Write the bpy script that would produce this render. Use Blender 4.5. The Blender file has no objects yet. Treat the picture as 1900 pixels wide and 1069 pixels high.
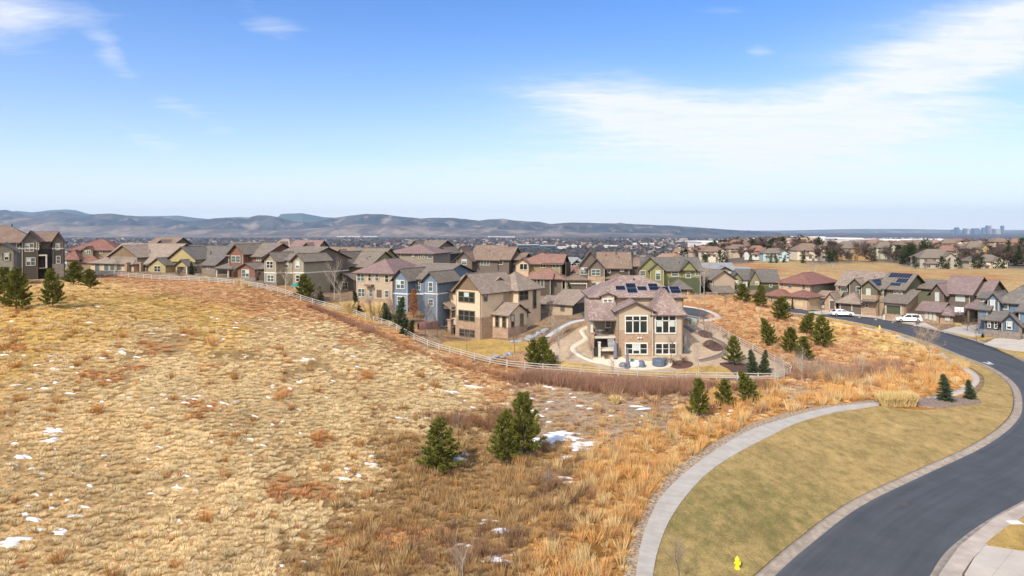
import bpy, bmesh, math, random
import numpy as np
from mathutils import Vector, Matrix
from math import radians, sin, cos, pi, sqrt, log, exp, atan2
random.seed(7); RNG = np.random.default_rng(11)
SC = bpy.context.scene; COL = SC.collection
# ------------------------------------------------------------------ camera
F = 1267.0; U0 = 950.0; V0 = 426.0; H = 20.0      # focal length in photo pixels, horizon point, camera height
cam = bpy.data.objects.new('camera', bpy.data.cameras.new('camera')); COL.objects.link(cam)
cam.location = (0, 0, H); cam.rotation_euler = (pi/2, 0, 0)
cam.data.sensor_width = 36; cam.data.lens = 36*F/1900; cam.data.shift_y = -(534.5-V0)/1900
cam.data.clip_start = 0.5; cam.data.clip_end = 120000
SC.camera = cam
# ------------------------------------------------------------------ light
SUN_EL, SUN_AZ = radians(40), atan2(-0.56, -0.83)   # azimuth measured as atan2(x, y) of the direction TO the sun
sd = Vector((sin(SUN_AZ)*cos(SUN_EL), cos(SUN_AZ)*cos(SUN_EL), sin(SUN_EL)))
sun = bpy.data.objects.new('sun', bpy.data.lights.new('sun', 'SUN')); COL.objects.link(sun)
sun.rotation_euler = sd.to_track_quat('Z', 'Y').to_euler()
sun.data.energy = 4.0; sun.data.angle = radians(3.0); sun.data.color = (1.0, 0.915, 0.79)
SC.view_settings.view_transform = 'Standard'; SC.view_settings.look = 'None'
SC.view_settings.exposure = 0.42; SC.view_settings.gamma = 1.0
W = bpy.data.worlds.new('World'); SC.world = W; W.use_nodes = True

def NT(nt):
    N = nt.nodes; L = nt.links
    def node(t, **k):
        n = N.new(t)
        for a, b in k.items():
            if a.startswith('i_'):
                key = a[2:].replace('_', ' ')
                n.inputs[int(key) if key.isdigit() else key].default_value = b
            else: setattr(n, a, b)
        return n
    return N, L, node
def math_(nt, op, a, b=None, c=None, clamp=False):
    n = nt.nodes.new('ShaderNodeMath'); n.operation = op; n.use_clamp = clamp
    for i, x in enumerate((a, b, c)):
        if x is None: continue
        if isinstance(x, (int, float)): n.inputs[i].default_value = x
        else: nt.links.new(x, n.inputs[i])
    return n.outputs[0]
def mixc(nt, f, a, b, mode='MIX'):
    n = nt.nodes.new('ShaderNodeMix'); n.data_type = 'RGBA'; n.blend_type = mode
    for i, x in ((0, f), (6, a), (7, b)):
        if isinstance(x, (int, float)): n.inputs[i].default_value = x
        elif isinstance(x, tuple): n.inputs[i].default_value = (*x[:3], 1)
        else: nt.links.new(x, n.inputs[i])
    return n.outputs[2]
def noise(nt, vec, scale, detail=4, rough=.55, dist=0):
    n = nt.nodes.new('ShaderNodeTexNoise'); n.inputs['Scale'].default_value = scale
    n.inputs['Detail'].default_value = detail; n.inputs['Roughness'].default_value = rough; n.inputs['Distortion'].default_value = dist
    if vec is not None: nt.links.new(vec, n.inputs['Vector'])
    return n.outputs[0]
def ramp(nt, f, stops):
    n = nt.nodes.new('ShaderNodeValToRGB'); e = n.color_ramp.elements
    while len(e) < len(stops): e.new(0.5)
    for k, (p, c) in enumerate(stops):
        e[k].position = p; e[k].color = (c, c, c, 1) if isinstance(c, (int, float)) else (*c, 1)
    nt.links.new(f, n.inputs[0]); return n.outputs[0]
def mapping(nt, vec, scale=(1, 1, 1), rot=(0, 0, 0), loc=(0, 0, 0)):
    n = nt.nodes.new('ShaderNodeMapping'); n.inputs['Scale'].default_value = scale
    n.inputs['Rotation'].default_value = rot; n.inputs['Location'].default_value = loc
    nt.links.new(vec, n.inputs['Vector']); return n.outputs[0]

# sky: Nishita with high thin cloud, laid out by direction in the sky
nt = W.node_tree; N, L, node = NT(nt); N.clear()
out = node('ShaderNodeOutputWorld'); bg = node('ShaderNodeBackground'); L.new(bg.outputs[0], out.inputs[0])
bg.inputs['Strength'].default_value = 0.12
sky = node('ShaderNodeTexSky'); sky.sky_type = 'NISHITA'; sky.sun_disc = False
sky.sun_elevation = SUN_EL; sky.sun_rotation = SUN_AZ; sky.air_density = 1.0; sky.dust_density = 0.6; sky.ozone_density = 2.0
hsv = node('ShaderNodeHueSaturation'); hsv.inputs['Saturation'].default_value = 1.24; hsv.inputs['Value'].default_value = .90
L.new(sky.outputs[0], hsv.inputs['Color'])
tc = node('ShaderNodeTexCoord'); sep = node('ShaderNodeSeparateXYZ'); L.new(tc.outputs['Generated'], sep.inputs[0])
zz = math_(nt, 'MAXIMUM', sep.outputs[2], 0.015)
cx = math_(nt, 'DIVIDE', sep.outputs[0], math_(nt, 'ADD', zz, .10)); cy = math_(nt, 'DIVIDE', sep.outputs[1], math_(nt, 'ADD', zz, .10))
comb = node('ShaderNodeCombineXYZ'); L.new(cx, comb.inputs[0]); L.new(cy, comb.inputs[1])
streak = mapping(nt, comb.outputs[0], scale=(.55, 1.25, 1), rot=(0, 0, radians(28)))
n1 = noise(nt, streak, 1.15, 9, .62, .35)
n2 = noise(nt, mapping(nt, comb.outputs[0], loc=(3, 7, 0)), .42, 4, .5, .2)
n3 = noise(nt, mapping(nt, comb.outputs[0], scale=(.7, 1.6, 1), rot=(0, 0, radians(24)), loc=(9, 1, 0)), 4.4, 9, .68, .5)
def lobe(u, v, ru, rv, amp, tilt=0):
    """soft region of cloud around a direction, in azimuth/elevation"""
    az, el = (u-U0)/F, (V0-v)/F
    X = math_(nt, 'SUBTRACT', math_(nt, 'DIVIDE', sep.outputs[0], math_(nt, 'MAXIMUM', sep.outputs[1], .05)), az)
    Z = math_(nt, 'SUBTRACT', math_(nt, 'DIVIDE', sep.outputs[2], math_(nt, 'MAXIMUM', sep.outputs[1], .05)), el)
    ct, st = cos(tilt), sin(tilt)
    a = math_(nt, 'ADD', math_(nt, 'MULTIPLY', X, ct*F/ru), math_(nt, 'MULTIPLY', Z, st*F/ru))
    b = math_(nt, 'ADD', math_(nt, 'MULTIPLY', X, -st*F/rv), math_(nt, 'MULTIPLY', Z, ct*F/rv))
    r2 = math_(nt, 'ADD', math_(nt, 'MULTIPLY', a, a), math_(nt, 'MULTIPLY', b, b))
    return math_(nt, 'MULTIPLY', math_(nt, 'EXPONENT', math_(nt, 'MULTIPLY', r2, -1.0)), amp)
LOBES = [(1820, 80, 430, 84, 1.7, radians(22)), (1190, 205, 230, 52, 1.55, radians(-6)), (1600, 235, 420, 60, .8, radians(4)), (1700, 330, 600, 60, .72, 0),
         (1060, 290, 260, 42, .55, radians(14)), (0, 42, 100, 66, 1.0, 0), (205, 98, 56, 24, .62, radians(-48)), (490, 40, 110, 42, .62, radians(-25)), (120, 20, 200, 40, .45, radians(-10)),
         (340, 205, 140, 26, .62, radians(-28)), (1340, 20, 80, 14, .35, 0), (255, 245, 110, 26, .55, radians(-25)), (850, 335, 500, 26, .36, 0), (1410, 95, 30, 14, .4, 0)]
tot = None
for lb in LOBES:
    x = lobe(*lb); tot = x if tot is None else math_(nt, 'ADD', tot, x)
nn = math_(nt, 'ADD', math_(nt, 'MULTIPLY', n1, .50), math_(nt, 'ADD', math_(nt, 'MULTIPLY', n2, .22), math_(nt, 'MULTIPLY', n3, .28)))
cover = math_(nt, 'ADD', math_(nt, 'MULTIPLY', tot, .75), math_(nt, 'MULTIPLY', math_(nt, 'SUBTRACT', nn, .52), 2.6))
mask = math_(nt, 'MULTIPLY', ramp(nt, cover, [(.16, 0.0), (.45, .32), (1.0, 1.0)]), ramp(nt, tot, [(.02, 0.0), (.35, 1.0)]))
soft = math_(nt, 'ADD', math_(nt, 'ADD', lobe(1480, 310, 640, 80, .75, 0), lobe(1210, 215, 240, 58, .62, radians(-6))), math_(nt, 'ADD', lobe(1800, 110, 390, 95, .80, radians(20)), lobe(600, 350, 700, 40, .35, 0)))
soft = math_(nt, 'MULTIPLY', soft, ramp(nt, nn, [(.38, .22), (.62, 1.25)]))
mask = math_(nt, 'MULTIPLY', mask, math_(nt, 'ADD', math_(nt, 'MULTIPLY', ramp(nt, n3, [(.36, 0.0), (.60, 1.0)]), .30), .78))
el_ = math_(nt, 'MULTIPLY', math_(nt, 'MAXIMUM', sep.outputs[2], 0.0), -9.3)
veil = math_(nt, 'MULTIPLY', math_(nt, 'EXPONENT', el_), .93)
skyc = mixc(nt, 1.0, hsv.outputs[0], (.66, .97, 1.36), 'MULTIPLY')
skyc = mixc(nt, veil, skyc, (8.0, 7.95, 7.95))
skyc = mixc(nt, math_(nt, 'MULTIPLY', math_(nt, 'MAXIMUM', mask, soft, clamp=True), .88), skyc, (6.6, 6.6, 6.75))
rear = ramp(nt, math_(nt, 'MULTIPLY', sep.outputs[1], -1.0), [(.05, 0.0), (.6, .75)])      # unseen bright sky added behind the viewer as fill for camera-facing walls
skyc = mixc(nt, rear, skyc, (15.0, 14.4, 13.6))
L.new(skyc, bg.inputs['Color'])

# ------------------------------------------------------------------ helpers
MATS = {}; MUTE = {'tile': (.70, .26), 'lap': (.66, .25), 'batten': (.66, .25)}
def mute(c, k, d): g_ = .3*c[0]+.5*c[1]+.2*c[2]; return tuple(k*(x*(1-d)+g_*d) for x in c)
def pmat(name, col, col2=None, scale=2.0, rough=.85, bump=0.0, bscale=None, detail=5, spec=.3, kind=None, arg=1.0, metal=0, attr=None, sheen=0, stretch=(1, 1, 1), lo=.35, hi=.65):
    if name in MATS: return MATS[name]
    if kind in MUTE: col = mute(col, *MUTE[kind]); col2 = mute(col2 or tuple(x*.8 for x in col), *MUTE[kind])
    m = bpy.data.materials.new(name); m.use_nodes = True; nt = m.node_tree; N, L, node = NT(nt)
    b = N['Principled BSDF']; b.inputs['Roughness'].default_value = rough; b.inputs['Specular IOR Level'].default_value = spec
    b.inputs['Metallic'].default_value = metal
    tc = node('ShaderNodeTexCoord'); O = tc.outputs['Object']; c = (*col, 1)
    vec = mapping(nt, O, scale=stretch)
    base = None
    col2 = col2 or tuple(x*.8 for x in col)
    f = ramp(nt, noise(nt, vec, scale, detail, .6), [(lo, 0.0), (hi, 1.0)])
    base = mixc(nt, f, tuple(col), tuple(col2)); hgt = None
    sx = node('ShaderNodeSeparateXYZ'); L.new(O, sx.inputs[0])
    if kind in ('lap', 'batten'):
        if kind == 'lap': t = math_(nt, 'FRACT', math_(nt, 'MULTIPLY', sx.outputs[2], 1/arg))
        else: t = math_(nt, 'FRACT', math_(nt, 'MULTIPLY', math_(nt, 'ADD', sx.outputs[0], sx.outputs[1]), 1/arg))
        line = math_(nt, 'LESS_THAN', t, .16)
        base = mixc(nt, math_(nt, 'MULTIPLY', line, .38), base, tuple(x*.55 for x in col)); hgt = t if kind == 'lap' else line
    if kind == 'tile':
        row = math_(nt, 'MULTIPLY', sx.outputs[2], 1/(.17*arg)); fr = math_(nt, 'FRACT', row); ri = math_(nt, 'FLOOR', row)
        cxx = math_(nt, 'FLOOR', math_(nt, 'ADD', math_(nt, 'MULTIPLY', math_(nt, 'ADD', sx.outputs[0], sx.outputs[1]), 2.6), math_(nt, 'MULTIPLY', ri, .5)))
        cyy = math_(nt, 'FLOOR', math_(nt, 'ADD', math_(nt, 'MULTIPLY', math_(nt, 'SUBTRACT', sx.outputs[0], sx.outputs[1]), 2.6), math_(nt, 'MULTIPLY', ri, .5)))
        cb = node('ShaderNodeCombineXYZ'); L.new(cxx, cb.inputs[0]); L.new(ri, cb.inputs[1]); L.new(cyy, cb.inputs[2])
        wn = node('ShaderNodeTexWhiteNoise'); wn.noise_dimensions = '3D'; L.new(cb.outputs[0], wn.inputs['Vector'])
        f2 = ramp(nt, wn.outputs['Value'], [(.1, 0.0), (.9, 1.0)])
        base = mixc(nt, math_(nt, 'MULTIPLY', f2, .75), base, tuple(col2))
        w2 = ramp(nt, wn.outputs['Value'], [(.86, 0.0), (.9, 1.0)])
        base = mixc(nt, math_(nt, 'MULTIPLY', w2, .5), base, tuple(min(1, x*1.5) for x in col))
        base = mixc(nt, math_(nt, 'MULTIPLY', math_(nt, 'LESS_THAN', fr, .18), .35), base, tuple(x*.45 for x in col))
        hgt = fr
    if kind == 'stone':
        vo = node('ShaderNodeTexVoronoi'); vo.feature = 'F1'; vo.inputs['Scale'].default_value = 3.2/arg
        L.new(mapping(nt, O, scale=(1, 1, 1.7)), vo.inputs['Vector'])
        base = mixc(nt, .8, base, mixc(nt, math_(nt, 'FRACT', math_(nt, 'MULTIPLY', vo.outputs['Color'], 1.0)), tuple(col), tuple(col2)))
        ve = node('ShaderNodeTexVoronoi'); ve.feature = 'DISTANCE_TO_EDGE'; ve.inputs['Scale'].default_value = 3.2/arg
        L.new(mapping(nt, O, scale=(1, 1, 1.7)), ve.inputs['Vector'])
        ed = math_(nt, 'LESS_THAN', ve.outputs['Distance'], .05)
        base = mixc(nt, math_(nt, 'MULTIPLY', ed, .45), base, tuple(x*.5 for x in col2)); hgt = math_(nt, 'SUBTRACT', 1.0, ed)
    if attr:
        a = node('ShaderNodeAttribute'); a.attribute_type = 'INSTANCER' if attr.startswith('@') else 'GEOMETRY'; a.attribute_name = attr.strip('@')
        base = mixc(nt, 1.0, base, a.outputs['Color'], 'MULTIPLY')
    L.new(base, b.inputs['Base Color'])
    if bump:
        bn = node('ShaderNodeBump'); bn.inputs['Strength'].default_value = bump; bn.inputs['Distance'].default_value = .05
        h2 = noise(nt, vec, bscale or scale*4, 4, .6)
        if hgt is not None: h2 = math_(nt, 'ADD', hgt, math_(nt, 'MULTIPLY', h2, .5))
        L.new(h2, bn.inputs['Height']); L.new(bn.outputs[0], b.inputs['Normal'])
    MATS[name] = m; return m
def tag(o, label=None, cat=None, group=None, kind=None):
    if label: o['label'] = label
    if cat: o['category'] = cat
    if group: o['group'] = group
    if kind: o['kind'] = kind
    return o
def empty(name, loc, rz=0, **k):
    o = bpy.data.objects.new(name, None); COL.objects.link(o); o.location = loc; o.rotation_euler = (0, 0, rz); o.empty_display_size = .3
    return tag(o, **k)
def link(name, me, parent=None):
    o = bpy.data.objects.new(name, me); COL.objects.link(o)
    if parent: o.parent = parent
    return o
def copy_tree(o, parent=None):
    c = o.copy(); COL.objects.link(c)
    if parent: c.parent = parent
    for ch in o.children: copy_tree(ch, c)
    return c
class MB:
    def __init__(s): s.v = []; s.f = []; s.m = []
    def add(s, vs, fs, mi=0):
        n = len(s.v); s.v += [tuple(x) for x in vs]; s.f += [tuple(i+n for i in f) for f in fs]; s.m += [mi]*len(fs); return s
    def box(s, x0, x1, y0, y1, z0, z1, mi=0):
        if x0 > x1: x0, x1 = x1, x0
        if y0 > y1: y0, y1 = y1, y0
        if z0 > z1: z0, z1 = z1, z0
        return s.add([(x0,y0,z0),(x1,y0,z0),(x1,y1,z0),(x0,y1,z0),(x0,y0,z1),(x1,y0,z1),(x1,y1,z1),(x0,y1,z1)],
                     [(0,3,2,1),(4,5,6,7),(0,1,5,4),(1,2,6,5),(2,3,7,6),(3,0,4,7)], mi)
    def prism(s, pts, a, b, axis='z', mi=0):
        """extrude a 2D polygon: axis z -> pts (x,y); axis x -> pts (y,z); axis y -> pts (x,z)"""
        n = len(pts)
        P = {'z': lambda p, t: (p[0], p[1], t), 'x': lambda p, t: (t, p[0], p[1]), 'y': lambda p, t: (p[0], t, p[1])}[axis]
        vs = [P(p, a) for p in pts]+[P(p, b) for p in pts]
        fs = [tuple(range(n))[::-1], tuple(range(n, 2*n))]+[(i, (i+1) % n, (i+1) % n+n, i+n) for i in range(n)]
        return s.add(vs, fs, mi)
    def tube(s, p, q, r0, r1=None, n=6, mi=0):
        r1 = r0 if r1 is None else r1; p = Vector(p); q = Vector(q); d = (q-p)
        if d.length < 1e-6: return s
        d.normalize(); a = d.orthogonal().normalized(); b = d.cross(a)
        vs = [p+(a*cos(2*pi*i/n)+b*sin(2*pi*i/n))*r0 for i in range(n)]+[q+(a*cos(2*pi*i/n)+b*sin(2*pi*i/n))*r1 for i in range(n)]
        return s.add(vs, [(i, (i+1) % n, (i+1) % n+n, i+n) for i in range(n)]+[tuple(range(n))[::-1], tuple(range(n, 2*n))], mi)
    def lathe(s, prof, n=12, c=(0, 0, 0), mi=0):
        vs = []; fs = []
        for r, z in prof:
            for i in range(n): vs.append((c[0]+r*cos(2*pi*i/n), c[1]+r*sin(2*pi*i/n), c[2]+z))
        for k in range(len(prof)-1):
            for i in range(n): fs.append((k*n+i, k*n+(i+1) % n, (k+1)*n+(i+1) % n, (k+1)*n+i))
        fs.append(tuple(range(n))[::-1]); fs.append(tuple(range((len(prof)-1)*n, len(prof)*n)))
        return s.add(vs, fs, mi)
    def mesh(s, name, mats, smooth=False):
        me = bpy.data.meshes.new(name); me.from_pydata(s.v, [], s.f)
        for m in (mats if isinstance(mats, (list, tuple)) else [mats]): me.materials.append(m)
        me.polygons.foreach_set('material_index', s.m)
        bm = bmesh.new(); bm.from_mesh(me); bmesh.ops.recalc_face_normals(bm, faces=bm.faces); bm.to_mesh(me); bm.free()
        if smooth: me.polygons.foreach_set('use_smooth', [True]*len(me.polygons))
        me.update(); return me
    def build(s, name, mats, parent=None, smooth=False): return link(name, s.mesh(name, mats, smooth), parent)
def np_mesh(name, V, Fc, mat, color=None, smooth=False):
    """V (n,3), Fc (m,k) arrays"""
    V = np.asarray(V, np.float32); Fc = np.asarray(Fc, np.int32); me = bpy.data.meshes.new(name); k = Fc.shape[1]
    me.vertices.add(len(V)); me.vertices.foreach_set('co', V.ravel())
    me.loops.add(Fc.size); me.loops.foreach_set('vertex_index', Fc.ravel())
    me.polygons.add(len(Fc)); me.polygons.foreach_set('loop_start', np.arange(len(Fc), dtype=np.int32)*k)
    if color is not None:
        a = me.attributes.new('tone', 'FLOAT_COLOR', 'POINT'); a.data.foreach_set('color', np.asarray(color, np.float32).ravel())
    me.materials.append(mat); me.update(calc_edges=True)
    if smooth: me.polygons.foreach_set('use_smooth', np.ones(len(Fc), bool))
    return me

# ------------------------------------------------------------------ terrain heights
CP = []   # X, Y, z
def cp(u, v, Y): CP.append(((u-U0)/F*Y, Y, H-(v-V0)/F*Y))
def cz(u, z, Y): CP.append(((u-U0)/F*Y, Y, z))
for p in [(-300,1069,36),(0,1069,37),(300,1069,38),(600,1069,39),(900,1069,39.4),(0,880,46),(300,900,47.5),(600,910,50.5),(0,750,58),(300,750,60),(600,760,64),(900,760,74),(-300,750,56),
          (818,875,56),(960,857,58.6),(0,600,82),(98,570,88),(300,600,88),(300,545,110),(0,545,100),(-300,560,98),(500,600,97),(480,560,112),(500,545,126),(560,560,127),
          (560,585,110),(650,620,100),(700,600,118),(700,642,96),(800,645,107),(800,690,88),(870,665,101),(940,682,98),(900,705,89),(1000,690,96),
          (186,511,155),(300,520,145),(400,525,140),(100,520,137),(0,525,130),(-200,520,135)]: cp(*p)
for u in (1200, 1500, 1900, 2300):
    for Y in (25, 39.4, 53, 68): cz(u, 0, Y)
for u in (600, 1050): cz(u, 0, 25)
cz(1050, 0, 53); cz(1100, 0, 68); cz(1050, 0, 80); cz(1200, -.2, 78)
for p in [(1000,0,92),(1120,0,92),(1200,0,92),(1400,0,91),(1460,-.2,96),(1100,.1,99),(1200,.1,99),(1260,.2,99),(1320,.3,99),(1600,0,92),(1700,0,92),(1900,0,85),(2300,0,92),
          (1330,2.0,108),(1280,2.6,110),(1050,2.6,108),(1095,3.0,112),(1060,3.8,122),(1200,4.2,122),(1300,3.9,124),(1340,3.6,128),(1200,4.6,142),(1300,4.3,142),(1080,4.9,142),(1360,3.4,142),
          (1420,1.5,118),(1500,.4,110),(1400,2.6,130),(1480,1.1,135),(1560,.2,130),(1700,0,118),(1560,.2,150),(1640,.1,140),(1900,0,112),(1470,1.2,158),
          (1400,3.0,165),(1320,3.8,165),(1240,4.2,165),(1120,5.1,160),(1000,5.4,150),(1000,2.4,120),(950,1.5,114),(900,1.2,115),(850,1.2,116),(845,1.3,121),(893,1.3,121),(930,1.5,121),(800,2.4,113),(940,.6,104),(880,1.2,106),
          (760,4.3,118),(680,5.4,130),(780,5.2,126),(640,6.2,138),(560,8.0,138),(480,9.0,146),(400,9.6,155),(300,9.8,160),(200,9.8,168),(100,10,165),(-300,10,160),
          (1600,.6,165),(1700,.6,165),(1800,.3,150),(1900,.2,135),(2300,0,130),(1500,1.2,180),(1900,.8,190),(2300,.5,200)]: cz(*p)
for u in (-400, 0, 400, 800):
    for Y, z in ((210, 6), (300, -8), (600, -45), (1200, -85), (3000, -112)): cz(u, z, Y)
for u in (1150,):
    for Y, z in ((210, 3), (300, -3), (600, -25), (1200, -70), (3000, -112)): cz(u, z, Y)
for u in (1350, 1600, 1900, 2300):
    for Y, z in ((240, 1), (300, 1.5), (380, 0), (500, 0), (650, -2), (800, -8), (1300, -45), (3000, -112)): cz(u, z, Y)
CP = np.array(CP)
def _warp(X, Y):
    Yc = np.clip(Y, 22, 3000); return np.stack([np.clip(X/Yc, -1.2, 1.3)*1.6, np.log(Yc)], -1)
def _phi(r2): return np.where(r2 > 1e-12, r2*np.log(np.maximum(r2, 1e-12)), 0)*.5
_C = _warp(CP[:, 0], CP[:, 1]); _n = len(_C)
_A = np.zeros((_n+3, _n+3)); _A[:_n, :_n] = _phi(((_C[:, None]-_C[None])**2).sum(-1))+np.eye(_n)*2e-4
_P = np.hstack([np.ones((_n, 1)), _C]); _A[:_n, _n:] = _P; _A[_n:, :_n] = _P.T
_W = np.linalg.solve(_A, np.concatenate([CP[:, 2], np.zeros(3)]))
def h_exact(X, Y):
    X = np.asarray(X, float); Y = np.asarray(Y, float); sh = X.shape; q = _warp(X.ravel(), Y.ravel()); out = np.empty(len(q))
    for i in range(0, len(q), 20000):
        b = q[i:i+20000]; out[i:i+20000] = _phi(((b[:, None]-_C[None])**2).sum(-1))@_W[:_n]+_W[_n]+b@_W[_n+1:]
    return out.reshape(sh)
def axis_pts(lo, hi, step, far_lo, far_hi, g=1.09):
    a = list(np.arange(lo, hi, step)); d = step; x = a[-1]; up = []
    while x < far_hi: d *= g; x += d; up.append(x)
    d = step; x = a[0]; dn = []
    while x > far_lo: d *= g; x -= d; dn.append(x)
    return np.array(dn[::-1]+a+up)
GX = axis_pts(-95, 105, .9, -26000, 26000, 1.07); GY = axis_pts(22, 175, .75, -1500, 33000, 1.06)
_gx, _gy = np.meshgrid(GX, GY); GZ = h_exact(_gx, _gy)
# small lumps on the wild slope
def hsh(i, j, s): v = np.sin(i*127.1+j*311.7+s*74.7)*43758.5453; return v-np.floor(v)
def vnoise(X, Y, s=0):
    i = np.floor(X); j = np.floor(Y); fx = X-i; fy = Y-j; fx = fx*fx*(3-2*fx); fy = fy*fy*(3-2*fy)
    return (hsh(i,j,s)*(1-fx)+hsh(i+1,j,s)*fx)*(1-fy)+(hsh(i,j+1,s)*(1-fx)+hsh(i+1,j+1,s)*fx)*fy
def fbm(X, Y, s=0, o=4):
    t = 0; a = .5
    for k in range(o): t = t+a*vnoise(X*2**k, Y*2**k, s+k); a *= .5
    return t/(1-.5**o)
_uu = U0+F*_gx/np.maximum(_gy, 1); _wild = np.clip((1100-_uu)/150, 0, 1)*np.clip((120-_gy)/20, 0, 1)*(_gy > 10)
GZ = GZ+_wild*(fbm(_gx/9, _gy/9, 3)-.5)*.7
GZ = GZ+np.clip((_gy-1500)/4000, 0, 1)*(fbm(_gx/900, _gy/900, 5)-.5)*22
def hz(X, Y):
    X = np.asarray(X, float); Y = np.asarray(Y, float)
    i = np.clip(np.searchsorted(GX, X)-1, 0, len(GX)-2); j = np.clip(np.searchsorted(GY, Y)-1, 0, len(GY)-2)
    fx = np.clip((X-GX[i])/(GX[i+1]-GX[i]), 0, 1); fy = np.clip((Y-GY[j])/(GY[j+1]-GY[j]), 0, 1)
    return (GZ[j,i]*(1-fx)+GZ[j,i+1]*fx)*(1-fy)+(GZ[j+1,i]*(1-fx)+GZ[j+1,i+1]*fx)*fy
_YS = np.concatenate([np.arange(20, 260, .25), np.arange(260, 3000, 2.0)])
def g(u, v):
    """the ground point seen at photo pixel u, v"""
    X = (u-U0)/F*_YS; zr = H-(v-V0)/F*_YS; d = zr-hz(X, _YS); k = np.where(d < 0)[0]
    k = k[0] if len(k) else len(_YS)-1
    if k == 0: return (X[0], _YS[0], float(hz(X[0], _YS[0])))
    t = d[k-1]/(d[k-1]-d[k]) if d[k-1] > d[k] else 1
    Y = _YS[k-1]+(_YS[k]-_YS[k-1])*t; x = (u-U0)/F*Y
    return (x, Y, float(hz(x, Y)))
def at(u, Y): x = (u-U0)/F*Y; return (x, Y, float(hz(x, Y)))
# ------------------------------------------------------------------ ground zones (real soil / grass colours)
ZC = {'straw': (.42,.27,.12), 'brown': (.32,.20,.09), 'orange': (.40,.20,.055), 'dirt': (.37,.265,.17), 'redb': (.34,.22,.14), 'rust': (.42,.20,.075),
      'gold': (.46,.285,.075), 'yard': (.25,.175,.11), 'pale': (.46,.31,.145), 'field': (.42,.285,.125), 'town': (.125,.105,.095)}
ZP_RUST = [(610,578),(680,606),(750,634),(850,670),(920,690),(1350,600),(1400,640),(1500,660),(1550,690),(1300,560),(1600,650),(1640,690),(1350,560),(1430,590),(1480,700),(560,580),(480,558),(240,520),(400,540),(330,530),(1680,680),(1250,545)]
ZP = {'straw': [(0,1000),(200,900),(400,800),(100,720),(500,700),(300,640),(600,660),(400,1000),(580,900),(700,760),(640,720),(60,1060),(200,1060),(480,1040),(760,720),(520,620),(650,830)],
      'pale': [(540,612),(600,628),(680,655),(760,688),(850,716),(560,640),(640,660),(720,700),(820,730),(760,745),(450,900),(300,700),(500,760),(700,690),(620,780),(560,960),(330,840),(800,705)],
      'gold': [(150,590),(60,610),(300,570),(60,640),(170,545),(400,600),(20,545),(1640,630),(1700,655),(1560,605)],
      'brown': [(650,1050),(800,950),(700,990),(900,1000),(780,1060),(1000,960),(880,900),(560,1064),(1010,880),(850,860),(1080,930),(960,1050),(740,880)],
      'orange': [(1150,900),(1200,830),(1280,800),(1110,1000),(1060,1060),(1350,772),(1450,748),(1550,735),(1650,715),(1710,692),(1130,860),(1000,1010),(1750,700)],
      'dirt': [(1080,770),(1180,770),(1050,745),(1240,775),(1130,800),(1000,800),(990,760),(1480,720)],
      'redb': [(1000,712),(1150,722),(1250,717),(1390,720)],
      'yard': [(900,640),(1050,640),(1150,650),(1300,650),(1380,680),(700,585),(620,560),(500,525),(400,512),(1000,600),(1200,580),(800,610),(1600,572),(1750,600),(1850,610),(1500,560),(1850,740),(300,505),(100,510)],
      'town': [(1500,482),(1560,478),(1700,484),(1620,476),(1420,480),(1340,482),(1780,488),(1900,490),(1690,492),(1000,520)],
      'rust': ZP_RUST+[(1400,497),(1660,508),(1800,516)],
      'straw2': [(1500,506),(1880,522),(1720,500)],
      'field': [(1350,500),(1450,490),(1600,495),(1700,500),(1850,505),(1750,520),(1500,520),(1900,530),(2100,510),(1650,494),(1450,484)],
      'town2': [(1000,520),(800,520),(500,500),(200,500),(1200,500),(1400,472),(1600,468),(1850,472),(2100,470),(600,480),(0,480),(1150,520),(1000,440),(400,440),(1600,440),(1900,440),(-200,480)]}
_zp = []; _zc = []; _zn = []
ZP['town'] += ZP.pop('town2'); ZP['straw'] += ZP.pop('straw2')
for k, l in ZP.items():
    for p in l: _zp.append(p); _zc.append(ZC[k]); _zn.append(k)
_zp = np.array(_zp, float); _zc = np.array(_zc)
def pix(X, Y, Z): Yc = np.maximum(Y, 2); return U0+F*X/Yc, V0+F*(H-Z)/Yc
def zone_w(X, Y, Z, p=2.4):
    """blend weights of the control patches; distances are measured on the ground scaled by range"""
    u, v = pix(X, Y, Z); u = np.clip(u, -400, 2300)
    v = np.clip(v, 430, 1100)
    u = u+(fbm(X/5, Y/5, 21)-.5)*90; v = v+(fbm(X/5, Y/5, 22)-.5)*50*np.clip((v-500)/200, .06, 1)
    fv = lambda q: np.where(q < 530, log(120)*260-(530-q)*7, np.log(np.maximum(q-410, 5))*260); lv = fv(v); lz = fv(_zp[:, 1])
    d2 = (u[:, None]-_zp[None, :, 0])**2+(lv[:, None]-lz[None])**2+60
    w = d2**-p; return w/w.sum(1, keepdims=True)
def zone_col(X, Y, Z):
    out = np.empty((len(X), 3))
    for i in range(0, len(X), 20000): s = slice(i, i+20000); out[s] = zone_w(X[s], Y[s], Z[s])@_zc
    return out
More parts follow.
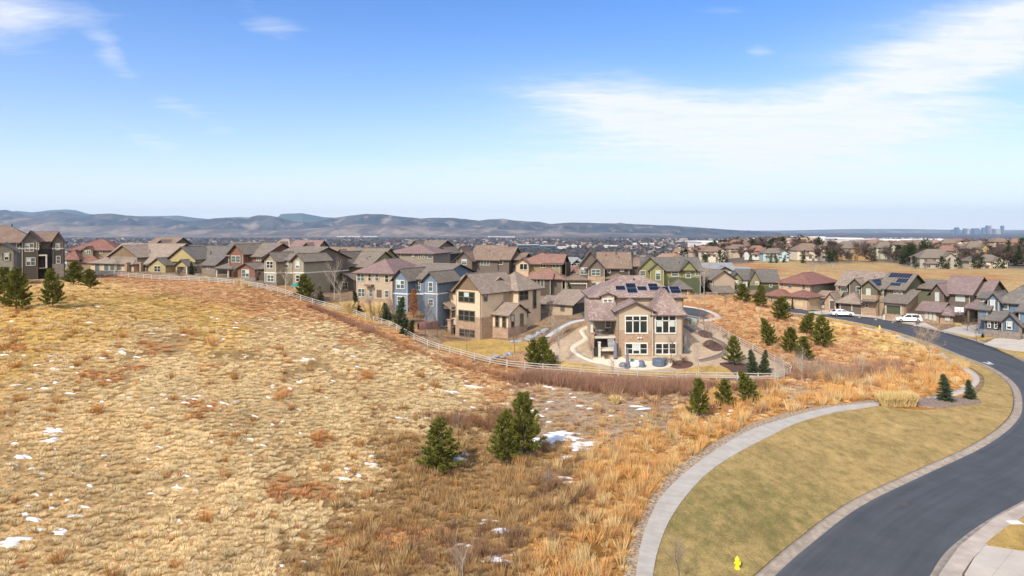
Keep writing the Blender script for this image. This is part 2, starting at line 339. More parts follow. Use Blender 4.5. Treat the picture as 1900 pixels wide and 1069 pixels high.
def build_ground():
    ny, nx = GZ.shape; V = np.stack([_gx, _gy, GZ], -1).reshape(-1, 3)
    idx = np.arange(ny*nx).reshape(ny, nx)
    Fq = np.stack([idx[:-1,:-1], idx[:-1,1:], idx[1:,1:], idx[1:,:-1]], -1).reshape(-1, 4)
    c = zone_col(V[:,0], V[:,1], V[:,2])
    gl_ = np.abs(fbm((V[:,0]+.6*V[:,1])/11, (V[:,1]-.3*V[:,0])/26, 44, 4)-.5); c = c*(1-.42*np.clip(1-gl_/.035, 0, 1)*((V[:,1] < 120) & (V[:,1] > 20)))[:,None]
    m = bpy.data.materials.new('soil'); m.use_nodes = True; nt = m.node_tree; N, L, node = NT(nt); b = N['Principled BSDF']
    b.inputs['Roughness'].default_value = .95; b.inputs['Specular IOR Level'].default_value = .1
    geo = node('ShaderNodeNewGeometry'); P = geo.outputs['Position']
    a = node('ShaderNodeAttribute'); a.attribute_name = 'tone'
    f1 = ramp(nt, noise(nt, P, .9, 8, .65), [(.3, .55), (.7, 1.35)]); f2 = ramp(nt, noise(nt, P, .09, 5, .6), [(.3, .8), (.7, 1.2)])
    col = mixc(nt, 1.0, a.outputs['Color'], f1, 'MULTIPLY'); col = mixc(nt, 1.0, col, f2, 'MULTIPLY')
    f3 = ramp(nt, noise(nt, P, 5.5, 4, .7), [(.35, .6), (.65, 1.3)]); col = mixc(nt, 1.0, col, f3, 'MULTIPLY')
    # distant plain: fields, bare woods and built-up blocks, seen only from far off
    sy = node('ShaderNodeSeparateXYZ'); L.new(P, sy.inputs[0])
    far = ramp(nt, math_(nt, 'DIVIDE', sy.outputs[1], 6000), [(.12, 0.0), (.3, 1.0)])
    PF = mapping(nt, P, scale=(1, .45, 0))
    t1 = noise(nt, PF, .0022, 7, .62); t2 = noise(nt, PF, .018, 6, .7)
    vo = node('ShaderNodeTexVoronoi'); vo.inputs['Scale'].default_value = .012; L.new(PF, vo.inputs['Vector'])
    big = ramp(nt, t1, [(.34, (.045,.047,.05)), (.50, (.075,.065,.06)), (.60, (.15,.12,.09)), (.75, (.30,.24,.17))])
    sp = ramp(nt, t2, [(.35, .45), (.62, 1.25)]); big = mixc(nt, 1.0, big, sp, 'MULTIPLY')
    roof = math_(nt, 'MULTIPLY', ramp(nt, vo.outputs['Distance'], [(.16, 1.0), (.24, 0.0)]), ramp(nt, noise(nt, PF, .0016, 3, .5), [(.52, 0.0), (.64, .8)]))
    big = mixc(nt, roof, big, (.6, .56, .52))
    tan = ramp(nt, math_(nt, 'DIVIDE', sy.outputs[1], 20000), [(.55, 0.0), (.75, .75)])
    left = ramp(nt, math_(nt, 'ADD', math_(nt, 'DIVIDE', sy.outputs[0], 20000), .5), [(.35, 1.0), (.62, 0.0)])
    big = mixc(nt, math_(nt, 'MULTIPLY', tan, left), big, (.36, .28, .19))
    L.new(mixc(nt, far, col, big), b.inputs['Base Color'])
    bn = node('ShaderNodeBump'); bn.inputs['Strength'].default_value = .8; bn.inputs['Distance'].default_value = .15
    L.new(noise(nt, P, 3.5, 6, .7), bn.inputs['Height']); L.new(bn.outputs[0], b.inputs['Normal'])
    tag(link('ground', np_mesh('ground', V, Fq, m, np.hstack([c, np.ones((len(c), 1))]), True)), kind='structure')
build_ground()
# ------------------------------------------------------------------ sheets laid over the ground
def smooth_px(P, closed=False, n=6):
    """Catmull-Rom through ground points"""
    P = [np.array(p[:2], float) for p in P]; out = []; m = len(P)
    rng = range(m) if closed else range(m-1)
    for i in rng:
        p0 = P[(i-1) % m] if closed or i > 0 else P[0]; p1 = P[i]; p2 = P[(i+1) % m]
        p3 = P[(i+2) % m] if closed or i+2 < m else P[-1]
        for k in range(n):
            t = k/n; out.append(.5*((2*p1)+(-p0+p2)*t+(2*p0-5*p1+4*p2-p3)*t*t+(-p0+3*p1-3*p2+p3)*t**3))
    if not closed: out.append(P[-1])
    return out
def gp(pts): return [g(*p) for p in pts]
def sheet(name, poly, off, mat, cell=1.5, kind='structure', skirt=.25, parent=None):
    """poly: list of ground (x, y); a thin slab following the terrain"""
    from mathutils.geometry import delaunay_2d_cdt
    r = delaunay_2d_cdt([Vector((float(p[0]), float(p[1]))) for p in poly], [], [list(range(len(poly)))], 1, 1e-3)
    bm = bmesh.new(); vs = [bm.verts.new((p[0], p[1], 0)) for p in r[0]]
    for t in r[2]:
        a_, b_, c_ = (r[0][k] for k in t[:3]); t = t if (b_-a_).cross(c_-a_) > 0 else t[::-1]
        bm.faces.new([vs[k] for k in t])
    xs = [p[0] for p in poly]; ys = [p[1] for p in poly]
    for lo, hi, n in ((min(xs), max(xs), (1, 0, 0)), (min(ys), max(ys), (0, 1, 0))):
        k = lo+cell
        while k < hi:
            bmesh.ops.bisect_plane(bm, geom=bm.verts[:]+bm.edges[:]+bm.faces[:], plane_co=(k, k, 0), plane_no=n, dist=1e-5); k += cell
    be = [e for e in bm.edges if e.is_boundary]
    V = np.array([v.co[:] for v in bm.verts]); z = hz(V[:,0], V[:,1])+off
    for v, q in zip(bm.verts, z): v.co.z = q
    if skirt:
        r = bmesh.ops.extrude_edge_only(bm, edges=be)
        for v in [x for x in r['geom'] if isinstance(x, bmesh.types.BMVert)]: v.co.z -= skirt
    me = bpy.data.meshes.new(name); bm.to_mesh(me); bm.free(); me.materials.append(mat)
    o = link(name, me, parent)
    if kind: o['kind'] = kind
    return o
def pxsheet(name, px, off, mat, smooth=True, **k):
    P = gp(px); P = smooth_px(P, True, 5) if smooth else [p[:2] for p in P]
    return sheet(name, P, off, mat, **k)
def sweep(name, path, prof, mat, kind='structure', parent=None, step=None):
    """sweep a cross-section (offset to the left of travel, height over the ground) along ground points"""
    P = np.array([p[:2] for p in path]); T = np.gradient(P, axis=0); T /= np.linalg.norm(T, axis=1, keepdims=True); Nn = np.stack([-T[:,1], T[:,0]], 1)
    V = []; Fq = []; m = len(prof)
    for i, p in enumerate(P):
        for o, z in prof: q = p+Nn[i]*o; V.append((q[0], q[1], float(hz(q[0], q[1]))+z))
    for i in range(len(P)-1):
        for k in range(m-1): Fq.append((i*m+k, i*m+k+1, (i+1)*m+k+1, (i+1)*m+k))
    o = link(name, np_mesh(name, V, Fq, mat), parent)
    if kind: o['kind'] = kind
    return o
def ribbon(name, px, w, off, mat, n=6, **k):
    P = smooth_px(gp(px), False, n); return sweep(name, P, [(-w/2, off-.25), (-w/2, off), (0, off+.003), (w/2, off), (w/2, off-.25)], mat, **k)
# concrete with joints and stains; asphalt with wear lines
concrete = pmat('concrete', (.44,.40,.345), (.36,.325,.275), .8, .9, .25, 12, 7)
concrete2 = pmat('drive_concrete', (.50,.44,.37), (.41,.36,.30), .5, .9, .2, 12, 7)
asphalt = pmat('asphalt', (.056,.060,.065), (.074,.078,.083), .35, .82, .35, 25, 8, spec=.25, lo=.3, hi=.7)
gutterm = pmat('gutter', (.35,.29,.23), (.22,.18,.14), 1.6, .9, .3, 10, 7)
lawnm = bpy.data.materials.new('dormant_lawn')
def lawn_mat(m, c1, c2, c3, green=None):
    m.use_nodes = True; nt = m.node_tree; N, L, node = NT(nt); b = N['Principled BSDF']; b.inputs['Roughness'].default_value = .95; b.inputs['Specular IOR Level'].default_value = .1
    P = node('ShaderNodeNewGeometry').outputs['Position']
    P1 = mapping(nt, P, scale=(1, .55, 1), rot=(0, 0, radians(-35)))
    c = mixc(nt, ramp(nt, noise(nt, P1, .30, 8, .72), [(.36, 0.0), (.66, 1.0)]), c1, c2)
    c = mixc(nt, math_(nt, 'MULTIPLY', ramp(nt, noise(nt, P1, 1.6, 8, .78), [(.50, 0.0), (.66, 1.0)]), .5), c, c3)
    if green:
        d = node('ShaderNodeVectorMath'); d.operation = 'DISTANCE'; L.new(P, d.inputs[0]); d.inputs[1].default_value = green
        gm_ = math_(nt, 'MULTIPLY', ramp(nt, math_(nt, 'DIVIDE', d.outputs['Value'], 20), [(.15, 1.0), (.8, 0.0)]), ramp(nt, noise(nt, P1, .8, 7, .7), [(.36, .15), (.60, 1.0)]))
        c = mixc(nt, math_(nt, 'MULTIPLY', gm_, .7), c, (.15,.14,.045))
    c = mixc(nt, 1.0, c, ramp(nt, noise(nt, P1, 1.1, 7, .75), [(.34, .74), (.66, 1.2)]), 'MULTIPLY')
    c = mixc(nt, 1.0, c, ramp(nt, noise(nt, P, 9, 4, .8), [(.3, .55), (.7, 1.4)]), 'MULTIPLY')
    L.new(c, b.inputs['Base Color']); bn = node('ShaderNodeBump'); bn.inputs['Strength'].default_value = 1; bn.inputs['Distance'].default_value = .06
    L.new(noise(nt, P, 14, 4, .7), bn.inputs['Height']); L.new(bn.outputs[0], b.inputs['Normal'])
    return m
lawn_mat(lawnm, (.46,.315,.125), (.28,.20,.075), (.15,.13,.045), g(1345, 955))
goldlawn = lawn_mat(bpy.data.materials.new('gold_lawn'), (.47,.31,.10), (.38,.25,.08), (.24,.17,.06))
pebble = pmat('pebbles', (.44,.33,.22), (.20,.145,.095), 4.5, .95, 1.0, 9, 3, lo=.42, hi=.58)
mulch = pmat('mulch', (.115,.062,.045), (.07,.04,.03), 6, .95, .8, 20, 3)
yardm = pmat('yard_gravel', (.44,.33,.22), (.33,.245,.165), 1.5, .95, .6, 14, 6)
pathm = pmat('cream_path', (.62,.54,.42), (.54,.47,.36), 1.2, .9, .1)
brownpath = pmat('brown_path', (.20,.15,.125), (.15,.11,.09), 3, .95, .4)
whitep = pmat('road_paint', (.7,.7,.68), (.45,.45,.44), 6, .8)

ROAD_L = [(1330,1300),(1352,1200),(1400,1110),(1441,1067),(1502,1013),(1597,941),(1710,885),(1824,831),(1880,790),(1897,756),(1886,716),(1843,684),(1786,661),(1716,633),(1640,610),(1560,593.5),(1490,583),(1440,577)]
ROAD_R = [(1660,1300),(1675,1200),(1700,1120),(1726,1069),(1760,1021),(1824,972),(1900,930),(2000,878),(2055,820),(2060,765),(2000,712),(1900,672),(1848,647),(1766,621),(1660,597.5),(1560,581),(1500,575),(1445,570.5)]
RL = smooth_px(gp(ROAD_L), False, 6); RR = smooth_px(gp(ROAD_R), False, 6)
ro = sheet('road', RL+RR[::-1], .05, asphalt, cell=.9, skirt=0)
co = np.array([v.co[:2] for v in ro.data.vertices]); A_ = np.array(RL); d_ = np.linalg.norm(co[:,None]-A_[None], axis=2); arc = np.concatenate([[0], np.cumsum(np.linalg.norm(np.diff(A_, axis=0), axis=1))])
dm = []; am = []
for q in co:   # distance from the left edge, and distance along the road
    a = A_[:-1]; b = A_[1:]; t = np.clip(((q-a)*(b-a)).sum(1)/((b-a)**2).sum(1), 0, 1); e = np.linalg.norm(a+(b-a)*t[:,None]-q, axis=1); k = e.argmin(); dm.append(e[k]); am.append(arc[k]+t[k]*(arc[k+1]-arc[k]))
at_ = ro.data.attributes.new('lane', 'FLOAT_VECTOR', 'POINT'); at_.data.foreach_set('vector', np.stack([dm, am, np.zeros(len(dm))], 1).astype(np.float32).ravel())
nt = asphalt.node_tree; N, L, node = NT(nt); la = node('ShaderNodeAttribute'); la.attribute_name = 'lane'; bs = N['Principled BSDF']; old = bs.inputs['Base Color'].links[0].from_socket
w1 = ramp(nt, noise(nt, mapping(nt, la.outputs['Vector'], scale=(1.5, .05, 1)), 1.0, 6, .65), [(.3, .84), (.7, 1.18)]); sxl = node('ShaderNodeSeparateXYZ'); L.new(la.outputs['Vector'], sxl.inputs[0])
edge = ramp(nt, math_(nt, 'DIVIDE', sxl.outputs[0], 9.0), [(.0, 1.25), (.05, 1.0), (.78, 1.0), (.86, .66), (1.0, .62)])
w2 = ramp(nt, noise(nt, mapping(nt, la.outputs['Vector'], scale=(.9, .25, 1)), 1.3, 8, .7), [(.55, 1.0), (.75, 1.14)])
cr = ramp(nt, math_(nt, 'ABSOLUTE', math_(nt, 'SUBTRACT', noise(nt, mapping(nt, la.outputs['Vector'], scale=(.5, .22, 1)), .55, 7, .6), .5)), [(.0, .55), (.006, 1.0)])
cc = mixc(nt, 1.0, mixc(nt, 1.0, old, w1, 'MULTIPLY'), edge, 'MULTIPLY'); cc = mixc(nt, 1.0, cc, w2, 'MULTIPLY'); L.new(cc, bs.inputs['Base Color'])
# the gutter pan and the kerb on both sides
def kerbs(path, s):
    sweep('kerb', path, [(s*.0, .055), (s*.42, .075), (s*.46, .17), (s*.76, .175), (s*.80, .0)], gutterm)
kerbs(RL, 1); kerbs(RR, -1)
SW_L = [(1170,1150),(1180,1069),(1191,1006),(1206,964),(1229,922),(1275,877),(1332,835),(1392,801),(1464,777),(1540,758),(1631,748.5)]
SW_R = [(1205,1150),(1212,1069),(1222,1021),(1241,972),(1271,926),(1313,881),(1362,847),(1426,813),(1483,786),(1559,765),(1631,754.5)]
WL = smooth_px(gp(SW_L), False, 6); WR = smooth_px(gp(SW_R), False, 6)
sheet('sidewalk', WL+WR[::-1], .16, concrete, cell=1.3)
# expansion joints are shallow dark lines across the walk
jm = pmat('joint', (.36,.32,.27), rough=1)
mb = MB()
for i in range(2, len(WL)-1):
    for t in (0,):
        a = WL[i]*(1-t)+WL[i+1]*t; b = WR[i]*(1-t)+WR[i+1]*t
        if 30 < a[1] < 75:
            d = np.array([-(b-a)[1], (b-a)[0]]); d = d/np.linalg.norm(d)*.012
            q = [a-d, b-d, b+d, a+d]; mb.add([(x[0], x[1], float(hz(*x))+.168) for x in q], [(0, 1, 2, 3)])
tag(mb.build('sidewalk_joints', jm), kind='structure')
ribbon('sidewalk', [(1452,588),(1500,593.5),(1560,602),(1642,617),(1725,648),(1766,672),(1798,690),(1809,704),(1800,717),(1780,728),(1735,740),(1690,747),(1631,751.5)], 1.05, .14, concrete)
# dormant lawn between walk and road
verge = [p for p in WR if p[1] > 25]; kl = [np.array(p)+0 for p in RL]
Kn = np.array(RL); T = np.gradient(Kn, axis=0); T /= np.linalg.norm(T, axis=1, keepdims=True); KO = Kn+np.stack([-T[:,1], T[:,0]], 1)*.88
i1 = next(i for i, p in enumerate(KO) if p[1] > 27); i2 = max(i for i, p in enumerate(KO) if p[1] < 145)
islw = smooth_px(gp([(1631,754.5),(1700,762),(1760,758),(1800,742),(1822,722),(1826,704),(1812,690),(1770,668),(1725,645),(1642,614),(1560,600)]), False, 4)
sheet('lawn', [list(p) for p in KO[i1:i2]]+[list(p) for p in islw[::-1]]+[list(p) for p in WR[::-1] if p[1] < 74 and p[1] > 27], .10, lawnm, cell=1.3)
GR = smooth_px(gp([(1631,742),(1540,752),(1460,767),(1385,790),(1322,824),(1264,862),(1220,905),(1196,945),(1172,1000),(1158,1069),(1140,1150)]), False, 5)
sheet('gravel_strip', GR+[p for p in WL if p[1] > 33][::1], .05, pebble, cell=1.3)
# planted island with grass clumps and two spruces
pxsheet('mulch_bed', [(1684,748),(1700,743),(1735,741),(1790,740),(1818,744),(1816,751),(1770,757),(1720,757)], .19, pmat('island_mulch', (.30,.225,.17), (.16,.11,.085), 4, .95, .8))
# cul-de-sac behind the centre house
cds = [(1326,587),(1312,579),(1290,573),(1268,570),(1200,563),(1130,560),(1092,561),(1070,566),(1080,585),(1100,598),(1200,600),(1268,594),(1300,593),(1318,591)]
C1 = smooth_px(gp(cds), True, 5); sheet('cul_de_sac', C1, .06, pmat('asphalt_court', (.052,.056,.062), (.078,.082,.086), .35, .82, .35, 25, 8, spec=.25, lo=.3, hi=.7), cell=1.5, skirt=0)
n_ = len(C1); sweep('kerb', C1[-12:]+C1[:22], [(0, .06), (-.45, .08), (-.5, .19), (-1.25, .19), (-1.3, 0)], concrete2)
# the centre yard: gravel, lawn, winding paths, beds, patio
pxsheet('yard', [(1012,650),(1050,625),(1090,603),(1180,600),(1270,600),(1310,603),(1380,640),(1462,688),(1415,701),(1280,699),(1120,690),(1010,681),(1000,668)], .05, yardm, cell=1.5)
pxsheet('lawn', [(1030,670),(1060,674),(1100,679),(1146,690),(1250,690),(1290,682),(1330,680),(1352,687),(1362,697),(1280,697),(1180,696),(1100,690),(1030,681)], .10, goldlawn)
ribbon('garden_path', [(1098,605),(1090,608),(1080,614),(1084,622),(1088,629),(1078,636),(1066,643),(1064,650),(1074,659),(1090,667),(1112,673),(1140,673)], .95, .11, pathm)
pxsheet('patio', [(1100,667),(1150,664),(1170,670),(1240,672),(1247,678),(1236,684),(1190,687),(1150,683),(1120,677)], .13, pathm)
ribbon('garden_path', [(1268,603),(1285,615),(1301,623),(1320,628),(1339,637),(1348,648),(1342,658),(1320,666),(1297,671)], 1.0, .10, brownpath)
for e in ([(1294,617),(1306,614),(1320,620),(1318,628),(1300,625)], [(1306,637),(1318,632),(1336,640),(1342,650),(1325,652),(1308,644)],
          [(1335,676),(1360,674),(1400,680),(1430,688),(1420,697),(1366,697),(1352,686)], [(1240,676),(1262,670),(1285,674),(1280,682),(1255,685)]):
    pxsheet('mulch_bed', e, .12, mulch)
pxsheet('lawn', [(815,645),(840,634),(900,630),(960,634),(1000,636),(985,646),(940,658),(900,664),(860,655)], .09, goldlawn)
pxsheet('lawn', [(610,560),(660,570),(720,590),(740,605),(700,600),(650,584),(600,572)], .09, goldlawn)
ribbon('sidewalk', [(1098,590),(1088,594),(1065,598),(1041,609),(1028,618),(1016,627)], 1.3, .16, pmat('grey_walk', (.50,.52,.52), (.44,.46,.46), 1, .9))
# driveways on the far side of the road
for px in ([(1500,580),(1545,576),(1580,578),(1555,583),(1520,584)], [(1556,583),(1590,580),(1640,579),(1668,588),(1640,591),(1590,587)], [(1650,593),(1668,588),(1716,600),(1740,612),(1712,607)],
           [(1748,615),(1780,606),(1840,604),(1862,612),(1840,620),(1806,627)], [(1826,640),(1846,630),(1940,626),(2000,650),(1905,655),(1862,650)]):
    pxsheet('driveway', px, .20, concrete2, smooth=False)
pxsheet('lawn', [(1778,622),(1800,618),(1850,618),(1860,626),(1830,630),(1805,630)], .18, goldlawn)
pxsheet('lawn', [(1850,648),(1870,645),(1930,646),(1990,690),(1935,680),(1895,668)], .15, goldlawn)
# bottom right corner: front walk, lawn, driveway
pxsheet('sidewalk', [(1744,1069),(1780,1018),(1842,968),(1905,935),(1960,905),(2000,905),(1930,945),(1880,975),(1836,1012),(1806,1040),(1786,1069),(1780,1120),(1726,1120)], .18, pmat('worn_walk', (.47,.40,.33), (.33,.275,.225), .7, .9, .3, 9, 7), smooth=False)
pxsheet('lawn', [(1828,1014),(1868,982),(1925,952),(2050,960),(2050,1040),(1900,1026)], .20, goldlawn, smooth=False)
pxsheet('driveway', [(1808,1041),(1830,1018),(1900,1029),(2050,1042),(2050,1180),(1788,1180),(1790,1072)], .21, concrete2, smooth=False)
mb = MB()
a = g(1848, 1022); b = g(1820, 1100); d = .015
for (p, q) in ((g(1880,1027), g(1822,1100)), (g(1960,1034), g(1925,1130))):
    mb.add([(p[0]-d, p[1], .225+p[2]), (p[0]+d, p[1], .225+p[2]), (q[0]+d, q[1], .225+q[2]), (q[0]-d, q[1], .225+q[2])], [(0, 1, 2, 3)])
tag(mb.build('driveway_joints', jm), kind='structure')
# arrow-like worn paint mark on the asphalt
mb = MB()
for (u0, v0, u1, v1, w) in ((1824,673,1836,676,.2), (1833,672,1839,675,.16), (1832,676.4,1843,676.2,.22)):
    p, q = np.array(g(u0, v0)), np.array(g(u1, v1)); d = (q-p)[:2]; n = np.array([-d[1], d[0]])/np.linalg.norm(d)*w
    mb.add([(x, y, float(hz(x, y))+.062) for x, y in (p[:2]-n, q[:2]-n, q[:2]+n, p[:2]+n)], [(0, 1, 2, 3)])
tag(mb.build('road_marking', whitep), kind='structure')
mc = MB(); p = g(1677, 937); mc.lathe([(.36, 0), (.36, .02)], 16, (p[0], p[1], p[2]+.052)); tag(mc.build('manhole_cover', pmat('iron', (.09,.08,.075), rough=.7)), 'round dark manhole cover in the middle of the curving asphalt road', 'manhole cover')
# ------------------------------------------------------------------ plants
def leafmat(name, c1, c2, c3=None, rough=.7, transl=.0, tint=False):
    m = bpy.data.materials.new(name); m.use_nodes = True; nt = m.node_tree; N, L, node = NT(nt); b = N['Principled BSDF']
    b.inputs['Roughness'].default_value = rough; b.inputs['Specular IOR Level'].default_value = .15
    a = node('ShaderNodeAttribute'); a.attribute_name = 'tone'; sx = node('ShaderNodeSeparateColor'); L.new(a.outputs['Color'], sx.inputs[0])
    c = mixc(nt, sx.outputs[0], c1, c2)
    if c3: c = mixc(nt, ramp(nt, sx.outputs[1], [(.72, 0.0), (.9, 1.0)]), c, c3)
    if tint:
        i = node('ShaderNodeAttribute'); i.attribute_type = 'INSTANCER'; i.attribute_name = 'tint'; c = mixc(nt, 1.0, c, i.outputs['Color'], 'MULTIPLY')
    L.new(c, b.inputs['Base Color']); return m
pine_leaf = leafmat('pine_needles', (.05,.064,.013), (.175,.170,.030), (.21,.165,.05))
spruce_leaf = leafmat('spruce_needles', (.038,.058,.028), (.10,.12,.065))
dark_leaf = leafmat('dark_needles', (.022,.04,.018), (.06,.08,.03))
bark = pmat('bark', (.13,.09,.065), (.075,.055,.04), 6, .95, .5)
pale_bark = pmat('pale_bark', (.46,.42,.37), (.30,.27,.24), 6, .9, .3)
twigm = pmat('twigs', (.24,.19,.16), (.16,.12,.10), 3, .95)
redtwig = pmat('red_twigs', (.20,.10,.075), (.13,.07,.06), 3, .95)
goldtwig = pmat('golden_twigs', (.46,.34,.20), (.34,.25,.15), 3, .95)
rustleaf = leafmat('rust_leaves', (.20,.075,.022), (.34,.13,.035))
def tri_cloud(P, D, ln, wd, rng, curl=.0):
    """one narrow triangle per (base point, direction)"""
    n = len(P); D = D/np.linalg.norm(D, axis=1, keepdims=True); R = rng.normal(size=(n, 3)); S = np.cross(D, R); S /= np.linalg.norm(S, axis=1, keepdims=True)+1e-9
    ln = ln*np.ones(n); wd = wd*np.ones(n); V = np.empty((n, 3, 3)); V[:,0] = P-S*wd[:,None]/2; V[:,1] = P+S*wd[:,None]/2; V[:,2] = P+D*ln[:,None]
    return V
def conifer_meshes(seed, h=5.0, r=1.7, style='pine', dens=1.0, leaf=None):
    rng = np.random.default_rng(seed); tm = MB(); bend = rng.normal(0, .02, 2)
    ax = lambda t: np.array([bend[0]*h*t*t*4, bend[1]*h*t*t*4, h*t])
    for k in range(6): tm.tube(ax(k/6), ax((k+1)/6), .034*h*(1-k/6.3)*.6+.01, .034*h*(1-(k+1)/6.3)*.6+.01, 7)
    T = []; C = []
    nb = int((66 if style == 'pine' else 90)*dens); t0 = .10 if style == 'pine' else .04
    for b in range(nb):
        t = t0+(1-t0)*((b+rng.random())/nb)**(.9 if style == 'pine' else 1.0); t = min(t, .985); az = b*2.399+rng.normal(0, .3)
        if style == 'pine': prof = (1-t)**.66*min(1, (t+.14)*3.4); up = .16+.75*t+rng.normal(0, .10); L_ = r*prof*rng.uniform(.66, 1.18)+.10*h*(1-t)*.3+.12
        else: prof = (1-t)**.92; up = -.12+.5*t+rng.normal(0, .06); L_ = r*prof*rng.uniform(.82, 1.1)+.08
        d = np.array([cos(az), sin(az), 0]); p = ax(t); ns = max(2, int(L_/ (.16 if style == 'pine' else .13)))
        q = p.copy(); prev = p.copy()
        shade = rng.uniform(0, 1)
        for s_ in range(1, ns+1):
            f = s_/ns; rise = up*f*L_ if style != 'pine' else (up*f*f*.9+.05*f)*L_
            q = p+d*L_*f+np.array([0, 0, rise])+rng.normal(0, .02, 3)
            if s_ in (1, ns//2+1, ns): tm.tube(prev, q, .02*(1.2-f), .012*(1.2-f), 3); prev = q.copy()
            if f < .28 and style == 'pine' and t < .8: continue
            nside = 3 if style == 'pine' else 2
            for w in range(nside):
                side = np.cross(d, [0, 0, 1])*(w-(nside-1)/2)*(1.0 if style == 'pine' else 1.5)
                c0 = q+side*.14*L_*(1.1-f)*rng.uniform(.6, 1.3)+rng.normal(0, .05, 3)
                m = 11 if style == 'pine' else 9
                dd = d*.8+side*.5+np.array([0, 0, .75 if style == 'pine' else .1]); dd = dd/np.linalg.norm(dd)
                D = dd[None]+rng.normal(0, .55 if style == 'pine' else .45, (m, 3)); P = c0[None]+rng.normal(0, .035, (m, 3))
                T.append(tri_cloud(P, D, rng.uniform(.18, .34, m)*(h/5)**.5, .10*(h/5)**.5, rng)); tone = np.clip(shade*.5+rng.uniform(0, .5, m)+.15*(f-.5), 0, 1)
                C.append(np.repeat(np.stack([tone, rng.random(m)*.8+.2*(rng.random()<.08), tone, np.ones(m)], 1)[:,None], 3, 1))
    for k in range(int(26)):   # leader
        t = rng.uniform(.9, 1.02); P = ax(t)[None]+rng.normal(0, .03, (6, 3)); D = np.array([[0, 0, .8]])+rng.normal(0, .5, (6, 3))
        T.append(tri_cloud(P, D, .22, .07, rng)); C.append(np.tile([[[.5,.3,.5,1]]], (6, 3, 1)))
    V = np.concatenate(T).reshape(-1, 3); C = np.concatenate(C).reshape(-1, 4)
    return tm.mesh('trunk', bark), np_mesh('crown', V, np.arange(len(V)).reshape(-1, 3), leaf or (pine_leaf if style == 'pine' else spruce_leaf), C)
def place_tree(name, meshes, loc, s, rz, label, cat, group=None, sxy=1.0, parts=('trunk', 'crown')):
    o = empty(name, (loc[0], loc[1], loc[2]-.06), rz, label=label, cat=cat, group=group); o.scale = (s*sxy, s*sxy, s)
    for pn, me in zip(parts, meshes): link(pn, me, o)
    return o
def bare_meshes(seed, h=6, spread=.45, n0=9, levels=3, r0=.06, mat=None, twig=None, upright=.75, multi=1, fine=.012, trunk=.28):
    rng = np.random.default_rng(seed); tm = MB(); T = []
    def grow(p, d, L_, r, lv):
        q = p; segs = 3
        for k in range(segs):
            d = d+rng.normal(0, .07, 3)+np.array([0, 0, .05*upright]); d = d/np.linalg.norm(d); q2 = q+d*L_/segs
            if lv == 0: tm.tube(q, q2, r*(1-k*.18), r*(1-(k+1)*.18), 6)
            elif r > fine*1.3: tm.tube(q, q2, r*(1-k*.25), r*(1-(k+1)*.25), 3)
            else:
                S = np.cross(d, rng.normal(size=3)); S /= np.linalg.norm(S); T.append(np.array([q-S*r, q+S*r, q2+S*r*.3, q2-S*r*.3]))
            if lv < levels and (k > 0 or lv > 0):
                for _ in range(max(2, n0//(2 if lv == 0 else 3))):
                    a = rng.uniform(0, 2*pi); t = rng.random(); nd = d*upright+np.array([cos(a), sin(a), rng.uniform(-.1, .35)])*spread*1.5; nd /= np.linalg.norm(nd)
                    grow(q*(1-t)+q2*t, nd, L_*rng.uniform(.42, .62), max(r*.42, fine*.5), lv+1)
            q = q2
        return q
    for m in range(multi):
        a = rng.uniform(0, 2*pi); b = 0 if multi == 1 else .18; d = np.array([cos(a)*b, sin(a)*b, 1])
        grow(np.array([cos(a)*b, sin(a)*b, 0]), d/np.linalg.norm(d), h*.78*rng.uniform(.8, 1), r0, 0)
    V = np.concatenate(T); return tm.mesh('trunk', mat or bark), np_mesh('twigs', V, np.arange(len(V)).reshape(-1, 4), twig or twigm)
# ---- scattered ground cover through instancing
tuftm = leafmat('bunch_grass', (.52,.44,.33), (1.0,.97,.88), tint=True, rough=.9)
def tuft_proto(seed, n, r, hgt, wid, spread, kind='dome'):
    rng = np.random.default_rng(seed); az = rng.uniform(0, 2*pi, n); rad = np.sqrt(rng.random(n))*r
    P = np.stack([cos_(az)*rad, sin_(az)*rad, np.zeros(n)-.03], 1)
    lean = (rad/r)*spread+rng.normal(0, .12, n)
    D = np.stack([cos_(az)*lean, sin_(az)*lean, np.ones(n)], 1)+rng.normal(0, .10, (n, 3)); ln = hgt*rng.uniform(.65, 1.15, n)
    if kind == 'dome': ln = ln*(1-.25*(rad/r))
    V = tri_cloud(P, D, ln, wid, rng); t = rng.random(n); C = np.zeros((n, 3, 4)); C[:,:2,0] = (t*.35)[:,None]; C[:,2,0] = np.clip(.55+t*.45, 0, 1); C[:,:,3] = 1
    return np_mesh('tuft', V.reshape(-1, 3), np.arange(n*3).reshape(-1, 3), tuftm, C.reshape(-1, 4))
cos_, sin_ = np.cos, np.sin
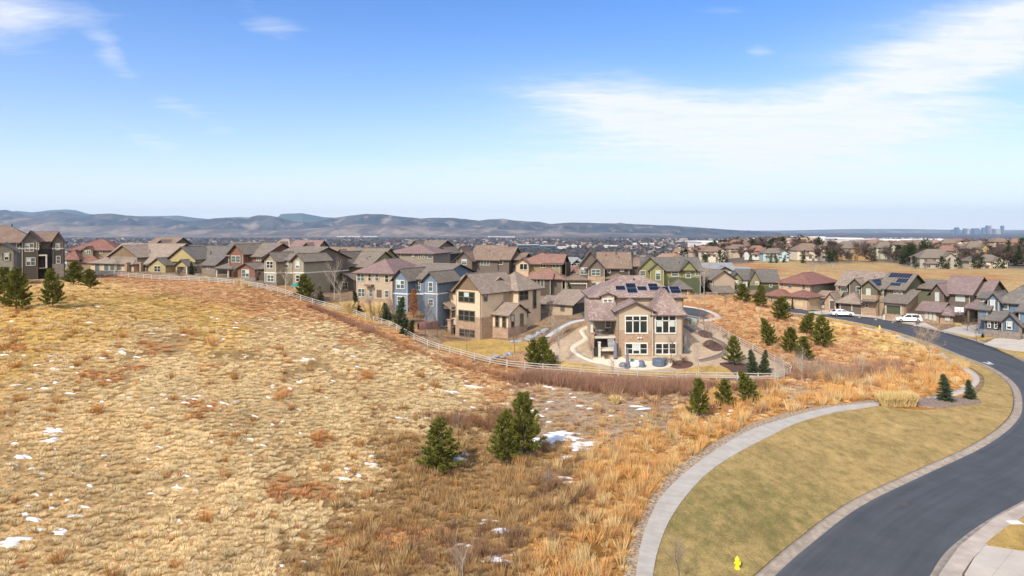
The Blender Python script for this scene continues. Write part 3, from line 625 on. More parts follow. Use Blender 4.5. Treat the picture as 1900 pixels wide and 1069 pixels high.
def scatter(name, protos, P, scl, sz, tint, label, cat, seed=1):
    """one ground-cover object: points that carry their own size, turn and colour"""
    col = bpy.data.collections.new(name+'_kinds')
    for i, me in enumerate(protos): col.objects.link(bpy.data.objects.new('%s_kind_%d' % (name, i), me))
    rng = np.random.default_rng(seed); me = bpy.data.meshes.new(name); n = len(P); me.vertices.add(n); me.vertices.foreach_set('co', np.asarray(P, np.float32).ravel())
    a = me.attributes.new('scl', 'FLOAT_VECTOR', 'POINT'); a.data.foreach_set('vector', np.stack([scl, scl, sz], 1).astype(np.float32).ravel())
    a = me.attributes.new('rot', 'FLOAT_VECTOR', 'POINT'); R = np.zeros((n, 3), np.float32); R[:,2] = rng.uniform(0, 2*pi, n); R[:,:2] = rng.normal(0, .08, (n, 2)); a.data.foreach_set('vector', R.ravel())
    a = me.attributes.new('tint', 'FLOAT_COLOR', 'POINT'); a.data.foreach_set('color', np.hstack([tint, np.ones((n, 1))]).astype(np.float32).ravel())
    o = link(name, me); tag(o, label, cat, kind='stuff')
    ng = bpy.data.node_groups.new(name, 'GeometryNodeTree'); ng.interface.new_socket('Geometry', in_out='INPUT', socket_type='NodeSocketGeometry'); ng.interface.new_socket('Geometry', in_out='OUTPUT', socket_type='NodeSocketGeometry')
    Nn = ng.nodes.new; Lk = ng.links.new; gi = Nn('NodeGroupInput'); go = Nn('NodeGroupOutput'); ci = Nn('GeometryNodeCollectionInfo'); ci.inputs[0].default_value = col
    ci.inputs['Separate Children'].default_value = True; ci.inputs['Reset Children'].default_value = True; ip = Nn('GeometryNodeInstanceOnPoints'); ip.inputs['Pick Instance'].default_value = True
    def at_(nm):
        x = Nn('GeometryNodeInputNamedAttribute'); x.data_type = 'FLOAT_VECTOR'; x.inputs['Name'].default_value = nm; return x.outputs['Attribute']
    e2r = Nn('FunctionNodeEulerToRotation'); Lk(at_('rot'), e2r.inputs[0]); Lk(e2r.outputs[0], ip.inputs['Rotation']); Lk(at_('scl'), ip.inputs['Scale'])
    Lk(gi.outputs[0], ip.inputs['Points']); Lk(ci.outputs[0], ip.inputs['Instance']); Lk(ip.outputs[0], go.inputs[0]); o.modifiers.new(name, 'NODES').node_group = ng
    return o
def inpoly(x, y, poly):
    ins = np.zeros(len(x), bool); n = len(poly)
    for i in range(n):
        x0, y0 = poly[i-1][:2]; x1, y1 = poly[i][:2]; c = ((y0 > y) != (y1 > y)); t = np.where(c, (x1-x0)*(y-y0)/((y1-y0) if y1 != y0 else 1e-9)+x0, 0); ins ^= c & (x < t)
    return ins
# ground where nothing wild grows: everything right of the walk, the yards behind the fence
KEEP = [GR+[(-5, 20), (120, 20), (120, 76), (45, 76)],
        [p[:2] for p in gp([(1631,744),(1700,738),(1780,728),(1806,714),(1808,700),(1798,688),(1766,668),(1725,645),(1642,614),(1560,600),(1440,584),(1440,570),(1600,540),(2300,560),(2300,900),(1631,900)])],
        [p[:2] for p in gp([(150,508),(186,511),(300,521),(400,526),(480,535),(560,560),(640,581),(700,601),(760,627),(800,645),(870,665),(940,681),(1000,688),(1100,695),(1200,701.5),(1400,704.5),(1440,702),(1472,688),(1400,640),(1340,607),(1300,590)])]
        +[p[:2] for p in gp([(1340,590),(1336,580),(1300,566),(1280,562)])]+[at(1260,150)[:2], at(1200,175)[:2], at(600,190)[:2], at(100,190)[:2]]]
def grid_pts(step, ymin, ymax, rng, margin=1.12):
    xs = np.arange(-ymax*.75*margin, ymax*.75*margin, step); ys = np.arange(ymin, ymax, step); X, Y = np.meshgrid(xs, ys); X = X.ravel(); Y = Y.ravel()
    X = X+rng.uniform(-.48, .48, len(X))*step; Y = Y+rng.uniform(-.48, .48, len(Y))*step; k = np.abs(X) < Y*.75*margin+3; X, Y = X[k], Y[k]
    for poly in KEEP: k = ~inpoly(X, Y, poly); X, Y = X[k], Y[k]
    return X, Y, hz(X, Y)
def zones_of(X, Y, Z):
    names = list(ZC); Wt = np.zeros((len(X), len(names)))
    for i in range(0, len(X), 15000):
        s = slice(i, i+15000); w = zone_w(X[s], Y[s], Z[s], 2.0)
        for j, nm in enumerate(names): Wt[s, j] = w[:, [k for k, q in enumerate(_zn) if q == nm]].sum(1)
    return Wt, names
def pick(Wt, rng): c = Wt.cumsum(1); c /= c[:, -1:]; return (rng.random((len(Wt), 1)) > c).sum(1)
TINT = {'straw': [(.93,.75,.44), (.88,.70,.41), (.94,.78,.49)], 'pale': [(.98,.82,.52), (.94,.77,.46), (.95,.80,.52)], 'gold': [(.94,.71,.34), (.92,.70,.36), (.88,.62,.28)],
        'brown': [(.48,.29,.12), (.56,.33,.12), (.45,.29,.14), (.62,.43,.21)], 'orange': [(.80,.43,.13), (.86,.50,.17), (.70,.38,.14), (.84,.62,.30)], 'dirt': [(.70,.52,.28), (.60,.45,.26), (.56,.33,.19)],
        'redb': [(.48,.29,.20), (.52,.31,.19), (.72,.52,.28)], 'rust': [(.74,.42,.22), (.66,.35,.18), (.80,.54,.30), (.84,.63,.36)], 'yard': [(.5,.35,.18)], 'field': [(.62,.40,.13)], 'town': [(.4,.3,.2)]}
def make_tints(zi, names, rng):
    T = np.zeros((len(zi), 3))
    for j, nm in enumerate(names):
        k = np.where(zi == j)[0]; c = np.array(TINT[nm]); T[k] = c[rng.integers(0, len(c), len(k))]
    T = T*.84+T.mean(1, keepdims=True)*.15; return T*rng.uniform(.80, 1.13, (len(zi), 1))
_dome = [tuft_proto(s, 120, .25, .30, .045, 1.15) for s in range(4)]
_tall = [tuft_proto(20+s, 60, .24, .85, .036, .45, 'up') for s in range(3)]
_twig = [tuft_proto(40+s, 46, .30, 1.2, .030, .40, 'up') for s in range(3)]
rng = np.random.default_rng(5)
SNOWP = []
def snow_blob(x, y, r, el=2.2, ang=None):
    SNOWP.append((x, y, r, el, rng.normal(0, .25)+.1 if ang is None else ang))
for u, v, r, n in ((850,850,.55,16), (1040,810,.75,15), (1070,826,.6,14), (1012,818,.6,10), (1050,850,.5,5), (1050,892,.6,5), (1175,754,.8,2), (1345,757,.7,3), (1410,748,.5,2), (930,985,.55,4), (925,1040,.6,3), (862,1010,.3,3),
                   (35,1003,.5,5), (100,990,.3,3), (45,960,.3,3), (140,950,.35,2), (905,965,.25,4), (690,860,.4,6), (655,880,.4,5), (560,665,.4,3), (880,720,.6,3), (840,730,.5,3), (225,650,.4,4), (90,800,.4,6), (95,810,.4,5), (40,850,.4,4), (1000,770,.4,3), (1010,720,.4,2)):
    for _ in range(n):
        p = g(u+rng.normal(0, 9), v+rng.normal(0, 4.5)); snow_blob(p[0], p[1], r*rng.uniform(.35, .85), rng.uniform(2, 6))
big_snow = list(SNOWP)
sx_ = rng.uniform(-70, 30, 9000); sy_ = rng.uniform(33, 100, 9000); k = np.abs(sx_) < sy_*.8; sx_, sy_ = sx_[k], sy_[k]
for poly in KEEP: k = ~inpoly(sx_, sy_, poly); sx_, sy_ = sx_[k], sy_[k]
uu, vv = pix(sx_, sy_, hz(sx_, sy_)); den = np.clip(fbm(sx_/7, sy_/7, 31)*3.4-1.35, .03, 1)*np.where(uu < 700, np.clip(1.25-uu/900, .3, 1), .38)*np.where(vv < 590, .12, 1)*np.where(vv < 660, .45, 1)*np.where(vv > 880, np.where(uu > 350, .35, 1), 1)
k = rng.random(len(sx_)) < den*.17
for x, y in zip(sx_[k], sy_[k]): snow_blob(x, y, rng.uniform(.06, .17)*(1+.4*(y > 60)), el=rng.uniform(2, 7))
def build_snow():
    m = bpy.data.materials.new('snow'); m.use_nodes = True; b = m.node_tree.nodes['Principled BSDF']; b.inputs['Base Color'].default_value = (.60,.61,.64,1); b.inputs['Roughness'].default_value = .6
    V = []; Fc = []; C = 11
    for x, y, r, el, an in SNOWP:
        n = len(V); V.append((x, y, float(hz(x, y))+.10+.06*r)); ph = rng.uniform(0, 6, 3)
        for ring, (rr, up) in enumerate(((.55, .085), (1.0, -.02))):
            for k in range(C):
                a = 2*pi*k/C; q = r*rr*(1+.3*sin(2*a+ph[0])+.22*sin(3*a+ph[1])+.18*sin(5*a+ph[2])); dx, dy = q*cos(a)*el**.5, q*sin(a)/el**.5*1.2
                X, Y = x+dx*cos(an)-dy*sin(an), y+dx*sin(an)+dy*cos(an); V.append((X, Y, float(hz(X, Y))+up))
        for k in range(C):
            k2 = (k+1) % C; Fc.append((n, n+1+k, n+1+k2)); Fc.append((n+1+k, n+1+C+k, n+1+C+k2)); Fc.append((n+1+k, n+1+C+k2, n+1+k2))
    tag(link('snow_patches', np_mesh('snow_patches', V, Fc, m, None, True)), 'thin leftover snow patches lying between the bunch grass', 'snow', kind='stuff')
build_snow()
def on_snow(X, Y, f=.75):
    bad = np.zeros(len(X), bool)
    for x, y, r, el, an in SNOWP:
        k = np.abs(X-x)+np.abs(Y-y) < r*4
        if not k.any(): continue
        dx, dy = X[k]-x, Y[k]-y; a = dx*cos(an)+dy*sin(an); b = -dx*sin(an)+dy*cos(an)
        bad[k] |= (a/(r*el**.5))**2+(b/(r/el**.5*1.2))**2 < f
    return bad
def build_cover():
    # low bunch grass
    X, Y, Z = grid_pts(.48, 30, 74, rng); X2, Y2, Z2 = grid_pts(.85, 74, 165, rng); X = np.concatenate([X, X2]); Y = np.concatenate([Y, Y2]); Z = np.concatenate([Z, Z2])
    Wt, names = zones_of(X, Y, Z); zi = pick(Wt, rng); nm = np.array(names)[zi]
    patch = fbm(X/3.2, Y/3.2, 41); keep = rng.random(len(X)) < np.where(nm == 'dirt', .30, np.where(nm == 'yard', .1, np.clip(1.5-(patch < .40)*.95, 0, 1)))
    gully = np.abs(fbm((X+.6*Y)/11, (Y-.3*X)/26, 44, 4)-.5); keep &= (gully > .022) | (rng.random(len(X)) < .25)
    keep &= ~on_snow(X, Y) & (nm != 'town') & ~((nm == 'yard') & (Y > 100) & (X < 10))
    X, Y, Z, zi, nm = X[keep], Y[keep], Z[keep], zi[keep], nm[keep]
    T = make_tints(zi, names, rng)*(.80+.42*fbm(X/3.5, Y/6, 66, 3))[:,None]*(.86+.28*fbm(X/14, Y/22, 67, 3))[:,None]; redp = fbm(X/5.5, Y/5.5, 51); k = (redp > .735) & (Y < 110); T[k] = np.array([.66,.36,.18])*rng.uniform(.8, 1.2, (k.sum(), 1))
    grey = fbm(X/1.7, Y/1.7, 61) > .72; T[grey] = T[grey]*.72+np.array([.09,.075,.05])
    sc = rng.uniform(.40, 1.22, len(X))*np.where(Y > 74, 1.3, 1.0); szv = sc*rng.uniform(.8, 1.25, len(X))*np.where(nm == 'gold', 1.2, 1)*np.where((Y > 88) & (X < 5), .55, 1)
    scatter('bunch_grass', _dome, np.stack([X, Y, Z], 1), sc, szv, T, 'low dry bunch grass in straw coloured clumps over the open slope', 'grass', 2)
    # taller orange and brown grasses
    X, Y, Z = grid_pts(.50, 30, 70, rng); X2, Y2, Z2 = grid_pts(.9, 70, 165, rng); X = np.concatenate([X, X2]); Y = np.concatenate([Y, Y2]); Z = np.concatenate([Z, Z2])
    Wt, names = zones_of(X, Y, Z); zi = pick(Wt, rng); nm = np.array(names)[zi]
    pr = {'straw': .035, 'pale': .03, 'gold': .10, 'brown': .62, 'orange': .85, 'dirt': .05, 'redb': .22, 'rust': .42, 'yard': 0, 'field': .1, 'town': 0}
    patch = fbm(X/2.6, Y/2.6, 71); keep = rng.random(len(X)) < np.array([pr[n] for n in names])[zi]*np.clip((patch-.3)*3.2, .15, 1.3); keep &= ~on_snow(X, Y, 1.3)
    X, Y, Z, zi, nm = X[keep], Y[keep], Z[keep], zi[keep], nm[keep]; T = make_tints(zi, names, rng); k = np.isin(nm, ['straw', 'pale', 'gold']); T[k] = np.array([.52,.27,.10])*rng.uniform(.8, 1.2, (k.sum(), 1))
    sc = rng.uniform(.6, 1.3, len(X))*np.where(Y > 70, 1.3, 1.0); far_ = (Y > 86) & (X < 5); szv = sc*rng.uniform(.5, 1.0, len(X))*np.where(np.isin(nm, ['orange']), 1.3, 1.0)*np.where(far_, .42, 1); sc = sc*np.where(far_, .8, 1)
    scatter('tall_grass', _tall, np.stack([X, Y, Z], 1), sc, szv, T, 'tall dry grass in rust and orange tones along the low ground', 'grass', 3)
    # leafless red-brown willow thicket below the fence, and scattered twiggy shrubs
    P = []; TT = []; S = []
    for path, n, wd, hh, cc in (([(975,706),(1060,712),(1140,722),(1200,724),(1290,722)], 760, 2.4, 1.25, (.36,.215,.165)), ([(580,572),(640,596),(690,620)], 230, 1.3, .8, (.36,.21,.16)), ([(690,618),(780,655),(880,685),(970,704)], 260, 1.6, .6, (.46,.26,.16)),
                            ([(1290,722),(1380,722),(1420,720)], 130, 1.2, .9, (.30,.17,.12)), ([(820,790),(850,782),(900,790),(940,770)], 90, 2.2, .95, (.30,.17,.11)), ([(1480,690),(1540,700),(1620,690),(1650,680)], 170, 4, 1.0, (.38,.24,.18)),
                            ([(1490,680),(1560,700)], 60, 3, 1.2, (.42,.33,.27)), ([(800,1000),(900,1030),(1040,900)], 60, 3, .9, (.28,.17,.12)), ([(880,560),(900,548)], 2, 1, 1, (.3,.2,.15))):
        Q = np.array(smooth_px(gp(path), False, 12)); k = rng.integers(0, len(Q)-1, n); t = rng.random((n, 1)); q = Q[k]*(1-t)+Q[k+1]*t+rng.normal(0, wd/2, (n, 2))
        P.append(q); TT.append(np.array(cc)*rng.uniform(.75, 1.25, (n, 1))); S.append(hh*rng.uniform(.7, 1.2, n))
    P = np.concatenate(P); T = np.concatenate(TT); S = np.concatenate(S); ok = np.ones(len(P), bool)
    for poly in KEEP: ok &= ~inpoly(P[:,0], P[:,1], poly)
    P, T, S = P[ok], T[ok], S[ok]
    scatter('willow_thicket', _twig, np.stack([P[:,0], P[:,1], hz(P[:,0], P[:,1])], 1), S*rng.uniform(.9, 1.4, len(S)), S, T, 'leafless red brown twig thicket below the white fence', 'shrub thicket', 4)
build_cover()
# ------------------------------------------------------------------ houses
ROSE = pmat('rose_tile', (.36,.205,.175), (.27,.165,.15), .5, .85, .5, 8, kind='tile')
ROSEP = pmat('pale_rose_tile', (.47,.335,.275), (.28,.17,.14), .5, .85, .5, 8, kind='tile')
RED = pmat('red_tile', (.37,.145,.095), (.28,.105,.075), .5, .85, .5, 8, kind='tile')
TERRA = pmat('terracotta_tile', (.42,.20,.13), (.32,.15,.10), .5, .85, .5, 8, kind='tile')
BROWN = pmat('brown_tile', (.35,.22,.145), (.25,.16,.105), .5, .85, .5, 8, kind='tile')
TAUPE = pmat('taupe_shingle', (.29,.225,.165), (.215,.17,.125), .8, .9, .4, 8, kind='tile')
GREYR = pmat('grey_shingle', (.215,.185,.155), (.155,.135,.115), .8, .9, .4, 8, kind='tile')
MAUVE = pmat('mauve_tile', (.42,.305,.22), (.31,.225,.16), .6, .88, .5, 8, kind='tile')
BLUER = pmat('pale_grey_roof', (.34,.35,.37), (.28,.29,.31), .8, .9, .3, 8, kind='tile')
FASC = pmat('dark_fascia', (.075,.052,.04), rough=.8)
FASCL = pmat('light_fascia', (.55,.50,.42), rough=.8)
CREAM = pmat('cream_stucco', (.55,.43,.305), (.50,.39,.275), 1.2, .9, .15, 30)
TANST = pmat('tan_stucco', (.37,.29,.215), (.33,.26,.19), 1.2, .9, .15, 30)
PEACH = pmat('peach_stucco', (.46,.32,.21), (.41,.285,.19), 1.2, .9, .15, 30)
STONE = pmat('field_stone', (.46,.32,.22), (.27,.185,.13), 1.0, .9, .7, 10, kind='stone')
STONEG = pmat('grey_stone', (.27,.225,.19), (.16,.135,.115), 1.0, .9, .7, 10, kind='stone')
def lap(n, c): return pmat(n, c, tuple(x*.88 for x in c), .6, .85, .25, 10, kind='lap', arg=.22)
def bat(n, c): return pmat(n, c, tuple(x*.85 for x in c), .6, .85, .25, 10, kind='batten', arg=.55)
L_YEL = lap('yellow_lap', (.55,.42,.13)); L_RUST = lap('rust_lap', (.32,.125,.07)); L_TANO = lap('buff_lap', (.42,.36,.22)); L_OLIVE = lap('olive_lap', (.30,.27,.12)); L_OLV2 = lap('dark_olive_lap', (.15,.14,.07))
L_GREEN = lap('green_lap', (.33,.33,.095)); L_GREEND = lap('dark_green_lap', (.11,.13,.055)); L_TAN = lap('tan_lap', (.38,.30,.21)); L_BRN = lap('brown_lap', (.21,.16,.12)); L_DRK = lap('charcoal_lap', (.085,.075,.075)); L_GRB = lap('grey_brown_lap', (.20,.165,.145))
L_BLU = bat('blue_batten', (.185,.285,.42)); L_BLUD = lap('dark_blue_lap', (.075,.125,.20)); BAT_BR = bat('brown_batten', (.30,.185,.09)); L_SAGE = lap('sage_lap', (.36,.34,.25)); L_OCH = lap('ochre_lap', (.42,.28,.13)); L_DBR = lap('dark_brown_lap', (.12,.09,.07)); L_GRN3 = lap('moss_lap', (.20,.19,.10))
TRIM = pmat('cream_trim', (.52,.47,.39), rough=.7); TRIMW = pmat('white_trim', (.62,.59,.54), rough=.7); TRIMB = pmat('brown_trim', (.19,.135,.095), rough=.7); DOORM = pmat('garage_brown', (.10,.075,.06), rough=.7); DOORT = pmat('garage_tan', (.52,.40,.26), rough=.7)
def glassm(n, c, r=.08):
    m = bpy.data.materials.new(n); m.use_nodes = True; b = m.node_tree.nodes['Principled BSDF']; b.inputs['Base Color'].default_value = (*c, 1); b.inputs['Roughness'].default_value = r; b.inputs['Specular IOR Level'].default_value = .6; return m
GLASS = glassm('window_glass', (.02,.028,.026)); BLIND = glassm('blinds_behind_glass', (.40,.46,.44), .25); GLASST = glassm('teal_glass', (.065,.10,.095), .15)
SOLAR = glassm('solar_cells', (.008,.010,.018), .4); SOLF = pmat('panel_frame', (.42,.43,.45), rough=.4)
WR_ = random.Random(3)
class House:
    def __init__(s, name, label, u, Y, rz, cat='house', group=None, zg=None):
        s.Y = Y; s.O = np.array([(u-U0)/F*Y, Y]); s.c, s.s = cos(radians(rz)), sin(radians(rz)); z = float(hz(*s.O)) if zg is None else zg
        s.z = z; s.root = empty(name, (s.O[0], s.O[1], z), radians(rz), label=label, cat=cat, group=group); s.rm = BROWN; s.tr = TRIM; s.fm = FASC
    def X(s, u, y=0):
        k = (u-U0)/F; return (k*(s.O[1]+s.c*y)-s.O[0]+s.s*y)/(s.c-k*s.s)
    def D(s, u, x):
        k = (u-U0)/F; return (k*(s.O[1]+s.s*x)-s.O[0]-s.c*x)/(-s.s-k*s.c)
    def Z(s, v, x=0, y=0): return H-(v-V0)/F*(s.O[1]+s.s*x+s.c*y)-s.z
    def wing(s, uL, uR, vE, dep, mat, roof='gx', vR=None, y=0, vb=None, over=.45, rmat=None, vs=None, mat2=None, gmat=None, rise=None, eave_at='L', trim=True, name='wall', fm=None, hipR=True):
        x0, x1 = sorted((s.X(uL, y), s.X(uR, y))); 
        if isinstance(dep, str): dep = max(2.0, s.D(float(dep), x1)-y)
        xe = x0 if eave_at == 'L' else x1; ze = s.Z(vE, xe, y); y1 = y+dep; xm, ym = (x0+x1)/2, (y+y1)/2
        zb = s.Z(vb, xm, y) if vb else -2.5
        if rise is None:
            if vR is None: rise = .28*min(x1-x0, dep)
            else: rise = (s.Z(vR, xm, ym if roof in ('gx', 'hip') else y)-ze)
        m = MB(); zs = s.Z(vs, xm, y) if vs else None; gt = ze+rise-.10
        def body(za, zt, mi, gable):
            if gable and roof == 'gy': m.prism([(x0, za), (x1, za), (x1, zt), (xm, gt), (x0, zt)], y, y1, 'y', mi)
            elif gable and roof == 'gx': m.prism([(y, za), (y1, za), (y1, zt), (ym, gt), (y, zt)], x0, x1, 'x', mi)
            elif gable and roof == 'shed': m.prism([(y, za), (y1, za), (y1, ze+rise-.1), (y, zt)], x0, x1, 'x', mi)
            else: m.box(x0, x1, y, y1, za, zt, mi)
        body(zs if zs is not None else zb, ze, 0, True)
        w = m.build(name, [mat, mat2 or mat], s.root)
        if zs is not None:
            m = MB(); m.box(x0-.05, x1+.05, y-.05, y1+.05, zb, zs); m.build('lower_wall', [mat2], s.root)
            if trim: m = MB(); m.box(x0-.09, x1+.09, y-.09, y1+.09, zs-.02, zs+.2); m.build('belly_band', [s.tr], s.root)
        if gmat:
            m = MB(); g0 = .06
            if roof == 'gy': m.prism([(x0+g0, ze), (x1-g0, ze), (xm, gt-.05)], y-.05, y-.003, 'y')
            else: m.prism([(y+g0, ze), (y1-g0, ze), (ym, gt-.05)], x1+.003, x1+.05, 'x')
            m.build('gable_panel', [gmat], s.root)
        if roof: s.roof(roof, x0, x1, y, y1, ze, ze+rise, over, rmat, fm)
        if roof and s.Y < 175 and ze > 3:
            for xx in (x0+.12, x1-.12): m = MB(); m.box(xx-.045, xx+.045, y-.14, y-.055, max(zb, -1), ze-.05); m.build('downspout', [TRIM if WR_.random() < .5 else TRIMB], s.root)
            if roof == 'gx' and x1-x0 > 5:
                for q in range(2):
                    t = WR_.uniform(.25, .8); xx = x0+(x1-x0)*WR_.uniform(.2, .8); zz0 = ze+rise*t; m = MB(); m.tube((xx, y+dep/2*t, zz0-.1), (xx, y+dep/2*t, zz0+.35), .10, n=6); m.build('vent_pipe', [FASC], s.root)
        return dict(x0=x0, x1=x1, y0=y, y1=y1, ze=ze, zr=ze+rise, zb=zb)
    def roof(s, kind, x0, x1, y0, y1, ze, zr, o=.45, rmat=None, fm=None, t=.17, parent=None):
        m = MB(); R = rmat or s.rm; xm, ym = (x0+x1)/2, (y0+y1)/2; ze += .05
        if kind in ('gx', 'gy'):
            half = (y1-y0)/2 if kind == 'gx' else (x1-x0)/2; sl = (zr-ze)/half; c = ym if kind == 'gx' else xm
            a, b = (x0-o, x1+o) if kind == 'gx' else (y0-o, y1+o); ax = 'x' if kind == 'gx' else 'y'; zo = ze-sl*o; hw = half+o
            sec = [(c-hw, zo), (c, zr), (c+hw, zo), (c+hw, zo-t), (c, zr-t), (c-hw, zo-t)]; n = len(m.v)
            P = (lambda p, q: (q, p[0], p[1])) if ax == 'x' else (lambda p, q: (p[0], q, p[1]))
            vs = [P(p, a) for p in sec]+[P(p, b) for p in sec]; m.add(vs, [(0, 1, 7, 6), (1, 2, 8, 7)], 0)
            m.add(vs, [(2, 3, 9, 8), (5, 0, 6, 11), (3, 4, 10, 9), (4, 5, 11, 10), (0, 5, 4, 1), (1, 4, 3, 2), (6, 7, 10, 11), (7, 8, 9, 10)], 1)
        elif kind == 'shed':
            sl = (zr-ze)/(y1-y0); zo = ze-sl*o; zt = zr+sl*.02
            m.add([(x0-o, y0-o, zo), (x1+o, y0-o, zo), (x1+o, y1, zt), (x0-o, y1, zt), (x0-o, y0-o, zo-t), (x1+o, y0-o, zo-t), (x1+o, y1, zt-t), (x0-o, y1, zt-t)], [(0, 1, 2, 3)], 0)
            m.add(m.v[:8], [(4, 7, 6, 5), (0, 4, 5, 1), (1, 5, 6, 2), (2, 6, 7, 3), (3, 7, 4, 0)], 1)
        elif kind == 'hip':
            hw = min(x1-x0, y1-y0)/2; sl = (zr-ze)/hw; X0, X1, Y0, Y1 = x0-o, x1+o, y0-o, y1+o; zo = ze-sl*o; q = hw+o
            if x1-x0 >= y1-y0: r0, r1 = (X0+q, ym, zr), (X1-q, ym, zr); tf = [(0, 1, 9, 8), (1, 2, 9), (2, 3, 8, 9), (3, 0, 8)]
            else: r0, r1 = (xm, Y0+q, zr), (xm, Y1-q, zr); tf = [(0, 1, 8), (1, 2, 9, 8), (2, 3, 9), (3, 0, 8, 9)]
            vs = [(X0, Y0, zo), (X1, Y0, zo), (X1, Y1, zo), (X0, Y1, zo), (X0, Y0, zo-t), (X1, Y0, zo-t), (X1, Y1, zo-t), (X0, Y1, zo-t), r0, r1]
            if abs(r0[0]-r1[0])+abs(r0[1]-r1[1]) < .05: vs[9] = (r1[0]+.03, r1[1]+.03, r1[2])
            m.add(vs, tf, 0); m.add(vs, [(7, 6, 5, 4), (0, 4, 5, 1), (1, 5, 6, 2), (2, 6, 7, 3), (3, 7, 4, 0)], 1)
        elif kind == 'flat': m.box(x0-o, x1+o, y0-o, y1+o, ze, ze+t, 0)
        me = bpy.data.meshes.new('roof'); me.from_pydata(m.v, [], m.f); me.materials.append(R); me.materials.append(fm or s.fm); me.polygons.foreach_set('material_index', m.m); me.update()
        ro = link('roof', me, parent or s.root)
        if kind in ('gx', 'gy', 'hip'):   # ridge caps
            c = MB()
            if kind == 'gx': c.tube((x0-o, ym, zr), (x1+o, ym, zr), .11, n=5)
            elif kind == 'gy': c.tube((xm, y0-o, zr), (xm, y1+o, zr), .11, n=5)
            else:
                c.tube(r0, r1, .11, n=5)
                for q, r in (((X0, Y0, zo), r0), ((X1, Y0, zo), r1 if x1-x0 >= y1-y0 else r0), ((X1, Y1, zo), r1), ((X0, Y1, zo), r0 if x1-x0 >= y1-y0 else r1)): c.tube(q, r, .09, n=5)
            c.build('ridge_cap', R, ro)
        return ro
    def _win(s, a0, a1, z0, z1, plane, axis, sgn, cols=1, sash=True, tr=None, gl=None, fw=.10, lite=None):
        """axis y: front wall at y=plane; axis x: side wall at x=plane"""
        a0, a1 = sorted((a0, a1)); z0, z1 = sorted((z0, z1)); f = MB(); p = MB(); pr = .13
        if gl is None: gl = GLASS if WR_.random() < .6 else GLASST
        def bx(mb, q0, q1, w0, w1, d0, d1):
            d0, d1 = plane+sgn*d0, plane+sgn*d1
            if axis == 'y': mb.box(q0, q1, d0, d1, w0, w1)
            else: mb.box(d0, d1, q0, q1, w0, w1)
        bx(f, a0-fw, a1+fw, z1, z1+fw*1.3, -.01, pr); bx(f, a0-fw, a1+fw, z0-fw*1.2, z0, -.01, pr); bx(f, a0-fw, a0, z0, z1, -.01, pr); bx(f, a1, a1+fw, z0, z1, -.01, pr)
        w = (a1-a0)/cols
        for k in range(1, cols): bx(f, a0+k*w-fw*.55, a0+k*w+fw*.55, z0, z1, -.01, pr*.9)
        if sash: bx(f, a0, a1, (z0+z1)/2-.035, (z0+z1)/2+.035, -.01, .095)
        if lite: bx(f, a0, a1, z0+(z1-z0)*lite-.06, z0+(z1-z0)*lite+.06, -.01, pr*.9)
        bx(p, a0, a1, z0, z1, -.01, .065)
        fo = f.build('window', [tr or s.tr], s.root); p.build('pane', [gl or GLASS], fo)
        if WR_.random() < .4 and gl is not BLIND and s.Y < 200:
            b = MB(); hh = (z1-z0)*WR_.choice((.3, .5, .7)); w_ = (a1-a0)/cols; k = WR_.randrange(cols); bx(b, a0+k*w_+.06, a0+(k+1)*w_-.06, z1-hh, z1-.01, .066, .074); b.build('blind', [BLIND], fo)
        return fo
    def win(s, u0, v0, u1, v1, y=0, **k):
        x0, x1 = s.X(u0, y), s.X(u1, y); xm = (x0+x1)/2; return s._win(x0, x1, s.Z(v0, xm, y), s.Z(v1, xm, y), y, 'y', -1, **k)
    def swin(s, u0, v0, u1, v1, x, sgn=1, **k):
        d0, d1 = s.D(u0, x), s.D(u1, x); dm = (d0+d1)/2; return s._win(d0, d1, s.Z(v0, x, dm), s.Z(v1, x, dm), x, 'x', sgn, **k)
    def garage(s, u0, v0, u1, v1, y=0, mat=None, wins=True):
        x0, x1 = s.X(u0, y), s.X(u1, y); xm = (x0+x1)/2; z1, z0 = s.Z(v0, xm, y), s.Z(v1, xm, y); m = MB(); m.box(x0, x1, y-.06, y+.02, z0, z1)
        n = 4; hh = (z1-z0)/n
        for k in range(1, n): m.box(x0+.02, x1-.02, y-.075, y-.055, z0+k*hh-.02, z0+k*hh+.02)
        d = m.build('garage_door', [mat or DOORM], s.root)
        if wins:
            q = MB(); nn = 6; w = (x1-x0)/nn
            for k in range(nn): q.box(x0+k*w+.1, x0+(k+1)*w-.1, y-.085, y-.05, z1-hh+.1, z1-.12)
            q.build('pane', [GLASS], d)
        f = MB(); f.box(x0-.18, x0-.001, y-.07, y, z0, z1+.2); f.box(x1+.001, x1+.18, y-.07, y, z0, z1+.2); f.box(x0, x1, y-.07, y, z1+.001, z1+.2); f.build('frame', [s.tr], d)
    def door(s, u0, v0, u1, v1, y=0, mat=None):
        x0, x1 = s.X(u0, y), s.X(u1, y); xm = (x0+x1)/2; z1, z0 = s.Z(v0, xm, y), s.Z(v1, xm, y); m = MB(); m.box(x0, x1, y-.05, y+.02, z0, z1); d = m.build('door', [mat or DOORM], s.root)
        k = MB(); k.lathe([(.03, 0), (.045, .03), (.03, .06)], 8, (x1-.12, y-.09, z0+1.0)); k.build('handle', [TRIM], d)
    def post(s, u, v0, v1, y=0, w=.28, mat=None, name='post'):
        x = s.X(u, y); z1, z0 = s.Z(v0, x, y), s.Z(v1, x, y); m = MB(); m.box(x-w/2, x+w/2, y-w/2, y+w/2, z0, z1); m.box(x-w*.65, x+w*.65, y-w*.65, y+w*.65, z1-.18, z1-.02); m.box(x-w*.65, x+w*.65, y-w*.65, y+w*.65, z0, z0+.2); m.build(name, [mat or s.tr], s.root)
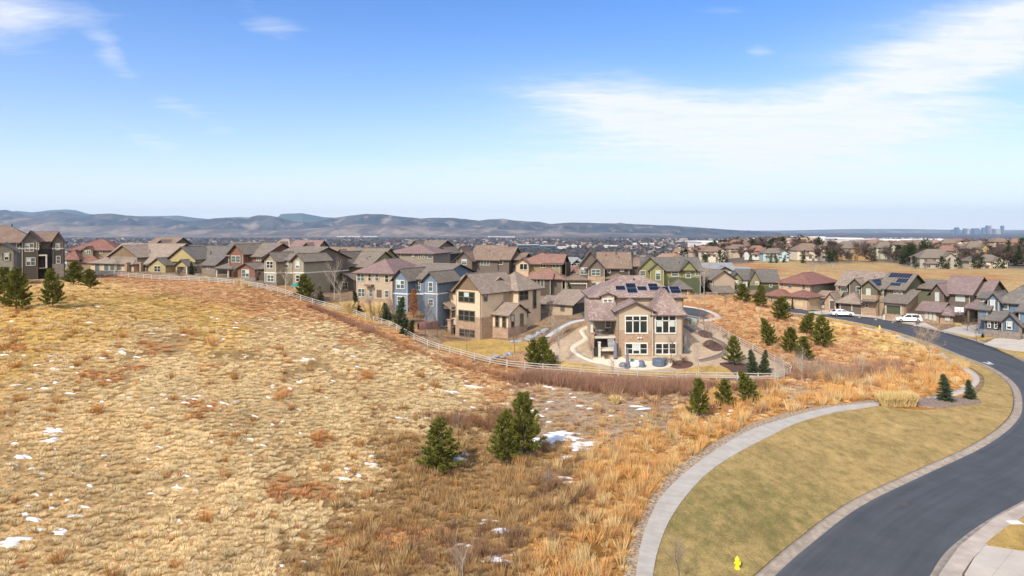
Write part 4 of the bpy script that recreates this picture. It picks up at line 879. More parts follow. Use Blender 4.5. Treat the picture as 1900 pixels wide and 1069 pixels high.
    def vent(s, u, v, y, r=.10, h=.5, mat=None):
        x = s.X(u, y); z = s.Z(v, x, y); m = MB(); m.lathe([(r, -h), (r, h*.5), (r*1.6, h*.52), (r*1.6, h*.7), (r*.4, h*.85)], 8, (x, y, z)); m.build('vent_pipe', [mat or FASC], s.root)
    def box(s, name, x0, x1, y0, y1, z0, z1, mat, parent=None): m = MB(); m.box(x0, x1, y0, y1, z0, z1); return m.build(name, [mat], parent or s.root)

def solar_panel(h, x0, x1, y0, z0, y1, z1, nx, ny, off=.14):
    """panel lying on a roof slope from (y0,z0) low edge to (y1,z1) high edge"""
    m = MB(); f = MB(); L_ = sqrt((y1-y0)**2+(z1-z0)**2); n = np.array([0, -(z1-z0)/L_, (y1-y0)/L_])
    P = lambda x, t, o: (x, y0+(y1-y0)*t+n[1]*o, z0+(z1-z0)*t+n[2]*o)
    def slab(mb, xa, xb, ta, tb, oa, ob): mb.add([P(xa, ta, oa), P(xb, ta, oa), P(xb, tb, oa), P(xa, tb, oa), P(xa, ta, ob), P(xb, ta, ob), P(xb, tb, ob), P(xa, tb, ob)], [(0,3,2,1),(4,5,6,7),(0,1,5,4),(1,2,6,5),(2,3,7,6),(3,0,4,7)])
    slab(f, x0-.03, x1+.03, -.01, 1.01, off-.05, off)
    for i in range(nx):
        for j in range(ny):
            w = (x1-x0)/nx; slab(m, x0+i*w+.025, x0+(i+1)*w-.025, j/ny+.012, (j+1)/ny-.012, off-.01, off+.02)
    fo = f.build('solar_panel', [SOLF], h.root); m.build('cells', [SOLAR], fo)

# ============ centre house: tan stucco and stone, pale rose tiles, solar panels
h = House('stucco_house', 'tan stucco walkout house with solar panels on its rose roof, inside the white fence loop', 1212, 103.5, 0); h.rm = ROSEP; h.tr = TRIMW
main = h.wing(1098, 1268, 549, 11, TANST, 'hip', 512, y=5.2, over=.55)
right = h.wing(1212, 1267, 576, 7.5, TANST, 'hip', rise=3.0, y=0, over=.55)
left = h.wing(1145, 1212, 576, 7.5, TANST, 'gy', 560, y=-.35, over=.5, vs=613, mat2=STONE, trim=False)
h.box('stone_pier', left['x1']-1.0, left['x1']-.001, -.47, -.36, left['zb'], h.Z(613, left['x1']), STONE)
for (a, b) in ((1161, 1200), (1217, 1253)):
    y = -.35 if a < 1200 else 0
    h.win(a, 587, b, 617, y=y, cols=3, sash=False, lite=.73, fw=.15); h.win(a, 638, b, 656, y=y, cols=3, fw=.15)
x0, x1 = h.X(1217, 0), h.X(1253, 0); w = (x1-x0)/3
for k in (0, 2): h.box('blind', x0+k*w+.1, x0+(k+1)*w-.1, -.075, -.066, h.Z(606), h.Z(596), BLIND)
for i in range(2):
    m = MB(); xx = h.X(1184+i*5, -.35); zz_ = h.Z(627.5, xx, -.35); m.lathe([(.05, -.06), (.16, 0), (.16, .12), (.05, .2)], 10, (xx, -.55, zz_)); m.build('wall_lamp', [TRIMW], h.root)
# dormer and its window
dm = h.wing(1116, 1140, 548, 4.5, TANST, 'gy', 543, y=4.3, vb=568, over=.35); h.win(1120, 556, 1135, 564, y=4.3, cols=2, fw=.14, gl=GLASST)
h.wing(1098, 1142, 591, 4.2, TANST, 'shed', rise=2.55, y=.8, vb=590.5, over=.5, name='porch_wall')
# solar array on the hip slope
sl = (main['zr']-main['ze'])/((main['y1']-main['y0'])/2)
for (ua, ub, va, vb_) in ((1142,1160,539.5,532),(1162,1181,545,527),(1182,1200,540,533),(1203,1221,540,527.5),(1223,1241.5,545.5,533.5),(1243,1262,545.5,533)):
    def hit(v, x):  # where the sight line of row v meets the roof slope
        lo, hi = 4.6, 10.6
        for _ in range(30):
            md = (lo+hi)/2
            if h.Z(v, x, md) > main['ze']+sl*(md-main['y0']): lo = md
            else: hi = md
        return lo
    xm = h.X((ua+ub)/2, 6); ya = hit(va, xm); yb = hit(vb_, xm); ym = (ya+yb)/2
    solar_panel(h, h.X(ua, ym), h.X(ub, ym), ya, main['ze']+sl*(ya-main['y0']), yb, main['ze']+sl*(yb-main['y0']), 1, 2 if va-vb_ > 9 else 1)
h.vent(1176, 521, 9.5)
# back porch: stone base column, deck, balcony rail, stair
h.wing(1100, 1146, 593, 2.6, L_TAN, None, y=3.6, vb=640, name='porch_back_wall'); h.win(1124, 595, 1133, 607, y=3.6, gl=GLASST); h.door(1138, 595, 1145, 616, y=3.6)
h.box('deck', h.X(1101, .9), h.X(1145, .9), .9, 3.6, h.Z(628, 0, .9), h.Z(624, 0, .9), TRIM)
h.post(1098, 592, 616, y=1.0, w=.35, mat=TRIM); h.post(1098, 616, 664, y=1.0, w=.62, mat=STONE, name='stone_post')
h.post(1112, 634, 672, y=-.9, w=.36, mat=TRIM); h.post(1141, 634, 672, y=-.9, w=.36, mat=TRIM)
h.box('landing', h.X(1113, -.9), h.X(1140, -.9), -.75, .6, h.Z(652, 0, -.9), h.Z(647.5, 0, -.9), TRIM)
m = MB(); xa, xb = h.X(1129, 0), h.X(1141, 0); z0, z1 = h.Z(649, 0, -.5), h.Z(626, 0, 1.4)
for k in range(9): t = k/9; m.box(xa, xb, .1+t*1.0, .42+t*1.0, z0+(z1-z0)*t, z0+(z1-z0)*t+.10)
m.build('stair', [pmat('grey_steps', (.42,.44,.43), rough=.8)], h.root)
m = MB(); zt = h.Z(616, 0, .9); zb_ = h.Z(624, 0, .9)
m.box(h.X(1101, .9), h.X(1128, .9), .9, .96, zt-.06, zt)
for k in range(26): xx = h.X(1101+k*1.05, .9); m.box(xx-.012, xx+.012, .915, .945, zb_, zt)
m.build('railing', [FASC], h.root)
h.wing(1103, 1144, 634, 2.2, L_DRK, None, y=2.4, name='under_deck_wall')

# ============ cream and stone house with brown batten gable
h = House('stucco_house', 'cream stucco walkout house with stone base and brown board gable under a mauve roof', 893, 116, -38); h.rm = MAUVE; h.tr = TRIMB; CR = h
A = h.wing(846, 893, 540, 9.5, CREAM, 'gy', 508, y=0, over=.6, gmat=BAT_BR, vs=587, mat2=STONE, trim=False, eave_at='R')
B = h.wing(834, 893, 537, 9.0, CREAM, 'gx', rise=2.3, y=2.2, over=.6)
h.win(852, 542.5, 880.5, 560, y=0, cols=3, gl=GLASS); h.win(852, 577, 881, 595, y=0, cols=3, gl=GLASS); h.win(853.5, 612, 881, 624, y=0, cols=3, gl=GLASS)
xr = A['x1']
R1 = h.wing(893, 893.01, 540, 2, CREAM, None) if False else None
def sidewing(h, x0, x1, y0, y1, ze, rise, mat, roof='gx', over=.5, zs=None, mat2=None, zb=-2.5, name='wall', gmat=None):
    """wing given in the house's own metres"""
    m = MB(); xm, ym = (x0+x1)/2, (y0+y1)/2; a = zs if zs is not None else zb
    if roof == 'gx': m.prism([(y0, a), (y1, a), (y1, ze), (ym, ze+rise-.1), (y0, ze)], x0, x1, 'x')
    elif roof == 'gy': m.prism([(x0, a), (x1, a), (x1, ze), (xm, ze+rise-.1), (x0, ze)], y0, y1, 'y')
    else: m.box(x0, x1, y0, y1, a, ze)
    m.build(name, [mat], h.root)
    if zs is not None: h.box('lower_wall', x0-.05, x1+.05, y0-.05, y1+.05, zb, zs, mat2)
    if gmat and roof == 'gx': m = MB(); m.prism([(y0+.06, ze), (y1-.06, ze), (ym, ze+rise-.15)], x1+.003, x1+.05, 'x'); m.build('gable_panel', [gmat], h.root)
    if roof: h.roof(roof, x0, x1, y0, y1, ze, ze+rise, over)
ze = A['ze']; zs = h.Z(587, xr, 0)
dEnd = h.D(1003, xr+1.6); zR = ze
sidewing(h, A['x0']+1, xr+1.6, 8.2, dEnd, ze, 2.6, CREAM, 'hip', .6, zs=h.Z(598, xr+1.6, 15)-1.2, mat2=STONE)
sidewing(h, A['x0']+1, xr, 6, 8.6, ze, 0, CREAM, None, zs=zs, mat2=STONE)
h.swin(897, 543, 903, 558, xr, 1); h.swin(963, 540, 979, 556, xr+1.6, 1, cols=2); h.swin(989, 537, 994, 571, xr+1.6, 1, sash=False)
h.swin(971, 574, 979, 588, xr+1.6, 1)
# one storey bay with its own gable on the right side
bz = h.Z(583, xr+3.4, 3.0); 
sidewing(h, xr-1, xr+3.4, 3.0, 8.4, bz, 1.6, CREAM, 'gx', .5, zs=h.Z(608, xr+3.4, 3.2), mat2=STONE)
bx0 = xr
h._win(bx0+.75, bx0+1.45, bz-2.35, bz-.35, 3.0, 'y', -1); h._win(bx0+2.3, bx0+3.0, bz-2.35, bz-.35, 3.0, 'y', -1)
h._win(3.8, 4.6, bz-2.35, bz-.35, xr+3.4, 'x', 1); h._win(6.4, 7.2, bz-2.35, bz-.35, xr+3.4, 'x', 1)
h._win(bx0+1.5, bx0+2.4, bz-6.1, bz-4.6, 3.0-.05, 'y', -1, cols=2, sash=False); h._win(4.0, 5.2, bz-5.6, bz-4.3, xr+3.45, 'x', 1)
# garage wing to the right rear
gx0, gx1 = xr+1.0, xr+8.6; gz = h.Z(563, gx1, 15); gy0 = h.D(1030, gx1) if False else 17.0
# left covered deck
dk = h.wing(806, 838, 571, 3.4, TRIMB, 'gy', 560, y=.2, vb=569, over=.4, gmat=BAT_BR, name='porch_beam')
h.post(808, 571, 630, y=.4, w=.35, mat=TRIMB); h.post(838, 571, 590, y=.4, w=.35, mat=TRIMB); h.post(836, 592, 630, y=.3, w=.75, mat=STONE, name='stone_post'); h.post(805, 590, 602, y=.3, w=.6, mat=STONE, name='stone_post')
zt = h.Z(602, dk['x0'], .3); h.box('deck', dk['x0'], dk['x1']+.4, .3, 3.6, zt-.25, zt, GREYR)
m = MB(); m.box(dk['x0'], dk['x1'], .3, .36, zt+.95, zt+1.02)
for k in range(30): xx = dk['x0']+(dk['x1']-dk['x0'])*k/29; m.box(xx-.015, xx+.015, .31, .35, zt, zt+.95)
m.build('railing', [FASC], h.root)
m = MB(); n = 12; xs0 = dk['x0']+1.0
for k in range(n): t = k/n; m.box(xs0+t*4.0, xs0+t*4.0+.4, -1.0, .25, zt-(k+1)*(zt+.1)/n, zt-(k+1)*(zt+.1)/n+.12)
m.tube((xs0, -1.0, zt+.1), (xs0+4.2, -1.0, .2), .09, n=4); m.tube((xs0, -1.0, zt+.9), (xs0+4.2, -1.0, 1.0), .05, n=4); m.build('stair', [GREYR], h.root)
h.wing(818, 846, 600, 2.5, L_DBR, None, y=2.6, name='under_deck_wall')
# rear wings along the driveway, each its own facing
h2 = House('garage', 'low tan garage wing with mauve tile roof at the rear corner of the cream house', 1062, 127, -35, cat='garage'); h2.rm = MAUVE; h2.tr = TRIMB
g1 = h2.wing(1020, 1062, 565, 12, TANST, 'gx', 538, y=0, over=.5, vs=584, mat2=STONE, trim=False, eave_at='R', gmat=None)
m = MB(); m.box(g1['x1']+.002, g1['x1']+.07, .02, 11.98, -2.4, g1['ze']); m.build('brick_facing', [L_DBR], h2.root)
h2.win(1041, 568, 1047, 576, y=0, tr=TRIMB)
g2 = h2.wing(1000, 1022, 563, 7, TANST, 'gx', 549, y=1.6, over=.5, vs=585, mat2=STONE, trim=False, eave_at='L')
GR_ROW = 'houses in the row along the white fence'; GR_ROAD = 'houses on the far side of the road'; GR_BACK = 'houses whose roofs show behind the front row'
# sage house and grey-brown house at the left edge
h = House('townhouse', 'sage green house with a dark shuttered window at the far left edge', 12, 120, 33, group=GR_ROW); h.rm = MAUVE; h.tr = TRIM
h.wing(-14, 26, 464, 9, L_SAGE, 'gy', 451.5, y=0, over=.5, gmat=bat('sage_batten', (.40,.37,.30))); h.win(8.5, 471, 16, 482, y=0, cols=1); h.wing(-70, -13, 462, 8, L_SAGE, 'gx', 448, y=1.5)
for q in (7, 17): x = h.X(q, 0); h.box('shutter', x-.2, x+.2, -.06, -.005, h.Z(483, x), h.Z(470, x), L_DRK)
h = House('townhouse', 'tall grey brown house with two steep front gables and a dark covered entry', 60, 140, 32, group=GR_ROW); h.rm = BROWN; h.tr = TRIM
h.wing(-70, 72, 449, 11, L_GRB, 'hip', 419, y=0, vs=462, mat2=L_DRK, trim=True); h.wing(58, 104, 447, 8, L_GRB, 'gx', 430, y=.8, vs=462, mat2=L_DRK, trim=False)
h.wing(40, 70.5, 448, 6, L_GRB, 'gy', 428.5, y=-1.4, vs=462, mat2=L_DBR, over=.5); h.wing(97.5, 118, 446.5, 8, L_GRB, 'gy', 431, y=-1.4, vs=462, mat2=L_DRK, over=.5)
for a in ((31,453,36.5,467,0,1),(47,452.5,62,466,-1.4,2),(68.5,451,71.5,463,-1.4,1),(104,452.5,110.5,463,-1.4,1),(49,479,65,492,-1.4,2),(105,476,111.5,488,-1.4,1)): h.win(a[0], a[1], a[2], a[3], y=a[4], cols=a[5], gl=GLASST)
h.wing(97, 118.5, 490, .5, STONEG, None, y=-1.9, name='stone_base'); h.door(75, 478, 82, 495, y=.8-.02); h.box('porch_roof', h.X(71.5, -1.4), h.X(87, -1.4), -1.4, .8, h.Z(475), h.Z(472.5), TRIM); h.post(86, 474, 497, y=-1.3); h.box('porch_floor', h.X(71.5, -1.4), h.X(87, -1.4), -1.4, .8, h.Z(499), h.Z(496), GREYR); h.vent(22, 419.5, 5.5)
# red roofed
h = House('house', 'ochre house under a broad red tile hip roof, left of the tan ranch house', 165, 180, 8, group=GR_ROW); h.rm = RED; h.tr = TRIM
h.wing(126, 216, 463.5, 11, L_OCH, 'hip', 444, y=3); h.wing(153, 172, 463.5, 4, L_OCH, 'gy', 457.5, y=1.8); h.win(157, 465, 168, 471, y=1.8, cols=3, sash=False); h.wing(117, 146, 479, 7, L_OCH, 'hip', 464, y=-1); h.wing(141, 184, 485.5, 7, L_OCH, 'hip', 474, y=-.5)
h.win(119, 482, 124, 497, y=-1); h.win(186, 465.5, 190, 470.5, y=3, gl=GLASST); h.vent(151, 446, 8)
# tan ranch
h = House('house', 'low tan house with a long mauve roof and a brown boarded front gable', 235, 168, -24, group=GR_ROW); h.rm = MAUVE; h.tr = TRIM
h.wing(186, 300, 486.5, 13, TANST, 'gx', 452, y=2, over=.6); h.wing(168, 248, 486.5, 8, PEACH, 'hip', 474, y=-.5, over=.6); h.wing(203, 256, 475, 7, L_TAN, 'gy', 455, y=1.2, gmat=BAT_BR, over=.5, vb=484)
for a in (177, 194, 205, 217): h.win(a, 490, a+8, 502, y=-.5, gl=GLASST, sash=False)
h.post(236, 487, 506, y=-1.2, w=.8, mat=STONE, name='stone_post'); h.post(262, 487, 506, y=.6, w=.6, mat=STONE, name='stone_post'); h.vent(278, 466, 5)
# yellow
h = House('house', 'low house with bright yellow front gables and a grey shingle roof', 350, 160, -26, group=GR_ROW); h.rm = GREYR; h.tr = TRIM
h.wing(322, 400, 487.5, 12, STONEG, 'gx', 456.5, y=2, over=.6); h.wing(314, 363, 478.5, 6, L_YEL, 'gy', 458, y=.8, over=.5, vb=486); h.wing(277, 308, 489.5, 7, L_YEL, 'gx', 480, y=0); h.wing(279.5, 307, 490, 5, L_YEL, 'gy', 478.5, y=-1.6); h.wing(300, 330, 488, 7, L_YEL, 'gx', 478, y=.9)
h.wing(326, 349, 492, 4, L_YEL, 'gy', 482, y=-1.2, vb=495, name='porch_beam'); h.post(328, 493, 509, y=-1.0); h.post(347, 493, 509, y=-1.0); h.win(287, 494, 298, 504, y=-1.6, cols=2); h.win(330, 495, 336, 505, y=2); h.win(362, 493, 367, 504, y=2); h.win(385, 494, 389, 499, y=2, gl=GLASST); h.vent(391, 469, 5)
# rust
h = House('house', 'rust red two storey house with a covered porch and grey brown roof', 450, 152, -27, group=GR_ROW); h.rm = TAUPE; h.tr = TRIM
h.wing(424, 487, 473, 11, L_RUST, 'gx', 451, y=1.2, over=.6); h.wing(427, 452, 468, 7, L_RUST, 'gy', 453, y=-.6, over=.6); h.wing(400, 456, 497, 6, L_DBR, 'shed', rise=1.4, y=-2.4, vb=499, name='porch_beam'); h.wing(441, 473, 497.5, 7, L_RUST, 'gy', 488, y=-2.8); h.wing(473, 490, 497.5, 6, L_DBR, 'shed', rise=1.6, y=-1.8)
h.win(430, 475.5, 446, 486, y=-.6, cols=2, gl=GLASST); h.win(477, 475.5, 484.5, 483.5, y=1.2, cols=2); h.win(449.5, 501, 462.5, 513.5, y=-2.8, cols=2); h.post(403, 499, 519, y=-2.2, mat=TRIM); h.post(424, 499, 519, y=-2.2, mat=TRIM)
h.wing(441, 474, 514, .3, STONEG, None, y=-3.1, name='stone_base')
# buff and olive
h = House('house', 'buff and olive two storey house with twin front gables and white belly band', 530, 139, -30, group=GR_ROW); h.rm = TAUPE; h.tr = TRIMW
W1 = h.wing(500, 562, 482, 13, L_TANO, 'gx', 458, y=1.2, over=.6, vs=507, mat2=L_OLV2, eave_at='R')
h.wing(491, 513, 481.5, 7, L_TANO, 'gy', 468.5, y=-1.0, vs=507, mat2=L_TANO, over=.55); h.wing(543, 564, 482, 7, L_TANO, 'gy', 471, y=-1.0, vs=507, mat2=L_TANO, over=.55)
m = MB(); m.prism([(1.4, W1['ze']-3.0), (14, W1['ze']-3.0), (14, W1['ze']), (7.7, W1['zr']-.25), (1.4, W1['ze'])], W1['x1']+.004, W1['x1']+.08, 'x'); m.build('shaded_side_panel', [L_BRN], h.root)  # right wall's shade put into the colour of a browner panel
for a in ((495.5,485.5,507,497,-1,2),(529,486,536,496.5,1.2,1),(519,486,523,497,1.2,1),(549.5,485.5,556,497,-1,1),(497,511,508.5,522,-1,2),(550,511,556,522,-1,1)): h.win(a[0], a[1], a[2], a[3], y=a[4], cols=a[5], gl=None)
for a in ((583,485.5,588.5,498),(603,484.5,608,494),(593,510,598,518)): h.swin(*a, W1['x1']+.08, 1)
h.wing(490.5, 513.5, 523, .3, STONEG, None, y=-1.3, name='stone_base')
# green with brown lower wing
h = House('house', 'green gabled house with a brown lower wing between birches, beside the rose roofed house', 655, 150, -30, group=GR_ROW); h.rm = TAUPE; h.tr = TRIM
h.wing(634, 684, 491.5, 10, L_GREEN, 'gx', 466, y=1, over=.6); h.wing(626, 643, 488, 6, L_GREEN, 'gy', 467, y=-.4, over=.5); h.wing(640, 700, 483, 8, L_GREEN, 'gx', 461, y=6); h.win(634, 495, 640, 504, y=-.4, gl=GLASST); h.wing(618, 658, 517, 6, L_BRN, 'gy', 507, y=-3.0); h.win(632, 524, 645, 536, y=-3.0, cols=3); h.wing(604, 620, 517, 5, L_BRN, 'gx', 510, y=-2.2, vb=521, name='porch_beam'); h.post(609, 520, 545, y=-2.0)
# rose hip
h = House('house', 'tan two storey house under a rose red hip roof, left of the blue house', 700, 131, -20, group=GR_ROW); h.rm = ROSE; h.tr = TRIM
h.wing(661, 729, 503.5, 13, TANST, 'hip', 480, y=0, over=.6); h.wing(661, 729.3, 553, .25, STONE, None, y=-.25, name='stone_base')
for a in ((663.5,508.5,676,521,2),(684,508.5,688.5,521,1),(697,508.5,703,521,1),(715,511,721,523.5,1),(665,536,677,550,2),(686,537,692,550,1),(715,540,721.5,551,1)): h.win(a[0], a[1], a[2], a[3], y=0, cols=a[4], gl=None)
h.box('balcony', h.X(680), h.X(694), -1.0, 0, h.Z(531), h.Z(528), TRIMB); h.door(699, 538, 708, 552)
# blue
h = House('house', 'blue board and batten house with twin front gables beside the cream house', 770, 124, -28, group=GR_ROW); h.rm = TAUPE; h.tr = TRIMW
W1 = h.wing(743, 809, 517.5, 15, L_BLU, 'gx', 489, y=1.2, over=.6, vs=546, mat2=L_BLUD, eave_at='R')
h.wing(731, 757, 515.5, 7, L_BLU, 'gy', 499, y=-1.2, vs=546, mat2=L_BLU, over=.55); h.wing(786, 812, 519, 7, L_BLU, 'gy', 504.5, y=-1.2, vs=546, mat2=L_BLU, over=.55)
for a in ((736.5,521,750.5,535,-1.2,2),(760,521,765,536,1.2,1),(773,522,780.5,537.5,1.2,2),(796,524.5,803,540,-1.2,1),(738,551,752,564,-1.2,2),(796.5,556,804,567,-1.2,1)): h.win(a[0], a[1], a[2], a[3], y=a[4], cols=a[5], gl=GLASST)
h.vent(820, 503, 6)
# second row
h = House('house', 'tan house under a broad rose red hip roof behind the blue and rose houses', 762, 188, -14, group=GR_BACK); h.rm = ROSE
h.wing(720, 804, 469.5, 14, L_TAN, 'hip', 453, y=0, over=.7, eave_at='R')
for a in ((739,471.5,743,477),(765,472.5,768,481),(777,472,780,480),(785,472,788,480),(794,471,802,479)): h.win(*a, y=0, gl=GLASST)
h = House('house', 'olive brown house with a dark rear deck behind the rose hip roof', 800, 208, -18, group=GR_BACK); h.rm = TAUPE
h.wing(764, 812, 458, 12, L_GRN3, 'gx', 446, y=2, over=.7); h.wing(811, 832, 468, 9, L_DRK, 'gy', 458.5, y=-1, over=.6); h.wing(758, 782, 459, 8, L_GRN3, 'gy', 446.5, y=1); h.win(815, 471, 827, 478, y=-1, cols=3, gl=GLASST); h.vent(794, 446, 5); h.box('deck', h.X(810, -3), h.X(838, -3), -3.2, -1, h.Z(486), h.Z(484), TRIMB)
h = House('house', 'small grey blue gabled house between the olive and the long brown roofs', 846, 215, -14, group=GR_BACK); h.rm = BROWN
h.wing(826, 850, 469, 9, L_BLUD, 'gx', 457, y=2); h.wing(847, 862, 470, 8, lap('grey_blue_lap', (.24,.30,.33)), 'gy', 457.5, y=-1)
h = House('house', 'long brown tiled house with two stepped ridges behind the cream house', 905, 166, -20, group=GR_BACK); h.rm = BROWN
h.wing(872, 924, 479.5, 11, L_BRN, 'gx', 455.5, y=0, over=.7); h.wing(918, 945, 479.5, 9, L_BRN, 'gx', 458.5, y=.3, over=.6); h.wing(846, 876, 481, 9, L_BRN, 'gy', 466, y=-2, over=.6); h.wing(948, 968, 481, 8, L_DRK, 'gx', 470, y=2)
for a in ((857,482,866,491,-2,1),(892,482.5,908,491.5,0,3),(922,481.5,933,490.5,.3,2)): h.win(a[0], a[1], a[2], a[3], y=a[4], cols=a[5], gl=GLASST)
h = House('house', 'ochre house with stacked terracotta roofs between the brown houses', 1005, 156, -12, group=GR_BACK); h.rm = TERRA; h.tr = TRIM
W1 = h.wing(960, 1040, 487.5, 10, L_OCH, 'hip', 469.5, y=0, over=.7); h.wing(1010, 1042, 486.5, 9, L_OCH, 'gx', 472, y=.1, over=.6); h.wing(957, 981, 488, 5, PEACH, 'gy', 479, y=-1.4, over=.5); h.wing(980, 1044, 514.5, 7, L_BRN, 'hip', 499, y=-4.2, over=.7); h.wing(984, 1022, 516, 5, L_DBR, 'gx', 506, y=-5.6, over=.5)
m = MB(); m.box(W1['x1']+.1+1, W1['x1']+1.2, .3, 9, -2, W1['ze']-.05); m.build('side_siding', [L_GRN3], h.root)
for a in ((965,490,978,500,-1.4,2),(1003,489,1012,496,0,2),(1026,489,1037,497,0,2),(991,520,996,530,-5.6,1),(1003,520,1009,534,-5.6,1)): h.win(a[0], a[1], a[2], a[3], y=a[4], cols=a[5], sash=False)
h = House('house', 'brown stone fronted house with dark garage door and clustered gables above the centre yard', 1110, 152, -7, group=GR_BACK); h.rm = BROWN; h.tr = TRIM
W1 = h.wing(1112, 1168, 495.5, 11, L_DBR, 'gx', 468, y=1.5, over=.6); h.wing(1074, 1116, 493, 10, L_BRN, 'gy', 466, y=0, over=.6); h.wing(1091, 1122, 497, 7, L_BRN, 'gy', 480, y=-1.4, over=.5, vs=513, mat2=STONE, trim=False); h.wing(1048, 1090, 518, 8, L_TAN, 'hip', 509, y=-2.6, over=.6); h.wing(1168, 1184, 493, 8, L_DRK, 'gx', 479, y=3, over=.5)
h.garage(1056, 527, 1088, 543.5, y=-2.6)
for a in ((1078,497.5,1089,509,0,2),(1098,500.5,1113,511,-1.4,2),(1099,524.5,1113,536,-1.4,2),(1151,497.5,1157,503,1.5,1),(1128,498,1132,506,1.5,1)): h.win(a[0], a[1], a[2], a[3], y=a[4], cols=a[5], gl=GLASST)
h.vent(1143, 469, 6); h.wing(1124, 1168, 516, 5, L_DBR, 'hip', 508, y=-1.0, over=.5)
h = House('house', 'lime green house with two dormer gables behind the solar panel roof', 1245, 166, -5, group=GR_BACK); h.rm = GREYR; h.tr = TRIM
W1 = h.wing(1186, 1300, 500.5, 11, L_GREEN, 'gx', 477.5, y=1, over=.6, vs=None); h.wing(1184, 1228, 499, 8, L_GREEN, 'gy', 477, y=-.4, over=.5); h.wing(1206, 1232, 500, 7, L_GREEN, 'gy', 488, y=-1.4, over=.4); h.wing(1264, 1291, 499, 6, L_GREEN, 'gy', 483.5, y=.2, over=.5, vb=502)
h.box('lower_wall', h.X(1242, .9), W1['x1']+.05, .93, 12.05, -2.4, h.Z(515, 0, .9), L_GREEND)
for a in ((1188,503,1197,511,-.4),(1217,503,1225,519,-1.4),(1246,504,1258,512,1),(1273,503,1281,515,.93),(1290,503.5,1295,511,1)): h.win(*a[:4], y=a[4], gl=GLASST, fw=.14)
h.wing(1243, 1281, 533, 6, L_TAN, 'hip', 517.5, y=-3.5, over=.6); h.garage(1250, 538, 1275, 551, y=-3.5)
# houses on the far side of the road, left to right
h = House('house', 'tan gabled house with a small stone front wing, left of the dark green house', 1342, 176, 14, group=GR_ROAD); h.rm = TAUPE; h.tr = TRIM
h.wing(1321, 1363, 517, 13, TANST, 'gy', 501.5, y=0, over=.6); h.wing(1306, 1322, 514, 9, L_DBR, 'shed', rise=1.0, y=2.5); h.wing(1326, 1362, 542, 5, STONE, 'gx', 531, y=-4.5, over=.6); h.win(1322.5, 522, 1325, 528, y=0); h.win(1336, 545, 1344, 552.5, y=-4.5, cols=2)
h = House('house', 'dark green and olive house with three small front gables and grey roof', 1405, 178, -12, group=GR_ROAD); h.rm = GREYR; h.tr = TRIM
W1 = h.wing(1372, 1444, 521, 11, L_OLIVE, 'gx', 499.5, y=1.2, over=.6, vs=530, mat2=L_GREEND, trim=False); h.wing(1357, 1377, 517, 7, L_OLIVE, 'gy', 505.5, y=-.2, over=.5, vs=527, mat2=L_GREEND, trim=False); h.wing(1391, 1410, 520, 7, L_OLIVE, 'gy', 502, y=-.5, over=.5, vs=530, mat2=L_GREEND, trim=False); h.wing(1376, 1392, 518.5, 5, L_GREEND, 'gx', 511, y=.2)
for a in ((1364.5,521,1369,528,-.2),(1379,522,1386,534,.2),(1402,523,1407,528,-.5),(1428,525,1432,532,1.2)): h.win(*a[:4], y=a[4], gl=BLIND if a[0] == 1379 else GLASST, fw=.13)
h.wing(1374, 1408, 545, 6, L_GREEND, 'shed', rise=1.6, y=-3.4, rmat=ROSE); h.garage(1376, 548, 1404, 559, y=-3.4, mat=L_GREEND); h.wing(1361, 1375, 540, 4, L_TAN, 'gx', 535, y=-2); h.win(1364, 543, 1371, 549, y=-2, gl=BLIND)
h = House('house', 'peach two storey house with a red hip roof and peach garage doors across the road', 1500, 166, -50, group=GR_ROAD); h.rm = RED; h.tr = PEACH
W1 = h.wing(1446, 1503, 525, '1550', PEACH, 'hip', 505.5, y=0, over=.8, eave_at='R'); m = MB(); m.box(W1['x1']+.003, W1['x1']+.06, .02, W1['y1']-.02, -2, W1['ze']-.05); m.build('side_siding', [L_TAN], h.root)
h.wing(1458, 1500, 550.5, 6, PEACH, 'hip', 538.5, y=-5.0, over=.7, eave_at='R'); h.wing(1420, 1458, 548.5, 5, STONE, 'hip', 536, y=-3.5, over=.7, eave_at='R'); h.garage(1459, 555, 1473, 568, y=-5.0, mat=DOORT); h.garage(1475, 555.5, 1490, 569.5, y=-5.0, mat=DOORT)
for a in ((1463,526,1469,534,0),(1450,526,1453,532,0),(1489,527,1494,537,0),(1430,551,1434,562,-3.5),(1420,551,1425,561,-3.5)): h.win(*a[:4], y=a[4], gl=GLASST, tr=TRIM)
h.swin(1505, 530, 1511, 536, W1['x1']+.06, 1, cols=2)
h = House('house', 'grey brown house with mauve roofs and a small flag by its dark garage', 1590, 161, -48, group=GR_ROAD); h.rm = MAUVE; h.tr = TRIM
h.wing(1555, 1632, 527.5, 12, L_BRN, 'gx', 503.5, y=1.5, over=.7); h.wing(1576, 1598, 527, 7, L_BRN, 'gy', 516.5, y=0, over=.5); h.wing(1556, 1597, 557.5, 6, L_BRN, 'hip', 542, y=-4.2, over=.7); h.wing(1508, 1549, 556.5, 7, STONE, 'gx', 540, y=-2, over=.7); h.wing(1530, 1551, 557, 4, STONE, 'gy', 543, y=-4, over=.4)
h.garage(1560, 560.5, 1580, 576, y=-4.2); h.garage(1540, 558, 1549, 573, y=-4.0, wins=False)
for a in ((1560,530,1572,540,1.5),(1589,532.5,1594.5,544,0),(1509,556+1,1513.5,569,-2),(1517,557.5,1521.5,570,-2),(1524.5,558.5,1529,571,-2)): h.win(*a[:4], y=a[4], gl=BLIND if a[0] < 1530 else GLASST)
m = MB(); x = h.X(1597, -4.5); z = h.Z(566, x, -4.5); m.tube((x, -4.3, z), (x+.35, -5.6, z+1.1), .03, n=5); m.build('flag_pole', [TRIMW], h.root)
m = MB(); fs = 7
